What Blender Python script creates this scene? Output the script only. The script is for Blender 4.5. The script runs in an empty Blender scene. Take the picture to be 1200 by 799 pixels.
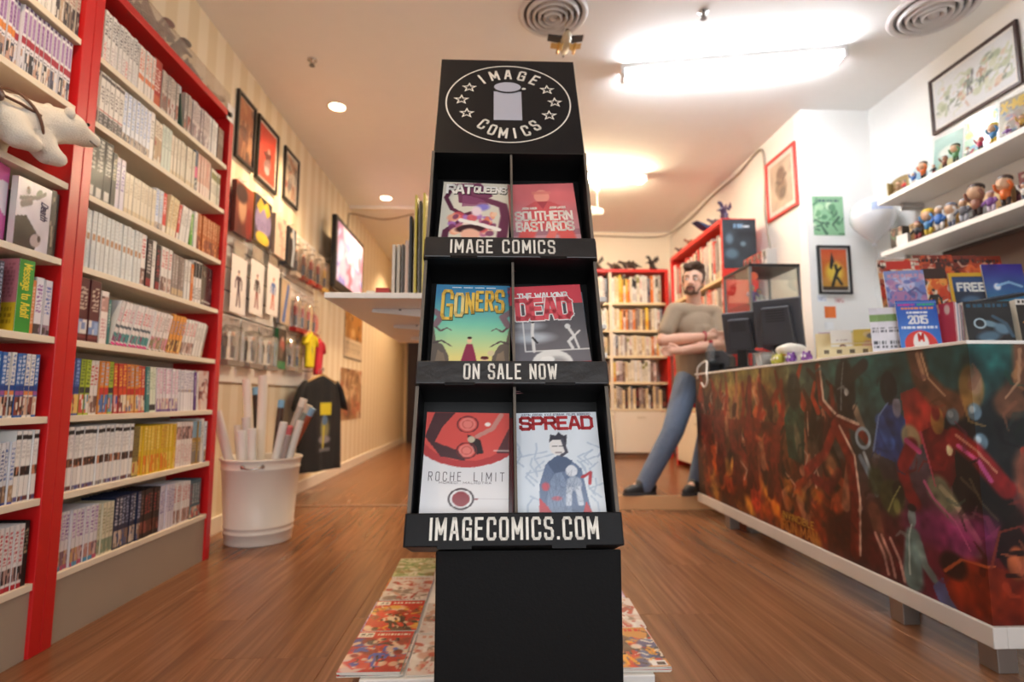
import bpy, bmesh, math, random
import numpy as np
from mathutils import Vector, Matrix, Euler

# ------------------------------------------------------------------ camera, world, exposure
random.seed(7)
RNG = np.random.default_rng(11)
SC = bpy.context.scene
COL = SC.collection
R = math.radians
PI = math.pi

cam_d = bpy.data.cameras.new('camera')
cam = bpy.data.objects.new('camera', cam_d); COL.objects.link(cam)
cam_d.sensor_width = 36.0
cam_d.lens = 19.05
cam_d.clip_start = 0.05
cam.location = (0, 0, 0.8)
cam.rotation_euler = (R(90 + 6.068), 0, R(-1.973))
cam_d.dof.use_dof = True
cam_d.dof.focus_distance = 1.12
cam_d.dof.aperture_fstop = 2.6
SC.camera = cam

world = bpy.data.worlds.new('world'); SC.world = world
world.use_nodes = True
_bg = world.node_tree.nodes['Background']
_bg.inputs[0].default_value = (0.93, 0.96, 1.0, 1)      # overcast sky
_bg.inputs[1].default_value = 1.75

vs = SC.view_settings
vs.view_transform = 'Standard'; vs.look = 'None'; vs.gamma = 1.0; vs.use_curve_mapping = False
vs.exposure = 0.95
SC.cycles.use_denoising = True
SC.cycles.max_bounces = 8
SC.cycles.diffuse_bounces = 4
SC.cycles.glossy_bounces = 4
SC.cycles.transparent_max_bounces = 12
SC.cycles.sample_clamp_indirect = 6.0

FRONT_Y = -1.9          # the shop front with its window, behind the camera
CEIL = 3.0

# sky light comes in through the open shop front: a portal only guides the sampling
pl = bpy.data.lights.new('shopfront_portal', 'AREA'); pl.shape = 'RECTANGLE'; pl.size = 4.1; pl.size_y = 2.4
pl.cycles.is_portal = True
plo = bpy.data.objects.new('shopfront_portal', pl); COL.objects.link(plo)
plo.location = (0.6, FRONT_Y - 0.06, 1.45); plo.rotation_euler = (R(90), 0, 0)

# ------------------------------------------------------------------ materials
def lin(c):
    if isinstance(c, str):
        c = c.lstrip('#'); c = ''.join(q*2 for q in c) if len(c) == 3 else c; c = tuple(int(c[i:i+2], 16)/255 for i in (0, 2, 4))
    a = np.asarray(c, float)[..., :3]
    return np.where(a <= 0.04045, a/12.92, ((a+0.055)/1.055)**2.4)
def L4(c): return tuple(lin(c)) + (1,)

MATS = {}
def new_mat(name):
    m = bpy.data.materials.new(name); m.use_nodes = True
    nt = m.node_tree; b = nt.nodes['Principled BSDF']
    return m, nt, b
def solid(col, rough=0.5, metal=0.0, bump=0.0, bscale=60, vary=0.06, spec=0.5, coat=0.0):
    key = ('s', str(col), rough, metal, bump, bscale, vary, spec, coat)
    if key in MATS: return MATS[key]
    m, nt, b = new_mat('paint')
    tc = nt.nodes.new('ShaderNodeTexCoord'); n = nt.nodes.new('ShaderNodeTexNoise'); n.inputs['Scale'].default_value = 9
    n.inputs['Detail'].default_value = 3
    nt.links.new(tc.outputs['Object'], n.inputs['Vector'])
    mx = nt.nodes.new('ShaderNodeMix'); mx.data_type = 'RGBA'
    c = np.array(L4(col)); lo = c*(1-vary); lo[3] = 1; hi = np.minimum(c*(1+vary), 1); hi[3] = 1
    mx.inputs[6].default_value = lo; mx.inputs[7].default_value = hi
    nt.links.new(n.outputs[0], mx.inputs[0]); nt.links.new(mx.outputs[2], b.inputs['Base Color'])
    b.inputs['Roughness'].default_value = rough; b.inputs['Metallic'].default_value = metal
    b.inputs['Specular IOR Level'].default_value = spec; b.inputs['Coat Weight'].default_value = coat
    if bump:
        n2 = nt.nodes.new('ShaderNodeTexNoise'); n2.inputs['Scale'].default_value = bscale; n2.inputs['Detail'].default_value = 4
        nt.links.new(tc.outputs['Object'], n2.inputs['Vector'])
        bp = nt.nodes.new('ShaderNodeBump'); bp.inputs['Strength'].default_value = bump; bp.inputs['Distance'].default_value = 0.01
        nt.links.new(n2.outputs[0], bp.inputs['Height']); nt.links.new(bp.outputs[0], b.inputs['Normal'])
    MATS[key] = m; return m
def ink(rough=0.45, coat=0.0, spec=0.5):
    """printed matter: the colour of the print comes from the mesh, the gloss is procedural"""
    key = ('ink', rough, coat, spec)
    if key in MATS: return MATS[key]
    m, nt, b = new_mat('printed_paper')
    a = nt.nodes.new('ShaderNodeAttribute'); a.attribute_name = 'Col'
    nt.links.new(a.outputs['Color'], b.inputs['Base Color'])
    tc = nt.nodes.new('ShaderNodeTexCoord'); n = nt.nodes.new('ShaderNodeTexNoise'); n.inputs['Scale'].default_value = 14
    nt.links.new(tc.outputs['Object'], n.inputs['Vector'])
    mr = nt.nodes.new('ShaderNodeMapRange'); mr.inputs[3].default_value = max(rough-0.07, 0.02); mr.inputs[4].default_value = rough+0.07
    nt.links.new(n.outputs[0], mr.inputs[0]); nt.links.new(mr.outputs[0], b.inputs['Roughness'])
    b.inputs['Coat Weight'].default_value = coat; b.inputs['Coat Roughness'].default_value = 0.12
    b.inputs['Specular IOR Level'].default_value = spec
    MATS[key] = m; return m
def emit(col, s):
    key = ('e', str(col), s)
    if key in MATS: return MATS[key]
    m = bpy.data.materials.new('lamp_glow'); m.use_nodes = True; nt = m.node_tree; nt.nodes.clear()
    o = nt.nodes.new('ShaderNodeOutputMaterial'); e = nt.nodes.new('ShaderNodeEmission')
    e.inputs[0].default_value = L4(col); e.inputs[1].default_value = s
    nt.links.new(e.outputs[0], o.inputs[0]); MATS[key] = m; return m
def glass(tint=(0.93, 0.97, 0.96), refl=0.10, rough=0.02, haze=0.0):
    key = ('g', tint, refl, rough, haze)
    if key in MATS: return MATS[key]
    m = bpy.data.materials.new('clear_glass'); m.use_nodes = True; nt = m.node_tree; nt.nodes.clear()
    o = nt.nodes.new('ShaderNodeOutputMaterial'); t = nt.nodes.new('ShaderNodeBsdfTransparent'); g = nt.nodes.new('ShaderNodeBsdfGlossy')
    t.inputs[0].default_value = tint + (1,); g.inputs['Roughness'].default_value = rough
    lw = nt.nodes.new('ShaderNodeLayerWeight'); lw.inputs[0].default_value = 0.25
    mp = nt.nodes.new('ShaderNodeMapRange'); mp.inputs[3].default_value = refl*0.4; mp.inputs[4].default_value = min(1, refl*4)
    nt.links.new(lw.outputs['Fresnel'], mp.inputs[0])
    mx = nt.nodes.new('ShaderNodeMixShader'); nt.links.new(mp.outputs[0], mx.inputs[0])
    nt.links.new(t.outputs[0], mx.inputs[1]); nt.links.new(g.outputs[0], mx.inputs[2])
    last = mx
    if haze:
        d = nt.nodes.new('ShaderNodeBsdfDiffuse'); d.inputs[0].default_value = (0.85, 0.85, 0.84, 1)
        m2 = nt.nodes.new('ShaderNodeMixShader'); m2.inputs[0].default_value = haze
        nt.links.new(mx.outputs[0], m2.inputs[1]); nt.links.new(d.outputs[0], m2.inputs[2]); last = m2
    nt.links.new(last.outputs[0], o.inputs[0]); MATS[key] = m; return m

def m_wood():
    m, nt, b = new_mat('laminate_floor')
    tc = nt.nodes.new('ShaderNodeTexCoord'); oi = nt.nodes.new('ShaderNodeObjectInfo')
    mp = nt.nodes.new('ShaderNodeMapping'); mp.inputs['Scale'].default_value = (30, 1.1, 1)
    ad = nt.nodes.new('ShaderNodeVectorMath'); ad.operation = 'ADD'
    ml = nt.nodes.new('ShaderNodeMath'); ml.operation = 'MULTIPLY'; ml.inputs[1].default_value = 37
    nt.links.new(oi.outputs['Random'], ml.inputs[0])
    nt.links.new(tc.outputs['Object'], mp.inputs[0]); nt.links.new(mp.outputs[0], ad.inputs[0]); nt.links.new(ml.outputs[0], ad.inputs[1])
    n = nt.nodes.new('ShaderNodeTexNoise'); n.inputs['Scale'].default_value = 1.0; n.inputs['Detail'].default_value = 6; n.inputs['Distortion'].default_value = 1.2
    nt.links.new(ad.outputs[0], n.inputs['Vector'])
    cr = nt.nodes.new('ShaderNodeValToRGB'); e = cr.color_ramp.elements
    e[0].position = 0.2; e[0].color = L4('#63402a'); e[1].position = 0.78; e[1].color = L4('#9b6c4b')
    k = e.new(0.5); k.color = L4('#825638')
    nt.links.new(n.outputs[0], cr.inputs[0])
    hs = nt.nodes.new('ShaderNodeHueSaturation')
    mr = nt.nodes.new('ShaderNodeMapRange'); mr.inputs[3].default_value = 0.94; mr.inputs[4].default_value = 1.06
    nt.links.new(oi.outputs['Random'], mr.inputs[0]); nt.links.new(mr.outputs[0], hs.inputs['Value'])
    nt.links.new(cr.outputs[0], hs.inputs['Color']); nt.links.new(hs.outputs[0], b.inputs['Base Color'])
    b.inputs['Roughness'].default_value = 0.27; b.inputs['Specular IOR Level'].default_value = 0.45
    bp = nt.nodes.new('ShaderNodeBump'); bp.inputs['Strength'].default_value = 0.06; bp.inputs['Distance'].default_value = 0.004
    nt.links.new(n.outputs[0], bp.inputs['Height']); nt.links.new(bp.outputs[0], b.inputs['Normal'])
    return m
def m_stripes():
    m, nt, b = new_mat('striped_wallpaper')
    tc = nt.nodes.new('ShaderNodeTexCoord'); sp = nt.nodes.new('ShaderNodeSeparateXYZ'); nt.links.new(tc.outputs['Object'], sp.inputs[0])
    a = nt.nodes.new('ShaderNodeMath'); a.operation = 'MULTIPLY'; a.inputs[1].default_value = 2*PI/0.20
    s = nt.nodes.new('ShaderNodeMath'); s.operation = 'SINE'
    nt.links.new(sp.outputs[1], a.inputs[0]); nt.links.new(a.outputs[0], s.inputs[0])
    mr = nt.nodes.new('ShaderNodeMapRange'); mr.inputs[1].default_value = -0.25; mr.inputs[2].default_value = 0.25
    nt.links.new(s.outputs[0], mr.inputs[0])
    mx = nt.nodes.new('ShaderNodeMix'); mx.data_type = 'RGBA'
    mx.inputs[6].default_value = L4('#ebdfc6'); mx.inputs[7].default_value = L4('#e0d0b0')
    nt.links.new(mr.outputs[0], mx.inputs[0]); nt.links.new(mx.outputs[2], b.inputs['Base Color'])
    b.inputs['Roughness'].default_value = 0.7
    return m

M_WOOD = m_wood(); M_PAPER = m_stripes()
M_WHITE = solid('#f0efec', 0.65, bump=0.03, bscale=180, vary=0.015)
M_CEIL = solid('#f1efec', 0.8, vary=0.02)
M_RED = solid('#c81a1c', 0.32, vary=0.05)
M_CREAM = solid('#e9dcc6', 0.5, vary=0.03)
M_BEIGE = solid('#a89a88', 0.5, vary=0.03)
M_BLACK = solid('#17171a', 0.4)
M_BLKMETAL = solid('#1c1c1e', 0.35, metal=0.3)
M_CHROME = solid('#c8c8c8', 0.22, metal=1.0)
M_LAM = solid('#f4f2ee', 0.35, vary=0.02)
INK = ink(0.45); GLOSS = ink(0.22, coat=0.35); SATIN = ink(0.4, coat=0.04, spec=0.35)
GLASS = glass(); ACRYL = glass((0.96, 0.95, 0.93), 0.10, 0.08, 0.05); BLISTER = glass((0.96, 0.96, 0.96), 0.22, 0.05, 0.05)

# ------------------------------------------------------------------ mesh builder
class MB:
    def __init__(s): s.v = []; s.f = []; s.c = []; s.n = 0; s.nrm = None
    def add(s, V, Fs, col=None):
        V = np.asarray(V, float).reshape(-1, 3); k = s.n
        s.v.append(V); s.f.extend([tuple(i+k for i in f) for f in Fs]); s.n += len(V)
        if col is None: col = (0.8, 0.8, 0.8)
        c = lin(col); c = np.broadcast_to(c, (len(V), 3)) if np.ndim(c) == 1 else c
        s.c.append(np.asarray(c, float)); return s
    def box(s, c, d, col=None, rot=None):
        x, y, z = np.array(d)/2
        V = np.array([(-x,-y,-z),(x,-y,-z),(x,y,-z),(-x,y,-z),(-x,-y,z),(x,-y,z),(x,y,z),(-x,y,z)], float)
        if rot is not None: V = V @ np.array(Euler(rot).to_matrix()).T
        return s.add(V + np.array(c), [(0,3,2,1),(4,5,6,7),(0,1,5,4),(1,2,6,5),(2,3,7,6),(3,0,4,7)], col)
    def bx(s, x0, x1, y0, y1, z0, z1, col=None):
        return s.box(((x0+x1)/2, (y0+y1)/2, (z0+z1)/2), (abs(x1-x0), abs(y1-y0), abs(z1-z0)), col)
    def cyl(s, p0, p1, r0, r1=None, n=16, col=None, caps=True):
        r1 = r0 if r1 is None else r1
        p0 = Vector(p0); p1 = Vector(p1); d = (p1-p0).normalized()
        a = d.orthogonal().normalized(); b = d.cross(a)
        V = []
        for p, r in ((p0, r0), (p1, r1)):
            for i in range(n):
                t = 2*PI*i/n; V.append(p + (a*math.cos(t) + b*math.sin(t))*r)
        F = [(i, (i+1) % n, n+(i+1) % n, n+i) for i in range(n)]
        if caps: F += [tuple(range(n-1, -1, -1)), tuple(range(n, 2*n))]
        return s.add([tuple(v) for v in V], F, col)
    def tube(s, pts, r, n=8, col=None):
        pts = [Vector(p) for p in pts]; V = []; F = []; m = len(pts)
        rr = r if hasattr(r, '__len__') else [r]*m
        a = None
        for i, p in enumerate(pts):
            d = (pts[min(i+1, m-1)] - pts[max(i-1, 0)]).normalized()
            if a is None: a = d.orthogonal().normalized()
            a = (a - d*a.dot(d)).normalized(); b = d.cross(a)
            for k in range(n):
                t = 2*PI*k/n; V.append(tuple(p + (a*math.cos(t)+b*math.sin(t))*rr[i]))
        for i in range(m-1):
            for k in range(n):
                F.append((i*n+k, i*n+(k+1) % n, (i+1)*n+(k+1) % n, (i+1)*n+k))
        F += [tuple(range(n-1, -1, -1)), tuple(range((m-1)*n, m*n))]
        return s.add(V, F, col)
    def lathe(s, prof, n=32, col=None, c=(0, 0, 0), closed=True):
        V = []; F = []; m = len(prof)
        for r, z in prof:
            for k in range(n):
                t = 2*PI*k/n; V.append((c[0]+r*math.cos(t), c[1]+r*math.sin(t), c[2]+z))
        for i in range(m-1):
            for k in range(n):
                F.append((i*n+k, i*n+(k+1) % n, (i+1)*n+(k+1) % n, (i+1)*n+k))
        if closed: F += [tuple(range(n-1, -1, -1)), tuple(range((m-1)*n, m*n))]
        return s.add(V, F, col)
    def ell(s, c, r, col=None, rot=None, nu=16, nv=10):
        V = []; F = []
        for j in range(1, nv):
            ph = PI*j/nv
            for i in range(nu):
                t = 2*PI*i/nu; V.append((r[0]*math.sin(ph)*math.cos(t), r[1]*math.sin(ph)*math.sin(t), r[2]*math.cos(ph)))
        V += [(0, 0, r[2]), (0, 0, -r[2])]; top = len(V)-2; bot = len(V)-1
        for j in range(nv-2):
            for i in range(nu): F.append((j*nu+i, (j+1)*nu+i, (j+1)*nu+(i+1) % nu, j*nu+(i+1) % nu))
        for i in range(nu):
            F.append((top, i, (i+1) % nu)); F.append((bot, (nv-2)*nu+(i+1) % nu, (nv-2)*nu+i))
        V = np.array(V)
        if rot is not None: V = V @ np.array(Euler(rot).to_matrix()).T
        return s.add(V+np.array(c), F, col)
    def prism(s, poly, y0, y1, col=None):
        """polygon in x,z pushed from y0 (front) to y1"""
        n = len(poly)
        V = [(x, y0, z) for x, z in poly] + [(x, y1, z) for x, z in poly]
        F = [tuple(range(n)), tuple(range(2*n-1, n-1, -1))] + [((i+1) % n, i, n+i, n+(i+1) % n) for i in range(n)]
        return s.add(V, F, col)
    def slab(s, ras, w, h, t, x0=None, z0=0, y=0, side=(0.93, 0.92, 0.9), bend=0.0, back=None):
        """a printed sheet facing -Y: print grid in front at y, thickness behind it"""
        x0 = -w/2 if x0 is None else x0
        A = ras.a if isinstance(ras, Ras) else ras
        hh, ww = A.shape[:2]
        xs = np.linspace(x0, x0+w, ww); zs = np.linspace(z0, z0+h, hh)
        X, Z = np.meshgrid(xs, zs)
        Y = np.full_like(X, y) + bend*np.sin((Z-z0)/h*PI)*w
        V = np.stack([X, Y, Z], -1).reshape(-1, 3)
        idx = np.arange(hh*ww).reshape(hh, ww)
        F = np.stack([idx[:-1,:-1], idx[:-1,1:], idx[1:,1:], idx[1:,:-1]], -1).reshape(-1, 4)
        s.add(V, [tuple(int(q) for q in r) for r in F], A.reshape(-1, 3))
        if t > 0:
            # side walls and back, following the sheet's border
            def strip(I):
                P = V[I]; Q = P + np.array([0, t, 0]); n = len(I)
                s.add(np.concatenate([P, Q]), [(i, n+i, n+i+1, i+1) for i in range(n-1)], side)
            strip(idx[0, ::-1]); strip(idx[-1, :]); strip(idx[:, 0]); strip(idx[::-1, -1])
            J = np.concatenate([idx[:, 0][::-1], idx[:, -1]])
            P = V[J] + np.array([0, t, 0]); m = hh
            s.add(P, [(m-1-i, m-2-i, m+i+1, m+i) for i in range(m-1)], back if back is not None else side)
        return s
    def xf(s, M):
        M = np.array(M); s.v = [np.asarray(v) @ M[:3, :3].T + M[:3, 3] for v in s.v]; return s
    def merge(s, o):
        for V, C in zip(o.v, o.c):
            pass
        k = s.n; s.v += o.v; s.c += o.c; s.f += [tuple(i+k for i in f) for f in o.f]; s.n += o.n; return s
    def mesh(s, name, mat, smooth=False):
        me = bpy.data.meshes.new(name)
        V = np.concatenate(s.v); me.from_pydata(V.tolist(), [], s.f)
        at = me.color_attributes.new('Col', 'FLOAT_COLOR', 'POINT')
        C = np.concatenate(s.c); C = np.concatenate([C, np.ones((len(C), 1))], 1)
        at.data.foreach_set('color', C.astype(np.float32).ravel())
        me.materials.append(mat)
        if smooth: me.polygons.foreach_set('use_smooth', [True]*len(me.polygons))
        me.update(); return me
    def build(s, name, mat, parent=None, smooth=False, bevel=0, loc=None, rot=None, auto=None):
        o = bpy.data.objects.new(name, s.mesh(name, mat, smooth or auto is not None)); COL.objects.link(o)
        if auto is not None:
            try: o.data.set_sharp_from_angle(angle=R(auto))
            except Exception: pass
        if parent is not None: o.parent = parent
        if loc is not None: o.location = loc
        if rot is not None: o.rotation_euler = rot
        if bevel:
            b = o.modifiers.new('bevel', 'BEVEL'); b.width = bevel; b.segments = 2; b.limit_method = 'ANGLE'
        return o
def tag(o, label, cat, group=None, kind=None):
    o['label'] = label; o['category'] = cat
    if group: o['group'] = group
    if kind: o['kind'] = kind
    return o
def thing(name, label, cat, loc=(0, 0, 0), rz=0, group=None, rot=None):
    o = bpy.data.objects.new(name, None); COL.objects.link(o); o.empty_display_size = 0.05
    o.location = loc; o.rotation_euler = rot if rot is not None else (0, 0, R(rz))
    return tag(o, label, cat, group)
def struct(name, mb, mat, parent=None, label=None, **k):
    o = mb.build(name, mat, parent, **k); o['kind'] = 'structure'
    if label: o['label'] = label
    return o

ONES = ['', 'first', 'second', 'third', 'fourth', 'fifth', 'sixth', 'seventh', 'eighth', 'ninth', 'tenth', 'eleventh', 'twelfth', 'thirteenth',
        'fourteenth', 'fifteenth', 'sixteenth', 'seventeenth', 'eighteenth', 'nineteenth']
def ordn(n):
    if n < 20: return ONES[n]
    t = ['', '', 'twenty', 'thirty', 'forty', 'fifty', 'sixty', 'seventy'][n//10]
    return (t[:-1]+'ieth') if n % 10 == 0 else t+'-'+ONES[n % 10]

# ------------------------------------------------------------------ printing: small rasters that become the colours of a mesh
def rgb(c):
    if isinstance(c, str):
        c = c.lstrip('#'); c = ''.join(q*2 for q in c) if len(c) == 3 else c; return np.array([int(c[i:i+2], 16)/255 for i in (0, 2, 4)])
    return np.asarray(c, float)
class Ras:
    def __init__(s, w, h, bg='#ffffff', asp=None):
        s.w, s.h = w, h; s.a = np.zeros((h, w, 3)); s.a[:] = rgb(bg)
        s.U, s.V = np.meshgrid(np.linspace(0, 1, w), np.linspace(0, 1, h)); s.asp = asp if asp else w/h
    def mix(s, m, col, al=1.0):
        m = (np.clip(m, 0, 1)*al)[..., None]; s.a = s.a*(1-m) + rgb(col)*m; return s
    def rect(s, u0, v0, u1, v1, col, al=1): return s.mix(((s.U >= u0) & (s.U <= u1) & (s.V >= v0) & (s.V <= v1))*1.0, col, al)
    def grad(s, c0, c1, v0=0, v1=1, ax='v'):
        t = np.clip(((s.V if ax == 'v' else s.U)-v0)/(v1-v0), 0, 1)[..., None]; s.a = rgb(c0)*(1-t)+rgb(c1)*t; return s
    def ell(s, cx, cy, rx, ry, col, rot=0, soft=0.2, al=1):
        """radii in units of the height"""
        x = (s.U-cx)*s.asp; y = s.V-cy; c, n = math.cos(R(rot)), math.sin(R(rot))
        d = np.hypot((x*c+y*n)/rx, (-x*n+y*c)/ry); return s.mix((1-d)/max(soft, 1e-3)+0.5, col, al)
    def ring(s, cx, cy, r, w, col, al=1):
        d = np.abs(np.hypot((s.U-cx)*s.asp, s.V-cy)-r); return s.mix((w-d)/w*2, col, al)
    def poly(s, pts, col, al=1):
        m = np.zeros_like(s.U, bool); n = len(pts)
        for i in range(n):
            x0, y0 = pts[i]; x1, y1 = pts[(i+1) % n]
            if y0 == y1: continue
            c = ((y0 > s.V) != (y1 > s.V)) & (s.U < (x1-x0)*(s.V-y0)/(y1-y0)+x0); m ^= c
        return s.mix(m*1.0, col, al)
    def line(s, pts, w, col, al=1, w1=None):
        d = np.full_like(s.U, 9.0); n = len(pts)-1
        for i in range(n):
            ax, ay = pts[i][0]*s.asp, pts[i][1]; bx, by = pts[i+1][0]*s.asp, pts[i+1][1]
            px, py = s.U*s.asp-ax, s.V-ay; ex, ey = bx-ax, by-ay
            t = np.clip((px*ex+py*ey)/(ex*ex+ey*ey+1e-9), 0, 1)
            ww = w if w1 is None else w+(w1-w)*(i+t)/n
            d = np.minimum(d, np.hypot(px-t*ex, py-t*ey)/ww)
        return s.mix((1-d)*2.5+0.5, col, al)
    def noise(s, amt=0.06, k=8, seed=0):
        g = np.random.default_rng(seed).normal(0, 1, (k, max(2, int(k*s.asp))))
        yy = s.V*(g.shape[0]-1); xx = s.U*(g.shape[1]-1)
        y0 = np.clip(yy.astype(int), 0, g.shape[0]-2); x0 = np.clip(xx.astype(int), 0, g.shape[1]-2); fy, fx = yy-y0, xx-x0
        n = g[y0,x0]*(1-fx)*(1-fy)+g[y0,x0+1]*fx*(1-fy)+g[y0+1,x0]*(1-fx)*fy+g[y0+1,x0+1]*fx*fy
        s.a = np.clip(s.a*(1+amt*n[..., None]), 0, 1); return s
    def fig(s, cx, base, h, c1, c2, skin='#d9a886', lean=0, arms=0.5):
        """a small generic standing figure"""
        S = lambda x, y: (cx+(x+lean*y)*h/s.asp, base+y*h)
        s.line([S(-.10, 0), S(-.06, .25), S(-.03, .5)], .045*h, c2); s.line([S(.12, 0), S(.08, .25), S(.03, .5)], .045*h, c2)
        s.poly([S(-.07, .45), S(.07, .45), S(.13, .82), S(-.13, .82)], c1)
        s.line([S(-.12, .8), S(-.2, .8-.3*arms), S(-.15-.1*(1-arms), .5)], .035*h, c1); s.line([S(.12, .8), S(.21, .8-.25*arms), S(.2, .48)], .035*h, c1)
        x, y = S(0, .92); s.ell(x, y, .06*h, .08*h, skin); x, y = S(0, .965); s.ell(x, y, .06*h, .045*h, c2); return s
    def art(s, pal, n=26, seed=0, figs=2, lo=0.0, hi=1.0, size=.2):
        """loose generic illustration in a palette"""
        g = np.random.default_rng(seed)
        for i in range(n):
            c = pal[g.integers(len(pal))]; u, v = g.random(), lo+(hi-lo)*g.random(); k = size*(0.35+g.random())
            if g.random() < .55: s.ell(u, v, k*.5, k*(.25+.4*g.random()), c, rot=g.random()*180, soft=.35, al=.85)
            else:
                a = g.random()*6.28; s.line([(u, v), (u+k*math.cos(a)/s.asp, v+k*math.sin(a)), (u+k*1.5*math.cos(a+.6)/s.asp, v+k*1.5*math.sin(a+.6))], k*.16, c, .9, k*.04)
        for i in range(figs):
            s.fig(.25+.5*g.random(), lo+.03, (hi-lo)*(.55+.3*g.random()), pal[g.integers(len(pal))], pal[g.integers(len(pal))], lean=.15*g.normal())
        return s
    def bars(s, u0, v0, u1, v1, col, rows=1, seed=0, fill=.75):
        """lines of tiny unreadable type"""
        g = np.random.default_rng(seed); dv = (v1-v0)/rows
        for i in range(rows):
            u = u0
            while u < u1:
                k = (u1-u0)*(.05+.1*g.random()); s.rect(u, v0+dv*(i+.2), min(u+k*fill, u1), v0+dv*(i+.85), col); u += k*1.15
        return s

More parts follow.
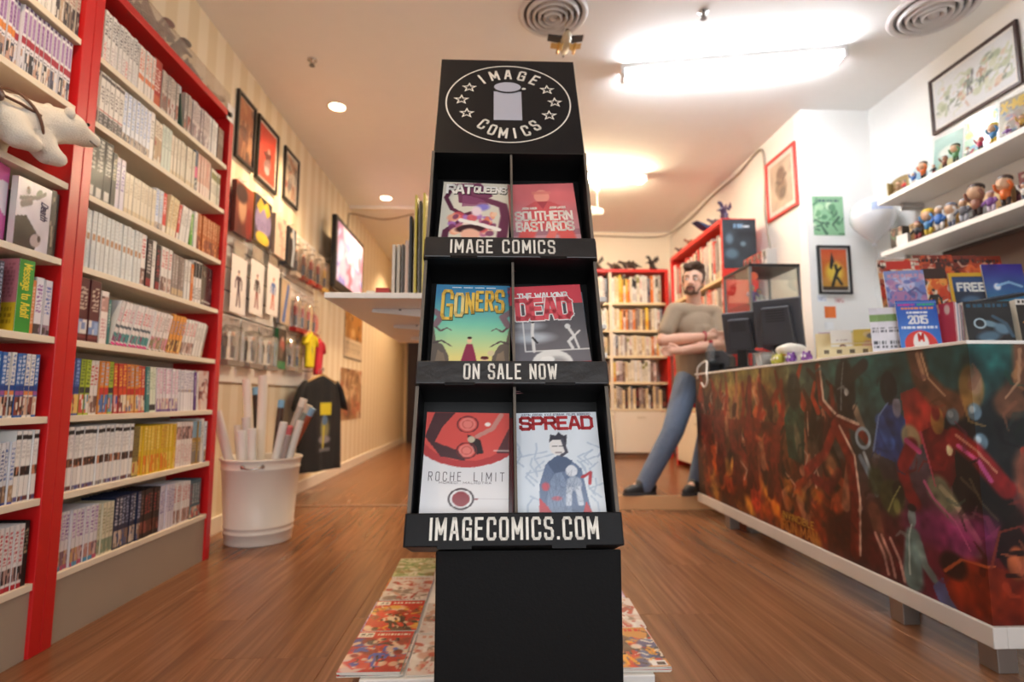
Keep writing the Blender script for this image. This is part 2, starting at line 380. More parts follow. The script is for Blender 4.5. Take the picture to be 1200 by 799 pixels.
# ------------------------------------------------------------------ lettering: a squared stroke alphabet on a 4 x 6 grid
GL = {
 'A': (4, [[(0,0),(1.5,6),(2.5,6),(4,0)], [(.6,2),(3.4,2)]]), 'B': (4, [[(0,0),(0,6),(3.2,6),(4,5.2),(4,4),(3.2,3.2),(0,3.2)], [(3.2,3.2),(4,2.4),(4,.8),(3.2,0),(0,0)]]),
 'C': (4, [[(4,4.4),(4,5.3),(3.3,6),(.7,6),(0,5.3),(0,.7),(.7,0),(3.3,0),(4,.7),(4,1.6)]]), 'D': (4, [[(0,0),(0,6),(3,6),(4,5),(4,1),(3,0),(0,0)]]),
 'E': (3.6, [[(3.6,6),(0,6),(0,0),(3.6,0)], [(0,3.1),(3,3.1)]]), 'F': (3.4, [[(3.4,6),(0,6),(0,0)], [(0,3.1),(2.8,3.1)]]),
 'G': (4, [[(4,4.4),(4,5.3),(3.3,6),(.7,6),(0,5.3),(0,.7),(.7,0),(4,0),(4,2.9),(2.2,2.9)]]), 'H': (4, [[(0,0),(0,6)], [(4,0),(4,6)], [(0,3),(4,3)]]),
 'I': (0, [[(0,0),(0,6)]]), 'J': (3, [[(3,6),(3,.7),(2.3,0),(.7,0),(0,.7),(0,1.4)]]), 'K': (4, [[(0,0),(0,6)], [(4,6),(.4,3),(4,0)]]), 'L': (3.4, [[(0,6),(0,0),(3.4,0)]]),
 'M': (5, [[(0,0),(0,6),(2.5,1.6),(5,6),(5,0)]]), 'N': (4, [[(0,0),(0,6),(4,0),(4,6)]]), 'O': (4, [[(0,.7),(0,5.3),(.7,6),(3.3,6),(4,5.3),(4,.7),(3.3,0),(.7,0),(0,.7)]]),
 'P': (4, [[(0,0),(0,6),(3.2,6),(4,5.2),(4,3.6),(3.2,2.8),(0,2.8)]]), 'Q': (4, [[(0,.7),(0,5.3),(.7,6),(3.3,6),(4,5.3),(4,.7),(3.3,0),(.7,0),(0,.7)], [(2.4,1.6),(4.2,-.6)]]),
 'R': (4, [[(0,0),(0,6),(3.2,6),(4,5.2),(4,3.7),(3.2,3),(0,3)], [(2.2,3),(4,0)]]), 'S': (4, [[(4,4.6),(4,5.3),(3.3,6),(.7,6),(0,5.3),(0,4),(.7,3.2),(3.3,2.9),(4,2.2),(4,.7),(3.3,0),(.7,0),(0,.7),(0,1.4)]]),
 'T': (4, [[(0,6),(4,6)], [(2,6),(2,0)]]), 'U': (4, [[(0,6),(0,.7),(.7,0),(3.3,0),(4,.7),(4,6)]]), 'V': (4, [[(0,6),(2,0),(4,6)]]), 'W': (6, [[(0,6),(1.4,0),(3,5),(4.6,0),(6,6)]]),
 'X': (4, [[(0,0),(4,6)], [(0,6),(4,0)]]), 'Y': (4, [[(0,6),(2,3),(4,6)], [(2,3),(2,0)]]), 'Z': (4, [[(0,6),(4,6),(0,0),(4,0)]]), '.': (.3, [[(.15,0),(.15,.3)]]), '-': (2.4, [[(0,3),(2.4,3)]]),
 '2': (4, [[(0,4.6),(0,5.3),(.7,6),(3.3,6),(4,5.3),(4,3.8),(0,0),(4,0)]]), '0': (4, [[(0,.7),(0,5.3),(.7,6),(3.3,6),(4,5.3),(4,.7),(3.3,0),(.7,0),(0,.7)]]), '1': (1.2, [[(0,5),(1.2,6),(1.2,0)]]),
 '5': (4, [[(4,6),(0,6),(0,3.4),(3.3,3.4),(4,2.7),(4,.7),(3.3,0),(.7,0),(0,.7)]]), '3': (4, [[(0,5.3),(.7,6),(3.3,6),(4,5.3),(4,3.8),(3.3,3.1),(1.4,3.1)], [(3.3,3.1),(4,2.4),(4,.7),(3.3,0),(.7,0),(0,.7)]]),
 'a': (3, [[(0,3.6),(.6,4),(2.4,4),(3,3.4),(3,0),(.6,0),(0,.6),(0,1.6),(.6,2.2),(3,2.2)]]), 'd': (3, [[(3,6),(3,0),(.6,0),(0,.6),(0,3.4),(.6,4),(3,4)]]), 'e': (3, [[(0,2),(3,2),(3,3.4),(2.4,4),(.6,4),(0,3.4),(0,.6),(.6,0),(3,0)]]),
 'f': (2, [[(.6,0),(.6,5.4),(1.2,6),(2,6)], [(0,4),(2,4)]]), 'g': (3, [[(3,0.6),(.6,0.6),(0,1.2),(0,3.4),(.6,4),(3,4),(3,-1.2),(2.4,-1.8),(0,-1.8)]]), 'l': (0, [[(0,0),(0,6)]]), 'o': (3, [[(0,.6),(0,3.4),(.6,4),(2.4,4),(3,3.4),(3,.6),(2.4,0),(.6,0),(0,.6)]]),
 's': (3, [[(3,3.4),(2.4,4),(.6,4),(0,3.4),(0,2.6),(3,1.5),(3,.6),(2.4,0),(.6,0),(0,.6)]]), 't': (2, [[(.8,6),(.8,.6),(1.4,0),(2,0)], [(0,4),(2,4)]]), 'h': (3, [[(0,0),(0,6)], [(0,3.4),(.6,4),(2.4,4),(3,3.4),(3,0)]]), 'n': (3, [[(0,0),(0,4)], [(0,3.4),(.6,4),(2.4,4),(3,3.4),(3,0)]]),
 'i': (0, [[(0,0),(0,4)], [(0,5.4),(0,6)]]), 'r': (2, [[(0,0),(0,4)], [(0,3.3),(.7,4),(2,4)]]), 'm': (5, [[(0,0),(0,4),(2,4),(2.5,3.4),(2.5,0)], [(2.5,3.4),(3,4),(4.4,4),(5,3.4),(5,0)]]),
}
def text_size(t, h, cond, gap):
    x = 0
    for ch in t: x += (1.6 if ch == ' ' else GL[ch][0]) * h/6*cond + gap
    return x - gap
def glyph(mb, ch, ox, oz, h, cond, w, y=0.0, t=0.0006, col=(1, 1, 1), ang=0.0, slant=0.0):
    k = h/6; ca, sa = math.cos(ang), math.sin(ang)
    for st in GL[ch][1]:
        for i in range(len(st)-1):
            a = np.array([st[i][0]*k*cond+slant*st[i][1]*k, st[i][1]*k]); b = np.array([st[i+1][0]*k*cond+slant*st[i+1][1]*k, st[i+1][1]*k])
            d = b-a; ln = np.hypot(*d)
            if ln < 1e-9: continue
            d /= ln; nn = np.array([-d[1], d[0]])*w/2; e = d*w*.38
            q = [a-e-nn, b+e-nn, b+e+nn, a-e+nn]
            q = [(ox+p[0]*ca-p[1]*sa, oz+p[0]*sa+p[1]*ca) for p in q]
            mb.prism(q, y-t, y, col)
def text(mb, t, cx, z, h, cond=.62, w=None, gap=None, y=0.0, col=(1, 1, 1), fit=None, slant=0.0, th=.0006, only=None):
    """lettering centred on cx, base line z, facing -Y"""
    w = w or h*.14; gap = gap or h*.2
    if fit:
        s = text_size(t, h, cond, gap); cond *= fit/s; gap *= fit/s
    x = cx-text_size(t, h, cond, gap)/2
    wi = 0
    for ch in t:
        if ch == ' ': x += 1.6*h/6*cond+gap; wi += 1; continue
        if only is None or only == wi: glyph(mb, ch, x, z, h, cond, w, y, th, col, 0.0, slant)
        x += GL[ch][0]*h/6*cond+gap
    return mb

# ------------------------------------------------------------------ soft bodies: overlapping tapered limbs fused into one skin
def capsule(bm_mb, p0, r0, p1, r1, n=14):
    p0 = Vector(p0); p1 = Vector(p1); d = p1-p0; L = d.length; d.normalize()
    pts = []; rr = []
    for k in range(0, 5):
        t = PI/2*k/4; pts.append(p0-d*r0*math.cos(t)); rr.append(max(r0*math.sin(t), 1e-4))
    for k in range(4, -1, -1):
        t = PI/2*k/4; pts.append(p1+d*r1*math.cos(t)); rr.append(max(r1*math.sin(t), 1e-4))
    bm_mb.tube(pts, rr, n)
def blob(name, parts, mat, parent=None, vox=.012, sm=4, loc=None, rot=None):
    mb = MB()
    for p in parts:
        if p[0] == 'c': capsule(mb, p[1], p[2], p[3], p[4])
        elif p[0] == 'e': mb.ell(p[1], p[2], rot=(p[3] if len(p) > 3 else None), nu=20, nv=14)
        elif p[0] == 'b': mb.box(p[1], p[2], rot=(p[3] if len(p) > 3 else None))
    o = mb.build(name, mat)
    m = o.modifiers.new('r', 'REMESH'); m.mode = 'VOXEL'; m.voxel_size = vox; m.use_smooth_shade = True
    if sm:
        s = o.modifiers.new('s', 'SMOOTH'); s.iterations = sm; s.factor = 0.5
    dg = bpy.context.evaluated_depsgraph_get(); dg.update()
    me = bpy.data.meshes.new_from_object(o.evaluated_get(dg)); old = o.data
    o.modifiers.clear(); o.data = me; bpy.data.meshes.remove(old); me.name = name
    me.polygons.foreach_set('use_smooth', [True]*len(me.polygons))
    if parent is not None: o.parent = parent
    if loc is not None: o.location = loc
    if rot is not None: o.rotation_euler = rot
    return o

# ================================================================== the room
XL, XR, XI = -1.66, 2.87, 2.34          # left wall, right wall, inner right wall
YJ, YB, YE = 3.86, 6.96, 10.2           # corner wall, back wall, end of the passage
struct('wall_left', MB().bx(XL-.1, XL, FRONT_Y, YE+.1, 0, CEIL), M_PAPER, label='cream striped wallpaper wall behind the red bookcases')
struct('wall_right', MB().bx(XR, XR+.1, FRONT_Y, YJ, 0, CEIL), M_WHITE)
struct('wall_corner', MB().bx(XI, XR+.1, YJ, YJ+.1, 0, CEIL), M_WHITE)
struct('wall_inner', MB().bx(XI, XI+.1, YJ+.1, YB+.1, 0, CEIL), solid('#f1ece2', 0.65, vary=0.015))
struct('wall_back', MB().bx(-.45, XI, YB, YB+.1, 0, CEIL), solid('#f0e6d2', 0.65, vary=0.015))
M_PASS = solid('#dfc49a', 0.65, vary=0.03)
struct('wall_passage', MB().bx(-.45, -.35, YB+.1, YE, 0, CEIL), M_PASS)
struct('wall_end', MB().bx(XL, -.35, YE, YE+.1, 0, CEIL), M_PASS)
struct('ceiling', MB().bx(XL-.1, XR+.1, FRONT_Y, YE+.1, CEIL, CEIL+.1), M_CEIL)
fr = MB()
fr.bx(XL-.1, XR+.1, FRONT_Y-.1, FRONT_Y, 0, .25).bx(XL-.1, XR+.1, FRONT_Y-.1, FRONT_Y, 2.65, CEIL+.1).bx(XL-.1, -1.45, FRONT_Y-.1, FRONT_Y, .25, 2.65).bx(2.65, XR+.1, FRONT_Y-.1, FRONT_Y, .25, 2.65)
struct('wall_front', fr, M_WHITE)
wf = MB()
for x in (-1.42, -.05, 1.3, 2.62): wf.bx(x-.03, x+.03, FRONT_Y-.07, FRONT_Y-.03, .25, 2.65)
wf.bx(-1.45, 2.65, FRONT_Y-.07, FRONT_Y-.03, .25, .31).bx(-1.45, 2.65, FRONT_Y-.07, FRONT_Y-.03, 2.59, 2.65)
struct('window_1', wf, M_BLKMETAL)
struct('pavement', MB().bx(-9, 9, FRONT_Y-9, FRONT_Y-.1, -.2, -.1), solid('#8d8a86', .8))

fl = struct('floor', MB().bx(XL, XR, FRONT_Y, YJ, -.1, -.013).bx(XL, XI, YJ, YB, -.1, -.013).bx(XL, -.45, YB, YE, -.1, -.013).bx(XL, XR, FRONT_Y, .6, -.0131, 0), solid('#4a3020', .6),
            label='brown wood laminate floor of long planks')
PLK = {}
def plank_mesh(w, l):
    k = (round(w, 3), round(l, 3))
    if k in PLK: return PLK[k]
    b = .0018; m = MB(); x, y = w/2, l
    V = [(-x, 0, -.012), (x, 0, -.012), (x, y, -.012), (-x, y, -.012), (-x, 0, -b), (x, 0, -b), (x, y, -b), (-x, y, -b), (-x+b, b, 0), (x-b, b, 0), (x-b, y-b, 0), (-x+b, y-b, 0)]
    m.add(V, [(0,3,2,1),(0,1,5,4),(1,2,6,5),(2,3,7,6),(3,0,4,7),(4,5,9,8),(5,6,10,9),(6,7,11,10),(7,4,8,11),(8,9,10,11)])
    PLK[k] = m.mesh('plank', M_WOOD); return PLK[k]
def plank_rows(parent, x0, x1, y0, y1, z, seed):
    g = random.Random(seed); W = .192; x = x0; i = 0
    while x < x1-.02:
        w = min(W, x1-x); xe = x+w
        ya, yb = y0, y1
        y = ya - g.choice([0, .3, .6, .9])
        while y < yb-.02:
            a, b = max(y, ya), min(y+1.2, yb)
            if b-a > .05 and not (parent is fl and xe > .57 and a > 3.99):
                if parent is fl:
                    if xe > XI+.01: b = min(b, YJ)
                    if xe > .57: b = min(b, 3.985)
                    if x > -.46: b = min(b, YB)
                if b-a > .02:
                    o = bpy.data.objects.new('plank', plank_mesh(w, b-a)); COL.objects.link(o); o.parent = parent; o.location = (x+w/2, a, z)
            y += 1.2
        x = xe; i += 1
plank_rows(fl, XL, XR, .6, YE, 0, 3)
pf = struct('platform_floor', MB().bx(.55, XI, 4.0, YB, 0, .087), solid('#4a3020', .6), label='low raised floor behind the counter')
plank_rows(pf, .55, XI, 4.0, YB, .1, 5)
struct('trim_2', MB().bx(.55, XI, 3.985, 4.0, 0, .1), solid('#e8b27c', .4, bump=.02), bevel=.003, label='light wood nosing of the raised floor')
struct('trim_1', MB().bx(XL, .55, 4.2, 4.235, 0, .004), solid('#8f7a66', .35, metal=.4), label='flat threshold strip across the floor')
struct('baseboard_left', MB().bx(XL, XL+.016, 2.92, YE, 0, .1), solid('#efe8da', .45), bevel=.003)
struct('trim_3', MB().bx(XL, -.45, 6.08, 6.16, CEIL-.03, CEIL), solid('#ece6dc', .5), label='white strip across the ceiling of the passage')
d = struct('door_1', MB().bx(-1.6, -.75, YE-.05, YE, .0, 2.05), solid('#33211c', .45), bevel=.004)
MB().cyl((-.84, YE-.05, 1.0), (-.84, YE-.1, 1.0), .012).cyl((-.84, YE-.1, 1.0), (-.95, YE-.1, 1.0), .01).build('door_handle', M_CHROME, d)
dm = MB()
for z0, z1 in ((.15, .9), (1.05, 1.9)): dm.bx(-1.48, -.87, YE-.058, YE-.05, z0, z1)
dm.build('door_panel', solid('#2b1a16', .45), d)

# ------------------------------------------------------------------ ceiling fittings
def diffuser(x, y, r, label):
    t = thing('ceiling_diffuser', label, 'air vent', (x, y, CEIL), 0, 'round ceiling vents')
    MB().lathe([(r, 0), (r, -.006), (r*.95, -.018), (r*.86, -.014), (r*.84, -.004), (r*.84, 0)], 48, closed=False).build('rim', solid('#d9d4d2', .45), t, smooth=True)
    MB().lathe([(r*.85, -.001), (0.001, -.0015)], 48, closed=False).build('backing', solid('#5d5654', .7), t)
    for k, q in enumerate((.76, .6, .44, .28)):
        MB().lathe([(r*q, -.004), (r*(q-.015), -.026-.004*k), (r*(q-.05), -.034-.004*k), (r*(q-.115), -.006), (r*(q-.1), -.004)], 48, closed=False).build('ring', solid('#dcd7d6', .45), t, smooth=True)
    MB().lathe([(r*.13, -.004), (r*.13, -.03), (r*.07, -.04), (.001, -.042)], 32, closed=False).build('ring', solid('#cfc9c8', .45), t, smooth=True)
diffuser(.335, 2.885, .2, 'round white ceiling vent above the hanging toy aircraft')
diffuser(2.5, 2.79, .225, 'round white ceiling vent above the wall picture on the right')

def batten(p0, p1, label, col, s):
    p0 = Vector(p0); p1 = Vector(p1); L = (p1-p0).length; a = math.atan2(p1.y-p0.y, p1.x-p0.x)
    t = thing('fluorescent_lamp', label, 'ceiling lamp', (p0.x, p0.y, CEIL), math.degrees(a), 'fluorescent battens')
    MB().bx(0, L, -.05, .05, -.035, 0).build('housing', solid('#f4f4f2', .4), t, bevel=.004)
    for yy in (-.036, .036):
        MB().cyl((.03, yy, -.062), (L-.03, yy, -.062), .014, n=14).build('tube', emit(col, s), t, smooth=True)
        for xx in (0.0, L-.03): MB().cyl((xx, yy, -.062), (xx+.03, yy, -.062), .015, n=14).build('tube_cap', solid('#d8d8d8', .3, metal=.6), t)
    for xx in (.004, L-.026): MB().bx(xx, xx+.022, -.055, .055, -.08, -.03).build('lamp_holder', solid('#e9e9e9', .4), t)
batten((.843, 3.391, 0), (2.213, 3.143, 0), 'bright white fluorescent lamp over the counter', '#f3f8ff', 56)
batten((.35, 5.03, 0), (1.50, 5.11, 0), 'bright warm fluorescent lamp over the back bookcase', '#ffe7c0', 105)

def downlight(x, y, label, en=26):
    t = thing('recessed_downlight', label, 'ceiling lamp', (x, y, CEIL), 0, 'recessed downlights')
    MB().lathe([(.075, 0), (.075, -.004), (.066, -.009), (.058, -.004), (.056, .0)], 32, closed=False).build('trim_ring', solid('#f0e6da', .4), t, smooth=True)
    MB().lathe([(.057, -.002), (.001, -.003)], 32, closed=False).build('lens', emit('#ffdcae', 14), t)
    l = bpy.data.lights.new('downlight_beam', 'SPOT'); l.energy = en; l.color = tuple(lin('#ffd9ac')); l.spot_size = R(125); l.spot_blend = .8; l.shadow_soft_size = .05
    lo = bpy.data.objects.new('downlight_beam', l); COL.objects.link(lo); lo.parent = t; lo.location = (0, 0, -.03)
downlight(-1.19, 3.94, 'lit round downlight in the ceiling nearest to the framed posters', 75)
downlight(-1.19, 5.82, 'lit round downlight in the ceiling by the television', 75)
downlight(-.95, 1.2, 'round downlight in the ceiling in front of the near bookcase', 34)
downlight(-1.1, 8.0, 'round downlight in the ceiling of the passage', 70)

def sprinkler(x, y, label):
    t = thing('sprinkler_head', label, 'sprinkler', (x, y, CEIL), 0, 'sprinkler heads')
    MB().lathe([(.03, 0), (.03, -.005), (.012, -.008), (.01, -.03), (.004, -.03)], 20, closed=True).build('collar', M_CHROME, t, smooth=True)
    MB().cyl((0, 0, -.04), (0, 0, -.043), .018, n=12).tube([(-.01, 0, -.02), (-.014, 0, -.035), (0, 0, -.043)], .002).tube([(.01, 0, -.02), (.014, 0, -.035), (0, 0, -.043)], .002).build('deflector', solid('#777777', .3, metal=1), t)
sprinkler(1.193, 2.845, 'small chrome sprinkler head in front of the bright fluorescent lamp')
sprinkler(-1.189, 3.368, 'small chrome sprinkler head above the red bookcase')

# spotlight on a stem at the back
t = thing('spotlight', 'white spotlight on a short stem under the ceiling at the back', 'spotlight', (1.09, 5.5, CEIL))
MB().lathe([(.04, 0), (.04, -.02), (.006, -.025), (.006, -.22), (.001, -.22)], 16).build('stem', solid('#f2efe8', .4), t, smooth=True)
MB().cyl((-.09, -.03, -.25), (.05, .03, -.235), .055, .035, 20).build('lamp_head', solid('#ded9cf', .35), t, auto=40)
MB().cyl((-.092, -.031, -.25), (-.089, -.03, -.25), .046, .046, 20).build('lens', solid('#2b2b2b', .2), t)

# cable along the ceiling edge and down the inner wall
pts = [(.9, YB-.02, 2.955), (1.5, YB-.02, 2.94), (2.05, YB-.02, 2.93), (2.28, 6.8, 2.935), (XI-.015, 6.2, 2.92), (XI-.015, 5.5, 2.945), (XI-.015, 4.9, 2.93), (XI-.015, 4.55, 2.97), (XI-.015, 4.42, 2.93),
       (XI-.015, 4.40, 2.7), (XI-.015, 4.43, 2.4), (XI-.015, 4.39, 2.15), (XI-.015, 4.36, 2.0)]
def spline(pts, k=6):
    P = [Vector(p) for p in pts]; P = [P[0]*2-P[1]]+P+[P[-1]*2-P[-2]]; out = []
    for i in range(1, len(P)-2):
        for j in range(k):
            t = j/k; a, b, c, e = P[i-1], P[i], P[i+1], P[i+2]
            out.append(.5*((2*b)+(c-a)*t+(2*a-5*b+4*c-e)*t*t+(3*b-a-3*c+e)*t**3))
    return out+[P[-2]]
tag(MB().tube(spline(pts), .009, 6).build('power_cable', solid('#a79a88', .5), smooth=True), 'grey cable running along the ceiling edge and down the wall', 'cable')
tag(MB().tube(spline([(XL+.04, 5.9, 2.64), (XL+.02, 6.0, 2.85), (XL+.02, 6.15, 2.93), (-1.3, 6.25, 2.9), (-.95, 6.2, 2.95), (-.8, 6.15, 2.96)]), .008, 6).build('television_cable', solid('#8d7a64', .5), smooth=True), 'thin cable from the television up to the ceiling', 'cable')

# toy aircraft on a thread under the vent
t = thing('toy_aircraft', 'small cream and black toy aircraft hanging from the ceiling', 'toy aircraft', (.40, 2.83, 2.78))
MB().tube([(0, -.10, 0), (0, -.07, .002), (0, 0, .01), (0, .08, .008), (0, .13, .02)], [.006, .022, .03, .022, .006], 14).build('fuselage', solid('#cdbfa2', .4), t, smooth=True)
MB().ell((0, -.045, .025), (.016, .035, .018)).build('cockpit', solid('#5a4a44', .2), t, smooth=True)
for s in (-1, 1):
    MB().prism([(s*.02, .03), (s*.02, .045), (s*.10, .052), (s*.10, .046)], .0, .05).build('wing', solid('#22252c', .4), t)
    MB().prism([(s*.02, -.022), (s*.02, -.012), (s*.085, -.006), (s*.085, -.012)], -.01, .03).build('lower_wing', solid('#d2a860', .4), t)
    MB().cyl((s*.045, -.05, -.04), (s*.045, .03, -.04), .009, n=10).build('engine', solid('#c99a4e', .35, metal=.4), t, smooth=True)
    MB().cyl((s*.02, -.02, -.015), (s*.03, -.02, -.06), .004, n=8).build('landing_leg', solid('#d8b56a', .4), t)
MB().prism([(-.004, .0), (-.004, .08), (.004, .08), (.004, 0)], .09, .13).build('tail_fin', solid('#22252c', .4), t)
MB().cyl((0, 0, .03), (0, 0, CEIL-2.78), .0012, n=6).build('thread', solid('#b5a98f', .6), t)

# ================================================================== bookcases and books on the left
SHZ = [.216, .475, .732, .99, 1.25, 1.51, 1.785, 2.03]
TOPZ = 2.34
def bookcase(label, y0, y1, po=.045):
    """faces +X; local x runs along the wall, local -Y is the front"""
    w = y1-y0; D = .222
    t = thing('bookcase', label, 'bookcase', (-1.43, y0, 0), 90, 'tall red bookcases on the left')
    MB().bx(0, po, 0, D, 0, TOPZ).build('side_panel', M_RED, t, bevel=.002)
    MB().bx(w-po, w, 0, D, 0, TOPZ).build('side_panel', M_RED, t, bevel=.002)
    MB().bx(po, w-po, -.004, D, TOPZ-.035, TOPZ).build('top_panel', M_RED, t, bevel=.002)
    MB().bx(po, w-po, D-.006, D, .2, TOPZ-.035).build('back_panel', M_CREAM, t)
    MB().bx(po, w-po, .012, .03, 0, SHZ[0]-.011).build('kickboard', M_BEIGE, t)
    for z in SHZ: MB().bx(po, w-po, .004, D-.006, z-.011, z+.011).build('shelf_board', M_CREAM, t, bevel=.0015)
    return t
BC1 = bookcase('tall red bookcase cut off by the left edge of the photo', .84, 1.858)
BC2 = bookcase('tall red bookcase with cream shelves beside the white bin', 1.86, 2.885, .042)

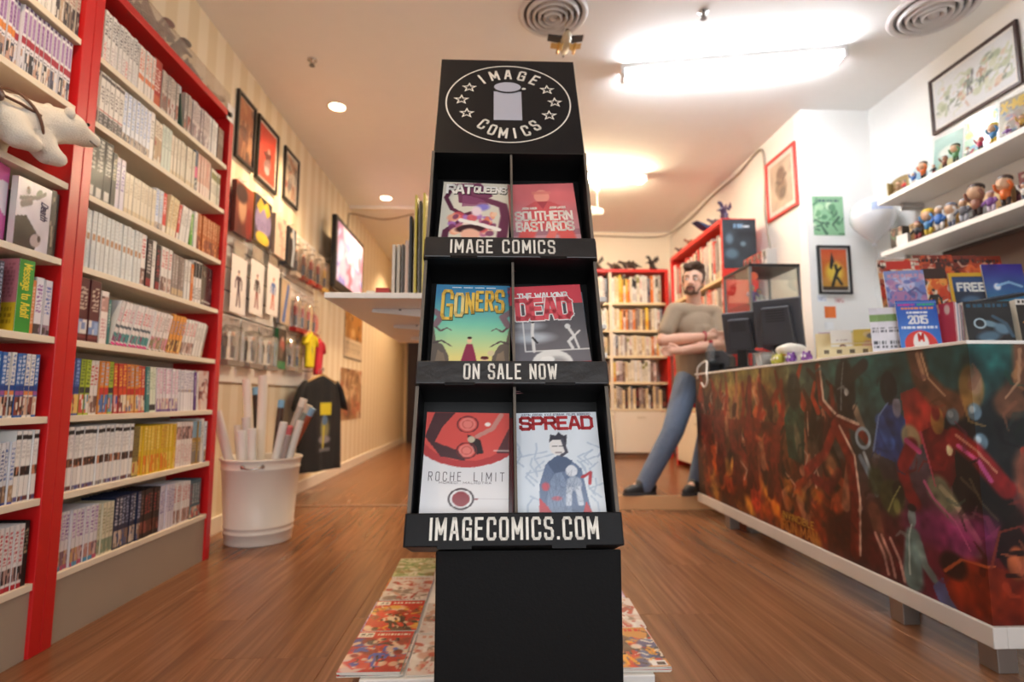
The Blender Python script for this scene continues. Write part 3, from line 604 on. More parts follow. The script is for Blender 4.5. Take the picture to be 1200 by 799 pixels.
# a spine is described by its ground colour and bands (v0, v1, kind, colours): f fill, t title type, a picture, d dots
SP = {
 'grey_title': ('white and dark grey', '#e9e6e2', [(.52, .93, 't', ['#3c3c40']), (.05, .4, 't', ['#b7a5a8', '#d77a78', '#c9c0c4'])]),
 'orange_title': ('white and orange', '#ebe2da', [(.5, .93, 't', ['#cf5a33', '#d9794f']), (.3, .42, 'f', ['#e2865c'])]),
 'red_fat': ('thick red', '#b5382a', [(.35, .8, 't', ['#f0dcd0']), (.05, .25, 'f', ['#c9623f'])]),
 'grey_red': ('grey and dull red', '#c9bdb2', [(.55, .95, 't', ['#6f5b54', '#9a8074']), (.1, .45, 'a', ['#b48a78', '#8d6f66', '#d8cfc8', '#a55a4d'])]),
 'pinkgrey': ('pale pink and grey', '#cfc0bc', [(.5, .9, 't', ['#7d6c70']), (.05, .4, 'a', ['#b79a9a', '#ddd3d0', '#8f7c7e'])]),
 'white_plain': ('plain white', '#e8e5e0', [(.45, .85, 't', ['#a8a29c'])]),
 'brown': ('dull brown', '#7d6256', [(.5, .85, 't', ['#c9b9a8'])]),
 'white_black': ('white and black', '#e6e2dc', [(.0, .26, 'f', ['#3b3536']), (.0, .26, 't', ['#b7aeb0']), (.28, .31, 'f', ['#b5443c']), (.45, .75, 't', ['#777070']), (.9, .95, 'f', ['#555050'])]),
 'lightblue': ('white and light blue', '#e4e8f0', [(.35, .95, 't', ['#6d8fcb', '#8ea9d6']), (.03, .2, 'a', ['#a89a92', '#c9b9a8', '#5e5550'])]),
 'cream_art': ('cream', '#ded2bd', [(.1, .6, 'a', ['#b79a78', '#8a6a58', '#e6dccb', '#a04a40']), (.65, .9, 't', ['#8a6a58'])]),
 'palegreen': ('pale green', '#d3ddd0', [(.5, .9, 't', ['#9cb0a2'])]),
 'cream': ('pale cream', '#e6dcc8', [(.5, .9, 't', ['#b8a88c']), (.05, .15, 'f', ['#d8c6a2'])]),
 'bluepink': ('blue and pink', '#3a4a66', [(.35, .6, 'f', ['#e0568c']), (.05, .3, 'a', ['#222', '#dddddd', '#888888'])]),
 'salmon': ('salmon pink', '#e3b4a0', [(.45, .9, 't', ['#c9705c', '#f1ddd2']), (.05, .3, 'f', ['#f0ddd0'])]),
 'olive': ('white and olive', '#e0dac8', [(.7, .9, 'f', ['#8d8a52']), (.3, .6, 't', ['#a29c8c'])]),
 'blackfat': ('thick black', '#1d1a1a', [(.45, .95, 't', ['#d8d4ce']), (.05, .2, 'd', ['#d8d4ce'])]),
 'black': ('slim black', '#1e1b1c', [(.5, .9, 't', ['#b9a98c'])]),
 'purplewhite': ('white and violet', '#d9d3de', [(.4, .9, 't', ['#6d5aa0', '#8f7fb5'])]),
 'gold': ('cream and gold', '#e9d6ac', [(.3, .9, 't', ['#b58d52']), (.05, .2, 'f', ['#f1e6cc'])]),
 'redwhite': ('red and white', '#cf3e34', [(.45, .9, 't', ['#f2e6de']), (.0, .2, 'f', ['#efe6dc'])]),
 'green': ('bright green', '#6cb04c', [(.4, .9, 't', ['#f2f0c8'])]),
 'orangebrown': ('orange brown', '#bf6a35', [(.5, .95, 't', ['#e9b48a', '#8d3f22']), (.05, .4, 'a', ['#9b4a28', '#d98a52', '#7d3a24'])]),
 'paledots': ('pale blue-grey', '#dfe3e2', [(.5, .58, 'd', ['#b98d6a']), (.65, .95, 't', ['#c3cccf']), (.1, .4, 't', ['#cfd3d1'])]),
 'redblack': ('black and red', '#2c2023', [(.3, .9, 't', ['#b9343a', '#d8d0cc']), (.05, .2, 'f', ['#8d2a2c'])]),
 'whitered': ('white and red', '#e9e3de', [(.55, .92, 't', ['#c23a3a']), (.05, .35, 'a', ['#b58d80', '#d9c9be', '#7a5a52'])]),
 'greybrown': ('grey brown', '#948680', [(.3, .9, 't', ['#c9c0b8', '#6a5c58']), (.05, .2, 'f', ['#c9b08c'])]),
 'orange': ('orange', '#d9762f', [(.5, .9, 't', ['#f2e0c0'])]),
 'blackwhite': ('black and white', '#e4e0dc', [(.6, .95, 'f', ['#2a2728']), (.1, .4, 't', ['#55504f'])]),
 'maroon': ('thick maroon', '#5c2328', [(.5, .88, 't', ['#d9c9b8']), (.06, .1, 'f', ['#7d3a3a']), (.14, .34, 'a', ['#9fb3d9', '#7d94c4', '#e4e0dc'])]),
 'teal': ('teal', '#3d7d7b', [(.4, .9, 't', ['#c9d9d0'])]),
 'lean_teal': ('white and teal', '#ece5e2', [(.55, .85, 't', ['#d2525a', '#c98a98']), (.4, .46, 'f', ['#55606a']), (.08, .28, 'a', ['#3d8a8a', '#5a9a98', '#8a4a70']), (.0, .06, 'f', ['#d8418c'])]),
 'lean_rose': ('white and rose', '#ece3de', [(.5, .9, 't', ['#d28a8a', '#9c7a78']), (.05, .35, 'a', ['#8a7a5a', '#d28a9a', '#b59a80'])]),
 'lean_orange': ('orange and blue', '#e39a45', [(.5, .85, 't', ['#4a72b8']), (.05, .35, 'a', ['#7d4a2a', '#e9c07a', '#5a3a2a'])]),
 'multi_blue': ('blue and red', '#3d5aa0', [(.55, .95, 't', ['#8fb0e0', '#e0e0f0']), (.4, .5, 'f', ['#2a3a78']), (.05, .38, 'a', ['#c9423a', '#e0c070', '#9a6a58', '#e9e0d8'])]),
 'multi_lime': ('lime green', '#a9bd3c', [(.55, .95, 't', ['#4a5a28']), (.4, .5, 'f', ['#3a3a38']), (.05, .38, 'a', ['#c95a4a', '#e0b070', '#6a9ab0', '#e9e0d8'])]),
 'multi_red': ('red and yellow', '#c9423c', [(.55, .95, 't', ['#f0c24a', '#f2d8b8']), (.35, .5, 'f', ['#d9502f']), (.05, .36, 'a', ['#4a6ab8', '#e0b070', '#d9a0a0', '#f0e0c8', '#7a3a38'])]),
 'multi_orange': ('orange and red', '#d9863a', [(.55, .95, 't', ['#6a3a78', '#a0c0e0']), (.35, .5, 'f', ['#c93a30']), (.05, .36, 'a', ['#e9c080', '#b8584a', '#e9e0d8', '#5a7ab0'])]),
 'mint': ('pale mint', '#dfe6d2', [(.5, .9, 't', ['#b0c0a0']), (.05, .18, 'f', ['#3c3a3c'])]),
 'pinktitle': ('white and pink', '#ece4e8', [(.42, .95, 't', ['#c070a0', '#d898b8']), (.06, .3, 'a', ['#b08ab8', '#d8a8a0', '#8a6a98', '#e9dcc8']), (.0, .06, 'f', ['#6a4a90'])]),
 'lilac': ('white and lilac', '#e9e6ea', [(.55, .95, 't', ['#8a84a8']), (.46, .52, 'a', ['#c0a890', '#a8a0b8'])]),
 'purple': ('purple', '#5a3a80', [(.4, .9, 't', ['#d8c8e8'])]),
 'faces': ('face-banded white', '#f0ede9', [(.86, .93, 'f', ['#2e2b2c']), (.6, .82, 't', ['#d0ccca']), (.38, .50, 'a', ['#3a2c28', '#c98a6a', '#6a4a3c', '#2a2322']), (.02, .08, 'a', ['#6a3a38', '#5a5a90', '#9a9490'])]),
 'olivebrown': ('olive brown', '#8a7a44', [(.4, .95, 't', ['#c9b86a', '#5a4a34']), (.05, .3, 'a', ['#b04a3a', '#d9c070'])]),
 'yellow': ('yellow', '#e3bb35', [(.5, .95, 't', ['#f2dc8a', '#c9863a']), (.05, .4, 'a', ['#e0a030', '#e8842a', '#f0d060'])]),
 'whitepink': ('white and pale pink', '#eee3de', [(.6, .9, 'a', ['#6a4a48', '#d8b0a8', '#b89088']), (.1, .5, 't', ['#d0a0a0'])]),
 'tanblue': ('tan and blue', '#b08a4a', [(.6, 1., 'f', ['#8ab0c8']), (.05, .5, 'f', ['#8a8078']), (.3, .55, 't', ['#d9b878'])]),
 'purplebase': ('white and purple', '#e2dee0', [(.5, .95, 't', ['#7a4a98', '#a070b0']), (.08, .32, 'a', ['#c08a80', '#d0b0a8', '#8a6a78', '#c9a070']), (.0, .08, 'a', ['#5a9ac0', '#c05a78'])]),
 'creamgreen': ('cream and green', '#d8d2b8', [(.4, .9, 't', ['#9a9c78']), (.05, .3, 'a', ['#b0a888', '#8a9a80'])]),
 'navy': ('dark navy', '#28304a', [(.45, .95, 't', ['#aab4d0', '#d8d8e0']), (.05, .35, 'a', ['#c9b8a8', '#4a5a88', '#8a7060'])]),
 'blackred': ('black and dark red', '#2a2022', [(.5, .9, 't', ['#b03a38', '#8a6a60']), (.1, .35, 'a', ['#5a3028', '#8a4a40'])]),
 'tealred': ('teal and red', '#4a6470', [(.4, .9, 't', ['#c04a48', '#d0d0c8']), (.05, .3, 'a', ['#5a8a90', '#c05048', '#d8c8b0'])]),
 'purplesquare': ('white and purple', '#e8e4ea', [(.57, .89, 'm', ['#a583b6']), (.56, .9, 't', ['#8a5a9a', '#9a74ac', '#7a4a88']), (.94, .98, 'd', ['#5a3a6a']), (.42, .53, 'f', ['#a8263a']), (.34, .38, 't', ['#3a3a50']), (.03, .32, 'a', ['#2a2a30', '#e8dcd0', '#c09a88', '#4a4a60', '#d8d8e0'])]),
 'orangesquare': ('white, purple and orange', '#e8e4ea', [(.57, .89, 'm', ['#a583b6']), (.56, .9, 't', ['#8a5a9a', '#9a74ac', '#7a4a88']), (.94, .98, 'd', ['#5a3a6a']), (.42, .53, 'f', ['#e0883a']), (.34, .38, 't', ['#3a3a50']), (.03, .32, 'a', ['#2a2a30', '#e8dcd0', '#c09a88', '#4a4a60'])]),
 'mixed': ('cream and grey', '#d6ccc0', [(.5, .95, 't', ['#6a6068', '#a05a50']), (.05, .45, 'a', ['#8a7a70', '#4a4448', '#c0a890', '#e0d8d0'])]),
 'bluetitle': ('blue, white and orange', '#e6e2de', [(.52, .96, 't', ['#2a5aa8', '#3a70c0', '#2a5aa8']), (.42, .5, 'f', ['#2a4a90']), (.34, .42, 'f', ['#e08a50']), (.04, .32, 'a', ['#3a2a28', '#d0a890', '#8a4a40', '#e8dcd0', '#5a5a70'])]),
 'bluesolid': ('blue', '#3a6ab0', [(.52, .96, 't', ['#e0e8f4']), (.42, .5, 'f', ['#2a4a90']), (.34, .42, 'f', ['#a05a98']), (.04, .32, 'a', ['#3a2a28', '#d0a890', '#8a4a40', '#e8dcd0'])]),
 'greendark': ('black and green', '#20281c', [(.3, .9, 't', ['#7aa040', '#a0c060'])]),
 'bluewhite': ('white and blue', '#e2e4ea', [(.4, .9, 't', ['#4a6ab0', '#3a4a80']), (.05, .3, 'a', ['#b09070', '#6a5a58', '#d0b8a0']), (0, .05, 'f', ['#3a50a0'])]),
 'redblock': ('white and crimson', '#e6e0de', [(.42, .92, 't', ['#b82a38', '#c04050']), (.12, .34, 'a', ['#4a3a3c', '#c09a90', '#8a6a6c', '#2a2628']), (.0, .08, 'f', ['#b82a38'])]),
 'brownpic': ('dark brown picture', '#4a4038', [(.1, .9, 'a', ['#6a5c50', '#8a7a68', '#3a322c', '#b09a80'])]),
 'adolf': ('thick green', '#3f8f33', []),
 'orangeslim': ('slim orange', '#d88048', [(.2, .9, 't', ['#e9c8a8'])]),
 'violettitle': ('white and pink-violet', '#e6e2ea', [(.4, .9, 't', ['#8a4a98', '#5a6ab0']), (.03, .2, 'a', ['#4a3a3a', '#c0a0a0', '#8a7080'])]),
}
def spine_ras(spec, g, nx=9, nz=46):
    name, base, bands = spec
    a = np.zeros((nz, nx, 3)); a[:] = rgb(base); v = (np.arange(nz)+.5)/nz
    a *= 1+g.normal(0, .02)
    for v0, v1, k, cols in bands:
        sel = np.where((v >= v0) & (v <= v1))[0]
        if not len(sel): continue
        if k == 'f': a[sel] = rgb(cols[0])
        elif k == 'm': a[sel, 2:-2] = rgb(cols[0])
        elif k == 't':
            c = rgb(cols[g.integers(len(cols))]); i = 0
            while i < len(sel):
                n = 2 if g.random() < .8 else 1
                for r in sel[i:i+n]:
                    for x in range(2, nx-2):
                        if g.random() < .7: a[r, x] = a[r, x]*.12+c*.88
                i += n+1
        elif k == 'a':
            c0 = rgb(cols[g.integers(len(cols))]); a[sel] = c0
            for _ in range(5):
                c = rgb(cols[g.integers(len(cols))]); r = sel[g.integers(len(sel))]; x = g.integers(nx)
                h = 1+g.integers(4); a[max(r-h, sel[0]):min(r+h, sel[-1])+1, max(0, x-1):x+2] = c
        elif k == 'd':
            m = sel[len(sel)//2]; h = max(1, len(sel)//2); a[m-h:m+h+1, 2:nx-2] = rgb(cols[0])
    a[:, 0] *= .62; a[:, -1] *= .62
    return np.clip(a, 0, 1)
def book_mb(spec, th, h, dep, g):
    """spine towards -Y, standing on z = 0, left cover at x = 0"""
    m = MB(); c = spec[1]
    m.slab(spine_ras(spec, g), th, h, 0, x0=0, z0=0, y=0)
    b = min(.0016, th*.12); cc = rgb(c)
    m.bx(0, b, .0004, dep, 0, h, cc); m.bx(th-b, th, .0004, dep, 0, h, cc)
    m.bx(b, th-b, .001, dep-.004, .002, h-.003, '#ddd2bb')
    return m
NB = [0]
def shelf_row(case, rowname, z, x0, x1, items, where, n0=0):
    """items: (style, count, thickness, height, lean degrees); laid out along local x from x0"""
    g = np.random.default_rng(int(z*1000)+int(x0*100)+5)
    M = case.matrix_world if False else Matrix.Translation(case.location) @ Euler(case.rotation_euler).to_matrix().to_4x4()
    def gap(prev, lean, h):
        if lean < 0 and lean < prev: return h*(math.tan(R(-lean))-math.tan(R(max(-prev, 0))))
        if prev > 0 and lean < prev: return h*(math.tan(R(prev))-math.tan(R(max(lean, 0))))
        return 0.0
    gaps = []; pv = 0
    for i in items: gaps.append(gap(pv, i[4], i[3])); pv = i[4]
    tot = sum(i[1]*i[2]/math.cos(R(i[4])) for i in items); k = (x1-x0-sum(gaps))/tot; x = x0; n = n0
    for (st, cnt, th, h, lean), gp in zip(items, gaps):
        x += gp
        for j in range(cnt):
            n += 1; t = th*k; hh = h*(1+g.normal(0, .004)); dep = .13 if h < .2 else .155
            name, base, bands = SP[st]
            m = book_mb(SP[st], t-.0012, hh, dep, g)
            p = M @ Vector((x, .014+abs(g.normal(0, .0035)), z+.0112))
            kind = 'manga volume' if hh < .195 else 'book'
            o = m.build('manga_volume' if hh < .195 else 'shelf_book', SATIN)
            o.location = p
            if lean:
                # leaning books rest on their lower corner
                e = Euler((0, 0, R(90))).to_matrix().to_4x4() @ Matrix.Rotation(R(lean), 4, 'Y')
                o.rotation_euler = e.to_euler()
                if lean > 0: o.location.z += t*math.sin(R(lean))
            else: o.rotation_euler = (0, 0, R(90))
            tag(o, '%s %s%s, %s from left, %s shelf of %s' % (name, 'leaning ' if abs(lean) > 6 else '', kind, ordn(n), rowname, where), 'book', 'books on the %s shelf of the %s' % (rowname, where))
            x += t/math.cos(R(lean)); NB[0] += 1
W2 = 'far red bookcase'; A0, A1 = .046, .98
shelf_row(BC2, 'top', SHZ[7], A0, A0+.50, [('grey_title', 11, .021, .20, 0), ('orange_title', 5, .021, .20, 0), ('red_fat', 1, .055, .215, 0), ('grey_red', 6, .021, .19, 0)], W2)
shelf_row(BC2, 'top', SHZ[7], A0+.555, A1-.02, [('grey_red', 3, .021, .19, 0), ('pinkgrey', 8, .021, .19, 0), ('white_plain', 4, .022, .19, 0), ('brown', 3, .02, .18, 0)], W2, 23)
shelf_row(BC2, 'second', SHZ[6], A0, A1-.02, [('white_black', 6, .024, .205, 0), ('lightblue', 7, .022, .205, 0), ('white_plain', 1, .026, .21, 0), ('cream_art', 2, .026, .19, 0), ('palegreen', 3, .022, .20, 0),
          ('cream', 8, .022, .19, 0), ('bluepink', 1, .026, .205, 0), ('salmon', 5, .023, .20, 0), ('olive', 4, .023, .18, 0)], W2)
shelf_row(BC2, 'third', SHZ[5], A0, A1, [('blackfat', 3, .034, .235, 0), ('black', 1, .02, .21, 0), ('purplewhite', 2, .022, .205, 0), ('cream', 8, .021, .165, 0), ('lightblue', 2, .022, .18, 0), ('redwhite', 1, .024, .18, 0),
          ('gold', 3, .022, .185, 7), ('redwhite', 1, .018, .17, 7), ('white_plain', 3, .022, .175, 7), ('green', 1, .018, .16, 0), ('white_plain', 1, .024, .18, 0), ('orangebrown', 9, .021, .185, 0)], W2)
shelf_row(BC2, 'fourth', SHZ[4], A0, A1-.15, [('paledots', 14, .020, .215, 0), ('whitered', 1, .03, .215, 0), ('redblack', 1, .03, .205, 0), ('white_plain', 1, .03, .21, 0), ('redblack', 1, .026, .2, 0), ('whitered', 3, .024, .2, 0),
          ('greybrown', 4, .022, .19, 0), ('white_plain', 2, .022, .19, 0), ('orange', 1, .02, .18, 0), ('blackwhite', 3, .022, .205, 0)], W2)
shelf_row(BC2, 'fifth', SHZ[3], A0, A0+.17, [('white_plain', 1, .012, .2, 0), ('maroon', 2, .05, .225, 0), ('whitepink', 1, .04, .195, 0), ('teal', 1, .014, .17, 0)], W2)
shelf_row(BC2, 'fifth', SHZ[3], A0+.18, A1-.1, [('lean_teal', 9, .021, .18, 16), ('lean_rose', 5, .021, .175, 16), ('lean_orange', 4, .021, .18, 16), ('whitered', 4, .022, .175, 16), ('white_plain', 3, .022, .175, 16), ('greybrown', 1, .02, .17, 16)], W2, 5)
shelf_row(BC2, 'sixth', SHZ[2], A0, A1-.11, [('multi_blue', 2, .022, .195, 0), ('multi_lime', 2, .022, .195, 0), ('whitered', 2, .022, .195, 0), ('multi_orange', 2, .022, .195, 0), ('multi_lime', 1, .024, .195, -2), ('multi_red', 3, .022, .192, -4),
          ('multi_orange', 3, .022, .192, -4), ('multi_red', 2, .022, .19, -4), ('teal', 1, .022, .19, -4), ('mint', 2, .022, .19, -4), ('pinktitle', 7, .021, .19, -3), ('lilac', 6, .021, .19, -3), ('purple', 1, .02, .185, -3), ('white_plain', 1, .02, .185, -3)], W2)
shelf_row(BC2, 'seventh', SHZ[1], A0, A1-.02, [('faces', 16, .0205, .215, 0), ('olivebrown', 2, .02, .2, 0), ('yellow', 11, .0215, .2, 0), ('whitepink', 6, .021, .205, 0), ('tanblue', 3, .022, .205, 0), ('white_plain', 1, .03, .215, 0), ('bluewhite', 1, .02, .2, 0)], W2)
shelf_row(BC2, 'bottom', SHZ[0], A0, A1-.03, [('purplebase', 9, .021, .19, 0), ('creamgreen', 4, .021, .185, 0), ('navy', 7, .022, .195, 0), ('blackred', 6, .022, .195, 0), ('purplewhite', 5, .021, .19, 0), ('whitered', 6, .021, .185, 0), ('tealred', 5, .021, .18, 0)], W2)
W1 = 'near red bookcase'; B0, B1 = .60, .970
shelf_row(BC1, 'top', SHZ[7], B0, B1, [('mixed', 7, .023, .2, 0), ('pinkgrey', 5, .022, .2, 0), ('white_plain', 4, .022, .2, 0), ('mixed', 6, .022, .2, 0)], W1)
shelf_row(BC1, 'second', SHZ[6], B0, B1-.015, [('purplesquare', 5, .023, .212, 0), ('orangesquare', 4, .023, .212, 0), ('purplesquare', 13, .023, .212, 0)], W1)
shelf_row(BC1, 'fourth', SHZ[4], B1-.045, B1-.01, [('brownpic', 1, .02, .22, 0), ('brownpic', 1, .015, .215, 0)], W1, 2)
shelf_row(BC1, 'fifth', SHZ[3], B0+.05, B1-.19, [('blackfat', 5, .03, .2, 0), ('navy', 3, .03, .2, 0)], W1)
shelf_row(BC1, 'fifth', SHZ[3], B1-.086, B1-.01, [('orangeslim', 1, .014, .17, 0), ('violettitle', 1, .03, .185, 0), ('violettitle', 1, .028, .18, 0)], W1, 9)
shelf_row(BC1, 'sixth', SHZ[2], B0, B1-.03, [('bluetitle', 10, .024, .195, 0), ('bluesolid', 3, .024, .195, 0), ('bluetitle', 2, .024, .195, 0), ('bluesolid', 2, .024, .195, 0), ('bluetitle', 2, .024, .195, 0), ('bluesolid', 1, .024, .195, 0)], W1)
shelf_row(BC1, 'seventh', SHZ[1], B0, B1-.01, [('navy', 8, .023, .19, 0), ('greendark', 3, .023, .185, 0), ('bluewhite', 5, .022, .185, 0), ('faces', 4, .025, .215, 0)], W1)
shelf_row(BC1, 'bottom', SHZ[0], B0, B1-.012, [('redblock', 20, .022, .19, 0), ('black', 1, .024, .195, 0)], W1)

# books shown face-on on the shelves; local frame of the bookcases
def case_pt(case, x, y, z): return Matrix.Translation(case.location) @ Euler(case.rotation_euler).to_matrix().to_4x4() @ Vector((x, y, z))
def flat_book(name, label, case, x, y, z, w, h, t, ras, rz=0, cat='book', side=(.9, .88, .84), tilt=0, group=None):
    o = thing(name, label, cat, case_pt(case, x, y, z), 90+rz, group)
    if tilt: o.rotation_euler = (Matrix.Rotation(R(90+rz), 4, 'Z') @ Matrix.Rotation(R(-tilt), 4, 'X')).to_euler()
    MB().slab(ras, w, h, .002, y=0, side=side).build('cover', GLOSS, o)
    MB().bx(-w/2+.002, w/2-.003, .0022, t-.002, .003, h-.003, '#e3dac6').build('pages', INK, o)
    MB().bx(-w/2, w/2, t-.002, t, 0, h, side).bx(-w/2, -w/2+.002, .0021, t-.0021, 0, h, side).build('back_cover', SATIN, o)
    return o
r = Ras(40, 60, '#20201f').art(['#3a3a38', '#555048', '#2a2a2a', '#7a7064'], 14, 3, 1, .25, .9); r.bars(.1, .08, .9, .16, '#d8d4cc', 1, 1)
flat_book('shelf_book', 'black picture book facing out at the end of the fourth shelf, far bookcase', BC2, .905, .03, SHZ[4]+.0112, .125, .205, .03, r, 6)
r = Ras(30, 50, '#e9d2c8').art(['#d8a090', '#f0dccf', '#8a5a58', '#c8847a', '#b8a0a8'], 20, 8, 1, 0, 1)
flat_book('shelf_book', 'pink picture book facing out at the end of the sixth shelf, far bookcase', BC2, .915, .03, SHZ[2]+.0112, .095, .195, .02, r, -8)
# dark green pointed bookmark stand on the top shelf
t = thing('bookend_cone', 'dark green pointed bookend with a white tip on the top shelf', 'bookend', case_pt(BC2, .645, .012, SHZ[7]+.0112), 90)
MB().lathe([(.0, 0), (.022, 0), (.020, .02), (.004, .17), (0, .17)], 18).build('cone', solid('#123c2c', .4), t, auto=40)
MB().lathe([(.0045, .168), (.006, .18), (.004, .2), (0.0005, .205)], 12).build('tip', solid('#e6e6ec', .3), t, smooth=True)
t.location = case_pt(BC2, A0+.5275, .03, SHZ[7]+.0112)
# near bookcase: pink book, pale book lying on its side, thick green book
r = Ras(36, 52, '#d45aa8').poly([(.0, .3), (.45, .55), (1, .35), (1, .8), (.3, .75), (0, .6)], '#e6dcec').ell(.25, .72, .16, .1, '#3a2a38', 20).ell(.3, .55, .12, .1, '#c8a8c0').noise(.06, 6, 2)
flat_book('shelf_book', 'large pink and white book facing out under the plush bear', BC1, B1-.255, .02, SHZ[4]+.0112, .165, .235, .018, r, 14)
r = Ras(52, 52, '#dcd4dc').noise(.05, 5, 4)
r.ell(.3, .85, .06, .06, '#2e2a30').ell(.62, .86, .1, .06, '#4a5a48', 30).line([(.1, .7), (.6, .8), (.8, .9)], .03, '#3a3038').line([(.15, .62), (.4, .7)], .05, '#6a6064')
r.poly([(0, 0), (0, .42), (.3, .48), (.6, .3), (.75, .2), (.6, 0)], '#1e1a1e').ell(.62, .16, .16, .1, '#b8a8a8', 10).ell(.72, .2, .05, .05, '#3a3034')
o = flat_book('shelf_book', 'grey and black book with script lettering facing out under the plush bear', BC1, B1-.108, .016, SHZ[4]+.0112, .125, .215, .02, r, 0)
mt = MB(); text(mt, 'Death', 0, 0, .022, .6, .004); text(mt, 'the', -.0, .026, .013, .6, .0028, col=(0, 0, 0))
mt = MB(); text(mt, 'Death', 0, 0, .024, .6, .0038, col='#3c2858', slant=.2)
mt.xf(Matrix.Translation((.026, -.0006, .135)) @ Matrix.Rotation(R(90), 4, 'Y')).build('lettering', INK, o)
g = thing('shelf_book', 'thick green book with yellow spine lettering and pink side, near bookcase', 'book', case_pt(BC1, B1-.142, .014, SHZ[3]+.0112), 90-8)
r = Ras(12, 60, '#3f9134').noise(.03, 6, 1)
MB().slab(r, .048, .225, .0015, x0=0, z0=0, y=0, side='#3f9134').build('spine', SATIN, g)
r = Ras(40, 60, '#e08a94').rect(0, 0, 1, .4, '#ecc830').noise(.04, 7, 5).bars(.1, .45, .9, .95, '#c06a78', 9, 2).bars(.1, .1, .9, .34, '#b89020', 3, 4)
MB().slab(r, .15, .225, .0015, x0=-.15, z0=0, y=0).xf(Matrix.Rotation(R(-90), 4, 'Z')).build('front_cover', SATIN, g)
MB().bx(.0016, .046, .0016, .148, .003, .222, '#e3dac6').bx(.0465, .048, .0016, .15, 0, .225, '#3f9134').build('pages', INK, g)
mt = MB(); text(mt, 'Message to Adolf', 0, 0, .024, .55, .0036, gap=.0042, col='#f0dc3c', fit=.165)
mt.xf(Matrix.Translation((.016, -.0002, .128)) @ Matrix.Rotation(R(90), 4, 'Y')).build('lettering', INK, g)

# ------------------------------------------------------------------ plush polar bear
M_PLUSH = solid('#e6dfd2', .95, bump=.5, bscale=260, vary=.06)
sz = SHZ[5]+.0112
bear = thing('plush_bear', 'white plush polar bear with a brown strap leaning off the shelf', 'plush toy', (-1.46, 1.55, sz))
P = [('e', (.0, -.06, .095), (.085, .15, .085)), ('e', (.035, .05, .105), (.075, .09, .076))]
P += [('c', (.05, .08, .118), .064, (.085, .135, .138), .056), ('e', (.088, .158, .146), (.054, .058, .052), (0, 0, R(-15)))]
P += [('c', (.098, .195, .142), .036, (.112, .238, .140), .024), ('e', (.1, .2, .132), (.03, .045, .026))]
P += [('c', (.062, .065, .085), .048, (.088, .092, .028), .036), ('c', (.088, .092, .028), .034, (.1, .118, .022), .026), ('c', (.06, -.02, .07), .05, (.088, -.01, .034), .040), ('c', (.088, -.01, .034), .034, (.1, .022, .024), .026),
      ('c', (-.05, .06, .08), .04, (-.05, .065, .036), .034), ('c', (.04, -.14, .08), .058, (.07, -.14, .042), .042)]
blob('body', P, M_PLUSH, bear, .009, 4)
blob('ear', [('e', (.126, .115, .17), (.016, .014, .022))], M_PLUSH, bear, .005, 2); blob('ear', [('e', (.05, .125, .188), (.018, .013, .02))], M_PLUSH, bear, .005, 2)
MB().ell((.114, .258, .148), (.012, .010, .009)).build('nose', solid('#3a3434', .3), bear, smooth=True)
MB().ell((.128, .19, .172), (.005, .006, .006)).build('eye', solid('#151515', .15), bear, smooth=True); MB().ell((.07, .205, .182), (.005, .006, .006)).build('eye', solid('#151515', .15), bear, smooth=True)
MB().tube([(.131, .20, .122), (.131, .225, .118), (.125, .243, .122)], .0025, 6).build('mouth_stitch', solid('#6a5a50', .6), bear, smooth=True)
M_STRAP = solid('#6a4632', .6)
def band(cx, cy, cz, rx, rz, wd, tilt):
    m = MB(); pts = [(cx+rx*math.cos(a), cy+tilt*math.sin(a), cz+rz*math.sin(a)) for a in np.linspace(-.5, PI+.5, 26)]
    return m.tube(pts, wd, 6)
band(.030, .035, .10, .080, .077, .0045, -.045).build('strap', M_STRAP, bear, smooth=True)
band(.0, -.09, .095, .084, .081, .0045, -.03).build('strap', M_STRAP, bear, smooth=True)
MB().tube([(.104, .04, .12), (.094, -.02, .125), (.084, -.10, .12)], .0045, 6).build('strap', M_STRAP, bear, smooth=True)
MB().ell((.092, -.09, .115), (.012, .02, .02)).build('buckle', solid('#4a2a24', .4), bear, smooth=True)

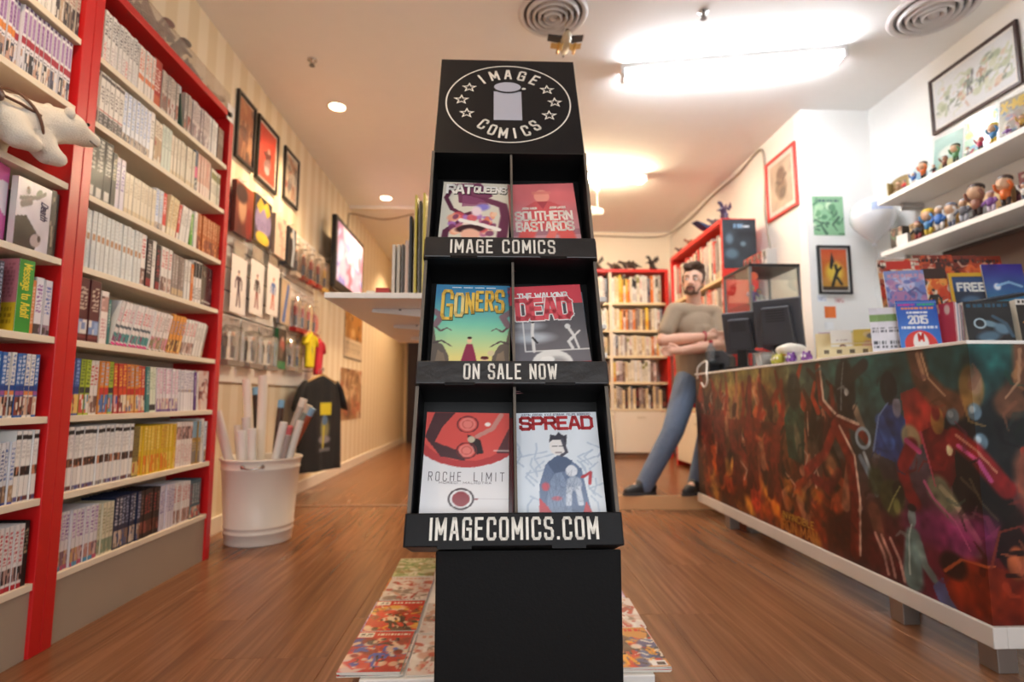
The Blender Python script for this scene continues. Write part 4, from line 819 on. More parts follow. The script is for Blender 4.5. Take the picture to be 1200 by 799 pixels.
# ------------------------------------------------------------------ figures and guard on top of the far bookcase
tag(MB().bx(-1.436, -1.432, 1.91, 2.84, TOPZ+.0005, TOPZ+.10).build('acrylic_guard', ACRYL), 'clear acrylic guard strip along the top of the red bookcase', 'guard strip')
t = thing('shelf_sign', 'small white card holder with a dark dot on the bookcase corner', 'sign', (-1.43, 2.84, TOPZ-.03), 90)
MB().bx(-.035, .035, -.004, -.001, -.02, .07).build('card', solid('#e8e4de', .5), t)
MB().cyl((.005, -.0055, .02), (.005, -.004, .02), .012, n=14).build('dot', solid('#33302e', .5), t)
def beast(label, p, rz, s, col, kind, group):
    """small four-legged or upright creature figure"""
    t = thing('creature_figure', label, 'figurine', p, rz, group)
    m = solid(col, .5, vary=.2)
    if kind == 'quad':
        Q = [('c', (-.05, 0, .06), .026, (.04, 0, .062), .03), ('c', (.05, 0, .07), .018, (.085, 0, .085), .014), ('e', (.095, 0, .088), (.024, .014, .014)), ('c', (-.06, 0, .062), .014, (-.12, 0, .045), .004)]
        Q += [('c', (x, y, .05), .013, (x+dx, y, .008), .009) for x, y, dx in ((-.045, .018, .01), (-.045, -.018, -.008), (.035, .018, .008), (.035, -.018, -.006))]
        b = blob('body', [tuple(tuple(np.array(v)*s) if isinstance(v, tuple) else v*s if not isinstance(v, str) else v for v in q) for q in Q], m, t, .0055*s, 2)
        MB().prism([(-.05*s, .085*s), (-.03*s, .11*s), (-.01*s, .09*s), (.01*s, .112*s), (.03*s, .088*s)], -.003*s, .003*s).build('back_crest', m, t)
        MB().cyl((.1*s, .008*s, .097*s), (.106*s, .012*s, .118*s), .004*s, .001*s, 6).cyl((.1*s, -.008*s, .097*s), (.106*s, -.012*s, .118*s), .004*s, .001*s, 6).build('horns', solid('#cbb89a', .5), t)
    else:
        Q = [('c', (-.01, 0, .06), .026, (.015, 0, .10), .024), ('c', (.02, 0, .12), .016, (.03, 0, .14), .013), ('e', (.045, 0, .148), (.026, .014, .015)), ('c', (-.02, 0, .05), .018, (-.09, 0, .012), .005)]
        Q += [('c', (-.005, y, .055), .016, (.0+.015*sg, y, .008), .011) for y, sg in ((.022, 1), (-.022, -1))] + [('c', (.02, y, .105), .009, (.055, y*1.1, .09), .005) for y in (.022, -.022)]
        b = blob('body', [tuple(tuple(np.array(v)*s) if isinstance(v, tuple) else v*s if not isinstance(v, str) else v for v in q) for q in Q], m, t, .0055*s, 2)
        for sy in (-1, 1):
            MB().prism([(-.01*s, .10*s), (-.06*s, .17*s), (-.075*s, .12*s), (-.05*s, .115*s), (-.045*s, .09*s)], sy*.02*s-.002, sy*.02*s+.002).build('wing', m, t)
    return t
gr = 'figures on top of the far red bookcase'
tz = TOPZ+.001
beast('dark brown creature figure nearest the camera on the red bookcase', (-1.52, 2.02, tz), 60, 1.69, '#5c4038', 'up', gr)
beast('brown horned four-legged figure, second along the red bookcase top', (-1.53, 2.20, tz), 80, 1.35, '#6a4a40', 'quad', gr)
beast('small dull pink winged figure, third along the red bookcase top', (-1.53, 2.34, tz), 70, 1.28, '#8a6a60', 'up', gr)
beast('grey winged figure, fourth along the red bookcase top', (-1.53, 2.48, tz), 70, 1.28, '#6c6058', 'up', gr)
beast('dark crested four-legged figure, fifth along the red bookcase top', (-1.53, 2.62, tz), 100, 1.28, '#54423a', 'quad', gr)
beast('tan four-legged figure at the far end of the red bookcase top', (-1.53, 2.775, tz), 70, 1.08, '#a08868', 'quad', gr)

# ================================================================== left wall beyond the bookcases (things face +X)
XW = XL
def framed(label, y0, y1, z0, z1, ras, frame='#1d1816', mat=.06, wall='L', fw=.022, matcol='#efe9dc', x=None, loc=None, rz=None):
    w, h = abs(y1-y0), z1-z0
    if wall == 'L': o = thing('framed_picture', label, 'picture', (XL+.022, (y0+y1)/2, z0), 90)
    else: o = thing('framed_picture', label, 'picture', loc, rz)
    f = MB()
    f.bx(-w/2, w/2, 0, .02, 0, fw).bx(-w/2, w/2, 0, .02, h-fw, h).bx(-w/2, -w/2+fw, 0, .02, fw, h-fw).bx(w/2-fw, w/2, 0, .02, fw, h-fw)
    f.build('frame', solid(frame, .35), o, bevel=.002)
    MB().bx(-w/2+fw*.9, w/2-fw*.9, .012, .02, fw*.9, h-fw*.9).build('mount', solid(matcol, .7), o)
    m = fw+mat*w
    MB().slab(ras, w-2*m, h-2*m, .0008, y=.0108, z0=m).build('print', INK, o)
    MB().bx(-w/2+fw, w/2-fw, .007, .0085, fw, h-fw).build('glazing', glass((.98, .98, .98), .04, .02), o)
    return o
r = Ras(40, 60, '#a05028').grad('#7a3a20', '#c06a38').art(['#6a2c18', '#c88a58', '#5a3020', '#d8a070'], 18, 4, 1)
framed('framed brown and orange poster half hidden by the red bookcase', 3.36, 3.62, 2.335, 2.79, r, mat=.03)
r = Ras(48, 72, '#d8391f').grad('#cf4a34', '#dd3318').ell(.55, .42, .12, .2, '#6a3a34', 10).ell(.58, .6, .05, .06, '#b89a90').ell(.5, .3, .16, .12, '#8a6a68', 30).ell(.5, .2, .1, .08, '#b8a8a8').line([(.3, .5), (.5, .45), (.7, .55)], .04, '#5a2a24')
framed('framed bright red poster with a dark figure, between two other posters', 3.665, 4.02, 2.325, 2.79, r, mat=.05)
r = Ras(40, 60, '#d8c8b0').art(['#d8603a', '#8a8078', '#e8dccb', '#b87a58', '#6a6a70', '#e0a070'], 26, 6, 1)
framed('framed pale poster with orange figures, nearest to the television', 4.15, 4.46, 2.365, 2.79, r, mat=.05)

# slatted display panel
t = thing('slatwall_panel', 'white slatted display panel on the wall behind the bin', 'display panel', (XL+.002, 2.95, .9), 90)
MB().bx(0, 2.0, -.006, 0, 0, 1.27).build('panel_back', solid('#5b5046', .6), t)
for k in range(9):
    MB().bx(0, 2.0, -.02, -.0065, k*.142, k*.142+.132).build('slat', solid('#f3eee4', .4, vary=.02), t, bevel=.003)
XF = XL+.024     # face of the slats
def hook(t, x, z, l=.09): MB().tube([(x, l, z), (x, 0.002, z), (x, -.004, z+.004)], .0022, 6).build('hook', M_CHROME, t, smooth=True)
def pack(label, y, z, w, h, dpt, ras, off=.02, clear=True, cat='toy pack', group='packs hung on the slatted panel', rz=0, base=None):
    """backing card with print, and (if clear) a blister bubble with a little figure inside; hangs off the panel"""
    t = thing('blister_pack' if clear else 'boxed_toy', label, cat, (XF+dpt+off, y, z), 90+rz, group)
    if clear:
        MB().slab(ras, w, h, .0015, y=dpt-.004).build('backing_card', SATIN, t)
        b = .75; m = MB(); m.prism([(-w*.38, h*.08), (w*.38, h*.08), (w*.38, h*.72), (w*.25, h*.8), (-w*.25, h*.8), (-w*.38, h*.72)], 0, dpt-.0045)
        m.build('blister', BLISTER, t, bevel=.006)
        c = base or '#8a3a34'; s = h*.55; mm = MB(); z0 = h*.14; yy = dpt*.5
        mm.ell((0, yy, z0+s*.9), (s*.07, s*.07, s*.09), '#c89a80'); mm.prism([(-s*.11, z0+s*.45), (s*.11, z0+s*.45), (s*.16, z0+s*.82), (-s*.16, z0+s*.82)], yy-s*.05, yy+s*.05, c)
        for q in (-1, 1):
            mm.cyl((q*s*.15, yy, z0+s*.8), (q*s*.2, yy, z0+s*.45), s*.04, s*.03, 8, c); mm.cyl((q*s*.06, yy, z0+s*.47), (q*s*.08, yy, z0+.004), s*.055, s*.04, 8, '#4a4a58')
        mm.build('toy_figure', INK, t)
        MB().bx(-w*.42, w*.42, .002, dpt-.005, 0, h*.1).build('pack_base', solid(c, .4), t)
        hook(t, 0, h*.93, dpt+off)
    else:
        MB().slab(ras, w, h, 0, y=0).build('front_print', SATIN, t)
        MB().bx(-w/2, w/2, .0005, dpt, 0, h, ras.a[2:8].reshape(-1, 3).mean(0)*.8).build('box_body', SATIN, t)
        MB().prism([(-w*.2, h), (w*.2, h), (w*.14, h+.05), (-w*.14, h+.05)], dpt-.003, dpt).build('hang_tab', solid('#cfc8bc', .5), t)
        hook(t, 0, h+.03, dpt+off)
    return t
z = 1.83
r = Ras(40, 44, '#7a2a1c').grad('#5a1c18', '#a8502c').ell(.38, .55, .2, .3, '#c89a78', soft=.4).ell(.3, .8, .3, .18, '#3a1c18', soft=.4).ell(.75, .3, .15, .3, '#8c2018').noise(.08, 6, 3)
pack('red and brown boxed toy at the left end of the top row on the panel', 3.40, z-.01, .24, .33, .03, r, clear=False)
r = Ras(48, 56, '#4a4050').rect(0, .8, 1, 1, '#35323e').ell(.5, .5, .4, .34, '#9a8cb4', soft=.2).poly([(.08, .75), (.3, .62), (.5, .8), (.7, .62), (.92, .75), (.7, .98), (.5, .86), (.3, .98)], '#d8b840').ell(.5, .12, .34, .14, '#e0c040').noise(.06, 7, 8)
for k in range(6): r.line([(.2+.12*k, .3), (.2+.12*k, .48)], .012, '#6a5c88')
pack('purple and yellow boxed toy mask in the top row on the panel', 3.68, z+.02, .27, .32, .03, r, clear=False)
r = Ras(36, 44, '#d8c4b0').art(['#c8a090', '#e8d8c8', '#b08a80', '#d8b0a8'], 16, 9, 1)
pack('pale pinkish boxed toy next to the purple mask', 3.935, z, .2, .30, .05, r, clear=False)
r = Ras(30, 44, '#26262c').line([(.6, .95), (.75, .5), (.6, .05)], .1, '#aeb6c0').line([(.3, .9), (.3, .1)], .06, '#15151a').ell(.4, .8, .12, .08, '#c8b8a8')
pack('black and silver boxed toy in the middle of the top row', 4.14, z-.02, .15, .30, .06, r, clear=False)
PAL = ['#c8a888', '#d8c8b8', '#a87060', '#8a7a70', '#e0d0b8', '#b85a40']
cols = ['#b8a898', '#7a3a2c', '#a83a2c', '#8c2a20', '#c8a050']
for k in range(5):
    r = Ras(24, 36, '#cdbca8').art(PAL, 14, 20+k, 0); r.rect(0, 0, 1, .3, '#7a4a38').ell(.5, .88, .25, .1, '#e0d2c0')
    pack(['first', 'second', 'third', 'fourth', 'last'][k]+' clear blister figure from the left in the top row on the panel', 4.31+.138*k, z-.06-.005*k, .13, .33, .06, r, .02+.015*k, True, base=cols[k])
# second row: white cards, blue card, red based blisters
fc = [('#4a3040', '#4a3040', 'dark coated'), ('#2a2028', '#8a2a2a', 'black and red'), ('#4a72b8', '#c85a3a', 'blue and orange')]
for k in range(3):
    r = Ras(44, 66, '#f0ece8').fig(.5, .14, .62, fc[k][0], fc[k][1], lean=.04*(k-1), arms=.4+.5*(k == 1))
    t = thing('art_print', 'white hanging card with a %s figure in the second row' % fc[k][2], 'print', (XF+.03+.012*k, 3.42+.232*k, 1.33+.03*k), 92, 'white figure cards on the panel')
    MB().slab(r, .225, .36, .001, y=0).build('card', SATIN, t)
    MB().bx(-.1, .1, .002, .004, .3, .46).build('card_sleeve', ACRYL, t)
    r2 = Ras(20, 12, '#ded0bc').art(['#c8a890', '#a88a70', '#d89a50', '#8a7a70'], 6, k, 0)
    MB().slab(r2, .13, .08, .0008, y=.0045, z0=.375).build('header_card', INK, t)
    hook(t, 0, .452, .055+.012*k)
r = Ras(24, 40, '#c8b090').poly([(.2, .05), (.55, .05), (.95, .9), (.7, .95)], '#4a6aa8').noise(.05, 5, 2)
pack('flat pack with a blue stripe beside the white figure cards', 4.13, 1.36, .17, .34, .03, r, clear=False)
for k in range(4):
    r = Ras(24, 36, '#d8c4b4').art(['#c89a88', '#e0d0c4', '#b04a40', '#9a9088'], 12, 40+k, 0).ell(.5, .85, .3, .12, '#ece4da')
    pack(['first', 'second', 'third', 'fourth'][k]+' red-based blister figure from the left in the second row', 4.33+.145*k, 1.33, .135, .34, .06, r, .03, True, base=['#9c1f1c', '#a82420', '#c02a3c', '#b04038'][k])
# third row: grey blisters, dark green case, pale blisters
for k, (y, w) in enumerate(((3.34, .26), (3.62, .24), (3.88, .22))):
    r = Ras(36, 36, '#a39a94').art(['#8a8480', '#b8b0aa', '#9a8a80', '#c8beb4', '#7a7674'], 22, 60+k, 0)
    pack('grey bubble pack %s in the third row above the bin' % ['at the left', 'in the middle', 'beside the green-based case'][k], y, 1.0, w, .30, .06, r, .02, True, base='#8a8078')
r = Ras(26, 40, '#2c2422').rect(0, 0, 1, .2, '#2f7a4a').ell(.5, .6, .2, .2, '#a85a50', soft=.5).ell(.4, .4, .15, .15, '#5a4a44', soft=.5).ell(.55, .75, .08, .06, '#c8a8a0')
pack('dark case with a green base in the third row', 4.11, 1.02, .15, .30, .03, r, clear=False, cat='boxed film')
for k in range(2):
    r = Ras(26, 36, '#c8bcae').art(['#b0a498', '#d8d0c4', '#9a8e84', '#8a7a70'], 16, 70+k, 0)
    pack('pale bubble pack %s of the dark green-based case' % ['just right', 'further right'][k], 4.29+.16*k, 1.02, .145, .30, .05, r, .02, True, base='#a89a88')
# pink round hand fan
t = thing('hand_fan', 'round pink hand fan hanging at the right end of the panel', 'fan', (XF+.03, 4.90, 1.37), 90)
MB().cyl((0, 0, .1), (0, .004, .1), .085, n=28).build('fan_leaf', solid('#e0486a', .5), t); MB().bx(-.008, .008, -.002, .006, -.1, .03).build('handle', solid('#c83a5a', .5), t); hook(t, 0, .17, .03)

# television on its wall bracket
t = thing('television', 'black flat television showing a pink picture, on the left wall', 'television', (-1.50, 5.62, 1.86), 90)
MB().bx(-.54, .54, 0, .05, 0, .70).build('casing', M_BLACK, t, bevel=.008)
r = Ras(60, 40, '#d8b0c8').art(['#e8c8d8', '#c890b0', '#a8a0d8', '#e0d8f0', '#c87888', '#8a8ad0', '#f0d8e0'], 44, 12, 0, size=.3)
MB().slab(r, .98, .58, 0, y=-.001, z0=.07).build('screen', None or (lambda: (lambda m: m)(ink(.15)))(), t)
MB().bx(-.35, .35, .05, .10, .12, .55).build('back_cover', M_BLACK, t, bevel=.02)
MB().bx(-.06, .06, .10, .157, .25, .45).build('wall_bracket', M_BLKMETAL, t)
# television screens give off light
sm, nt, b = new_mat('lit_screen'); a = nt.nodes.new('ShaderNodeAttribute'); a.attribute_name = 'Col'
nt.links.new(a.outputs['Color'], b.inputs['Base Color']); nt.links.new(a.outputs['Color'], b.inputs['Emission Color']); b.inputs['Emission Strength'].default_value = .28; b.inputs['Roughness'].default_value = .2
for c in t.children:
    if c.name.startswith('screen'): c.data.materials[0] = sm

# posters in the passage
r = Ras(40, 40, '#d8c4a0').rect(0, .42, 1, 1, '#b07a3c').art(['#8a5a30', '#c89050', '#6a4a30', '#d8b078'], 12, 5, 0, .45, 1).rect(0, 0, 1, .42, '#dccbb0').bars(.1, .1, .9, .35, '#a8987c', 4, 3)
t = thing('wall_poster', 'calendar-like poster with an orange-brown picture on the passage wall', 'poster', (XL+.003, 6.45, 1.27), 90, 'unframed posters on the passage wall')
MB().slab(r, .78, .52, .001, y=-.001).build('sheet', INK, t); MB().bx(-.4, .4, 0, .002, -.015, .535).build('backing_board', solid('#4a3a2c', .5), t)
r = Ras(48, 36, '#a88460').art(['#c8a078', '#8a5a44', '#d8b890', '#6a4a40', '#b86a50', '#e0c8a8'], 46, 15, 0, size=.25)
t = thing('wall_poster', 'poster of many small brown pictures low on the passage wall', 'poster', (XL+.003, 6.42, .56), 90, 'unframed posters on the passage wall')
MB().slab(r, .95, .58, .001, y=-.001).build('sheet', INK, t)

# ------------------------------------------------------------------ white bin with rolled posters
BX, BY = -1.335, 3.235
t = thing('waste_bin', 'round white metal bin with a side handle full of rolled posters', 'bin', (BX, BY, 0))
prof = [(.168, 0), (.174, .004), (.176, .01), (.1805, .06), (.1845, .062), (.1845, .069), (.1815, .072), (.183, .092), (.187, .094), (.187, .101), (.184, .104), (.206, .405), (.210, .408), (.210, .416), (.207, .42), (.214, .455), (.220, .458), (.221, .465), (.217, .469), (.211, .464),
        (.203, .40), (.176, .012), (.0, .012)]
MB().lathe(prof, 56, closed=False).build('body', solid('#ebe6dc', .35, vary=.02), t, smooth=True)
MB().lathe([(.0, 0.001), (.17, 0.001)], 40, closed=False).build('base', solid('#ddd6ca', .5), t)
ha = R(-80)
def hp(a, rr, z): return (math.cos(a)*rr, math.sin(a)*rr, z)
MB().tube(spline([hp(ha-.24, .208, .432), hp(ha-.22, .224, .434), hp(ha-.1, .232, .424), hp(ha+.1, .232, .424), hp(ha+.22, .224, .434), hp(ha+.24, .208, .432)], 5), .0045, 8).build('handle', M_CHROME, t, smooth=True)
for q in (-.24, .24): MB().ell(hp(ha+q, .213, .432), (.012, .012, .012)).build('handle_mount', M_CHROME, t, smooth=True)
ROLLS = [  # angle, radius at the base, tilt outward, tilt sideways, length, radius, colour, top colour, label
 (200, .10, 15, 4, 0.720, .026, '#e9e6e0', None, 'white rolled poster leaning furthest left in the bin'),
 (188, .13, 9, -8, 0.620, .02, '#e6e2dc', None, 'short white rolled poster at the left rim of the bin'),
 (222, .12, 6, 2, 0.590, .024, '#eceae6', None, 'short grey-white roll at the front left of the bin'),
 (150, .06, 5, 3, 0.880, .024, '#efe8da', None, 'tall cream rolled poster on the left in the bin'),
 (130, .05, 1, 0, 0.900, .026, '#f0e9dc', None, 'tallest cream rolled poster beside another in the bin'),
 (75, .05, 5, 10, 0.845, .018, '#4a3c34', '#7fb2d8', 'brown poster tube with a pale blue cap in the middle of the bin'),
 (40, .08, 6, 6, 0.760, .018, '#5a4438', '#7fb2d8', 'shorter brown poster tube with a pale blue cap'),
 (20, -.06, 18, 2, 0.800, .022, '#e6dcd0', '#e9e2d6', 'red and white poster tube leaning right in the bin'),
 (358, -.08, 22, 3, 0.780, .02, '#9aa8a0', '#c8c0b0', 'grey-green poster tube leaning right in the bin'),
 (345, -.12, 24, 8, 0.780, .021, '#b8583a', '#8ab4d4', 'orange-red poster tube with a blue cap leaning furthest right'),
 (265, .13, 5, 0, 0.600, .022, '#eceae6', None, 'short white roll at the front of the bin'),
 (290, .125, 7, 10, 0.645, .022, '#ecebe8', None, 'white roll leaning right at the front of the bin'),
 (312, .12, 9, 8, 0.620, .02, '#e2d0cc', '#d86a70', 'white roll with pink print at the front right of the bin'),
 (328, .11, 13, 8, 0.660, .02, '#e9e7e2', None, 'slim white roll leaning right near the bin rim'),
 (245, .09, 4, -3, 0.660, .022, '#d8d4ce', None, 'grey-white roll standing in the middle of the bin front'),
]
for i, (an, rb, to, ts, L, rr, c, cap, lab) in enumerate(ROLLS):
    a = R(an); o = thing('rolled_poster', lab, 'rolled poster', (BX+math.cos(a)*rb*.55, BY+math.sin(a)*rb*.55, .016+.02), 0, 'rolled posters in the white bin')
    d = Vector((math.cos(a), math.sin(a), 0)); s = Vector((-math.sin(a), math.cos(a), 0)); up = (Vector((0, 0, 1))+d*math.tan(R(to))+s*math.tan(R(ts))).normalized()
    o.rotation_euler = Vector((0, 0, 1)).rotation_difference(up).to_euler()
    m = MB(); q = rr
    m.lathe([(q, 0), (q, L), (q-.003, L+.0005), (q-.003, L-.08), (q*.7, L-.08), (q*.7, L-.002), (q*.62, L-.002), (q*.62, L-.12), (.0005, L-.12)], 18, c, closed=True)
    m.build('paper_roll', SATIN, o, auto=40)
    if cap:
        MB().lathe([(q+.001, L-.045), (q+.001, L+.002), (q*.8, L+.004), (.0005, L+.004)], 18, cap, closed=False).build('end_cap', SATIN, o, auto=40)
        MB().lathe([(q+.0008, L*.62), (q+.0008, L-.05)], 18, tuple(np.clip(rgb(c)*.8, 0, 1)), closed=False).build('print_band', SATIN, o, smooth=True)

# ------------------------------------------------------------------ shirts on hangers at the end of the panel
def shirt(label, loc, rz, col, printer, w=.46, h=.70, name='t_shirt', hang='#c9a26a'):
    t = thing(name, label, 'shirt', loc, rz, 'shirts hanging on the panel')
    # folded cloth hung from a hanger: outline of a shirt in x,z, with soft waves in depth
    nx, nz = 28, 40
    out = []; mb = MB(); V = []; F = []
    def half(z):
        u = z/h
        if u < .68: return w*.5*(1.0-.04*u)
        if u < .95: return w*.5*(.973-.12*(u-.68)/.27)
        return w*.5*(.853-.45*(u-.95)/.05)
    for side in (0, 1):
        for j in range(nz+1):
            z = h*j/nz; hw = half(z)
            for i in range(nx+1):
                q = -1+2*i/nx; x = q*hw
                dep = .03*(1-abs(q)**2.5)*(1-.45*z/h)+.006
                wav = .012*math.sin(x*22+j*.06)*(1-z/h)**.7+.006*math.sin(x*47+1)
                y = (-dep if side == 0 else dep)+wav
                V.append((x, y, z-h-.04*abs(q)*(z/h)))
    N = (nx+1)*(nz+1)
    for sd in (0, 1):
        for j in range(nz):
            for i in range(nx):
                a = sd*N+j*(nx+1)+i; f = (a, a+1, a+nx+2, a+nx+1); F.append(f if sd == 0 else f[::-1])
    for j in range(nz):
        for i, fl_ in ((0, 0), (nx, 1)):
            a = j*(nx+1)+i; f = (a, a+nx+1, N+a+nx+1, N+a); F.append(f if fl_ == 0 else f[::-1])
    for i in range(nx): F.append((i+1, i, N+i, N+i+1)); a = nz*(nx+1)+i; F.append((a, a+1, N+a+1, N+a))
    M_ = solid(col, .85, bump=.1, bscale=300)
    mb.add(V, F, col).build('cloth', M_, t, smooth=True)
    for sg in (-1, 1):       # short sleeves hanging from the shoulders
        Vs = []; prof = [(.40, -.045, .012, .03), (.47, -.10, .030, .05), (.545, -.20, .034, .075), (.58, -.265, .034, .085)]
        for fx, dz, dy, hw in prof:
            for q in range(12):
                a_ = 2*PI*q/12; Vs.append((sg*(w*fx+hw*.62*math.cos(a_)*w/.43*.8), dy*math.sin(a_), dz*h/.76-hw*.35*math.cos(a_)*sg*0-hw*.25*math.cos(a_)))
        Fs = [(i*12+q, i*12+(q+1) % 12, (i+1)*12+(q+1) % 12, (i+1)*12+q) for i in range(3) for q in range(12)]+[tuple(range(11, -1, -1)), tuple(range(36, 48))]
        MB().add(Vs, Fs, col).build('sleeve', M_, t, smooth=True)
    if printer is not None:
        pw, ph, pz, ras = printer; A = ras.a; hh, ww = A.shape[:2]
        xs = np.linspace(-pw/2, pw/2, ww); zs = np.linspace(pz, pz+ph, hh); X, Z = np.meshgrid(xs, zs); Y = np.zeros_like(X)
        for b in range(hh):
            z = Z[b, 0]+h; hw = half(z)
            for a in range(ww):
                x = X[b, a]; q = x/hw; Y[b, a] = -(.03*(1-abs(q)**2.5)*(1-.45*z/h)+.006)+.012*math.sin(x*22+z/h*nz*.06)*(1-z/h)**.7+.006*math.sin(x*47+1)-.002
        idx = np.arange(hh*ww).reshape(hh, ww); Fp = np.stack([idx[:-1,:-1], idx[:-1,1:], idx[1:,1:], idx[1:,:-1]], -1).reshape(-1, 4)
        MB().add(np.stack([X, Y, Z], -1).reshape(-1, 3), [tuple(int(v) for v in r_) for r_ in Fp], A.reshape(-1, 3)).build('chest_print', ink(.7), t, smooth=True)
    MB().tube([(-.15, 0, -.05), (0, 0, .012), (.15, 0, -.05)], .008, 8).build('hanger', solid(hang, .4), t, smooth=True)
    MB().tube([(0, 0, .012), (0, 0, .05), (.012, 0, .066), (.022, 0, .055)], .0025, 6).build('hanger_hook', M_CHROME, t, smooth=True)
    return t
r = Ras(30, 60, '#1c1b1c').rect(.25, .72, .95, .95, '#d8c828').ell(.6, .45, .14, .22, '#8a8458', soft=.5).ell(.62, .62, .08, .1, '#5a7898').ell(.55, .25, .2, .08, '#8a8488', soft=.4).line([(.55, .1), (.6, .5)], .03, '#c8b840').rect(.2, .02, .95, .1, '#9a9aa0', .6)
shirt('black t-shirt with a yellow print, hung in front of the other shirts', (-1.40, 4.50, .985), 62, '#1b1a1b', (.17, .42, -.62, r), .43, .76)
shirt('black t-shirt with yellow trim hung just behind the front one', (-1.475, 4.64, .985), 66, '#211f20', None, .42, .72)
shirt('blue shirt hanging behind the black shirts beside the bin', (-1.49, 4.785, .985), 74, '#2a4aa8', None, .40, .74)
tag(MB().tube([(XF, 4.92, 1.046), (-1.50, 4.86, 1.046), (-1.445, 4.62, 1.046), (-1.385, 4.46, 1.046)], .006, 8).build('garment_rail', M_CHROME, smooth=True), 'short chrome rail carrying the hanging shirts', 'clothes rail')
r = Ras(30, 30, '#e0cc20').ell(.5, .5, .2, .3, '#4a5a6a', soft=.4)
shirt('small yellow shirt pinned above the black t-shirt', (XF+.085, 4.62, 1.36), 90, '#dfcb1e', (.1, .12, -.22, r), .2, .30)
shirt('small red shirt pinned beside the yellow shirt', (XF+.085, 4.85, 1.33), 90, '#c8283c', None, .18, .32)

# ================================================================== the cardboard comic display
SX, SY, SZ = .0385, .998, .538      # front centre of the lowest lip
LEAN = 19.5
stand = thing('comic_display_stand', 'tall black cardboard comic display stand with three trays and a round logo', 'display stand', (SX, SY, 0), 0)
M_CARD = solid('#0f0f11', .45, spec=.3, bump=.035, bscale=420, vary=.1)
M_CARDG = solid('#0e0c0e', .45, bump=.12, bscale=34, vary=.12, spec=.2)
M_CARDIN = solid('#0b0b0c', .45, bump=.03, bscale=200)
M_EDGE = solid('#6b6259', .8, bump=.2, bscale=300, vary=.5)
M_LET = solid('#ece8df', .5, vary=.02)
bs = MB().prism([(.036, 0), (.30, 0), (.30, .440), (.12, .492), (.036, .5225)], -.200, .143).xf(Matrix.Rotation(R(90), 4, 'Z')); bs.build('base_box', solid('#0b0a0b', .62, spec=.22, bump=.05, bscale=240), stand, bevel=.003)
LM = Matrix.Translation((0, 0, SZ)) @ Matrix.Rotation(R(-LEAN), 4, 'X')     # lean back, about the front lip
def lean_part(name, mb, mat, parent=stand, **k):
    o = mb.build(name, mat, parent, **k)
    if parent is stand: o.matrix_local = LM
    return o
S_T = [0, .3045, .606]; S_TOP = .934; HW = .191; DEP = .098
for s in (-1, 1):
    lean_part('side_panel', MB().bx(s*HW-.003, s*HW+.003, 0, DEP, 0, S_TOP), M_CARD)
    e = lean_part('card_edge', MB().bx(s*HW-.0034, s*HW+.0034, -.0012, .0004, .05, S_TOP), M_EDGE)
lean_part('back_panel', MB().bx(-HW, HW, DEP, DEP+.005, 0, S_TOP), M_CARDIN)
lean_part('divider', MB().bx(-.0015+.004, .0025+.004, .006, DEP, 0, S_TOP), M_CARD)
lean_part('card_edge', MB().bx(-.0022+.004, .0032+.004, .0045, .0062, 0.05, S_TOP), M_EDGE)
lean_part('top_panel', MB().bx(-HW, HW, 0, DEP, S_TOP-.004, S_TOP), M_CARDIN)
words = ['IMAGECOMICS.COM', 'ON SALE NOW', 'IMAGE COMICS']
fits = [.295, .185, .232]
for k, s0 in enumerate(S_T):
    hh = [.056, .0485, .053][k]; wd = [.1935, .193, .1935][k]
    lean_part('tray_floor', MB().bx(-HW, HW, -.008, DEP, s0, s0+.004), M_CARDIN)
    lip = lean_part('tray_lip', MB().bx(-wd, wd, -.018, -.008, s0-.001, s0+hh), M_CARDG if k == 0 else solid('#181618', .33, bump=.22, bscale=30, vary=.2, spec=.8), bevel=.002)
    lip['label'] = 'glossy black tray lip with white lettering'
    for s in (-1, 1): lean_part('lip_return', MB().bx(s*wd-.0025-.0, s*wd+.0025, -.0085, .012, s0, s0+hh), M_CARDG)
    for wi in range(len(words[k].split())):
        m = MB(); text(m, words[k], [.0, -.004, -.018][k], s0+hh*.2, hh*.62, .5, hh*.085, hh*.17, y=-.0182, col='#efeae0', fit=fits[k], only=wi)
        m.build('lettering', M_LET, lip)
    for s in (-.55, .5): lean_part('card_tab', MB().bx(s*HW-.03, s*HW+.03, -.0195, -.017, s0-.005, s0+.001), M_CARDG)
# header card, tilted back a little more
hd = MB().bx(-.1915, .1915, 0, .012, 0, .395).build('header_card', solid('#131317', .42, bump=.02, bscale=300, vary=.08, spec=.3), stand, bevel=.0015)
hd.matrix_local = LM @ Matrix.Translation((0, .004, S_TOP+.002)) @ Matrix.Rotation(R(-5.5), 4, 'X')
MB().bx(.1915, .193, -.0005, .0125, 0, .395).build('card_edge', solid('#d9d2c4', .7), hd)
MB().bx(-.1915, .1915, .0, .012, .395, .3962).build('card_edge', M_EDGE, hd)
cx, cz, a, b = 0, .203, .171, .166
ring = MB(); N = 72
V = [];
for q in (1.0, .978):
    for i in range(N): V.append((cx+a*q*math.cos(2*PI*i/N), -.0006, cz+b*q*math.sin(2*PI*i/N)))
ring.add(V, [(i, (i+1) % N, N+(i+1) % N, N+i) for i in range(N)]); ring.build('logo_ring', M_LET, hd)
def star(px, pz, r, w):
    m = MB(); O = [(px+r*(1 if i % 2 == 0 else .42)*math.sin(PI*i/5), pz+r*(1 if i % 2 == 0 else .42)*math.cos(PI*i/5)) for i in range(10)]
    I = [(px+r*(.60 if i % 2 == 0 else .25)*math.sin(PI*i/5), pz+r*(.60 if i % 2 == 0 else .25)*math.cos(PI*i/5)) for i in range(10)]
    m.add([(x, -.0006, z) for x, z in O+I], [((i+1) % 10, i, 10+i, 10+(i+1) % 10) for i in range(10)]); return m
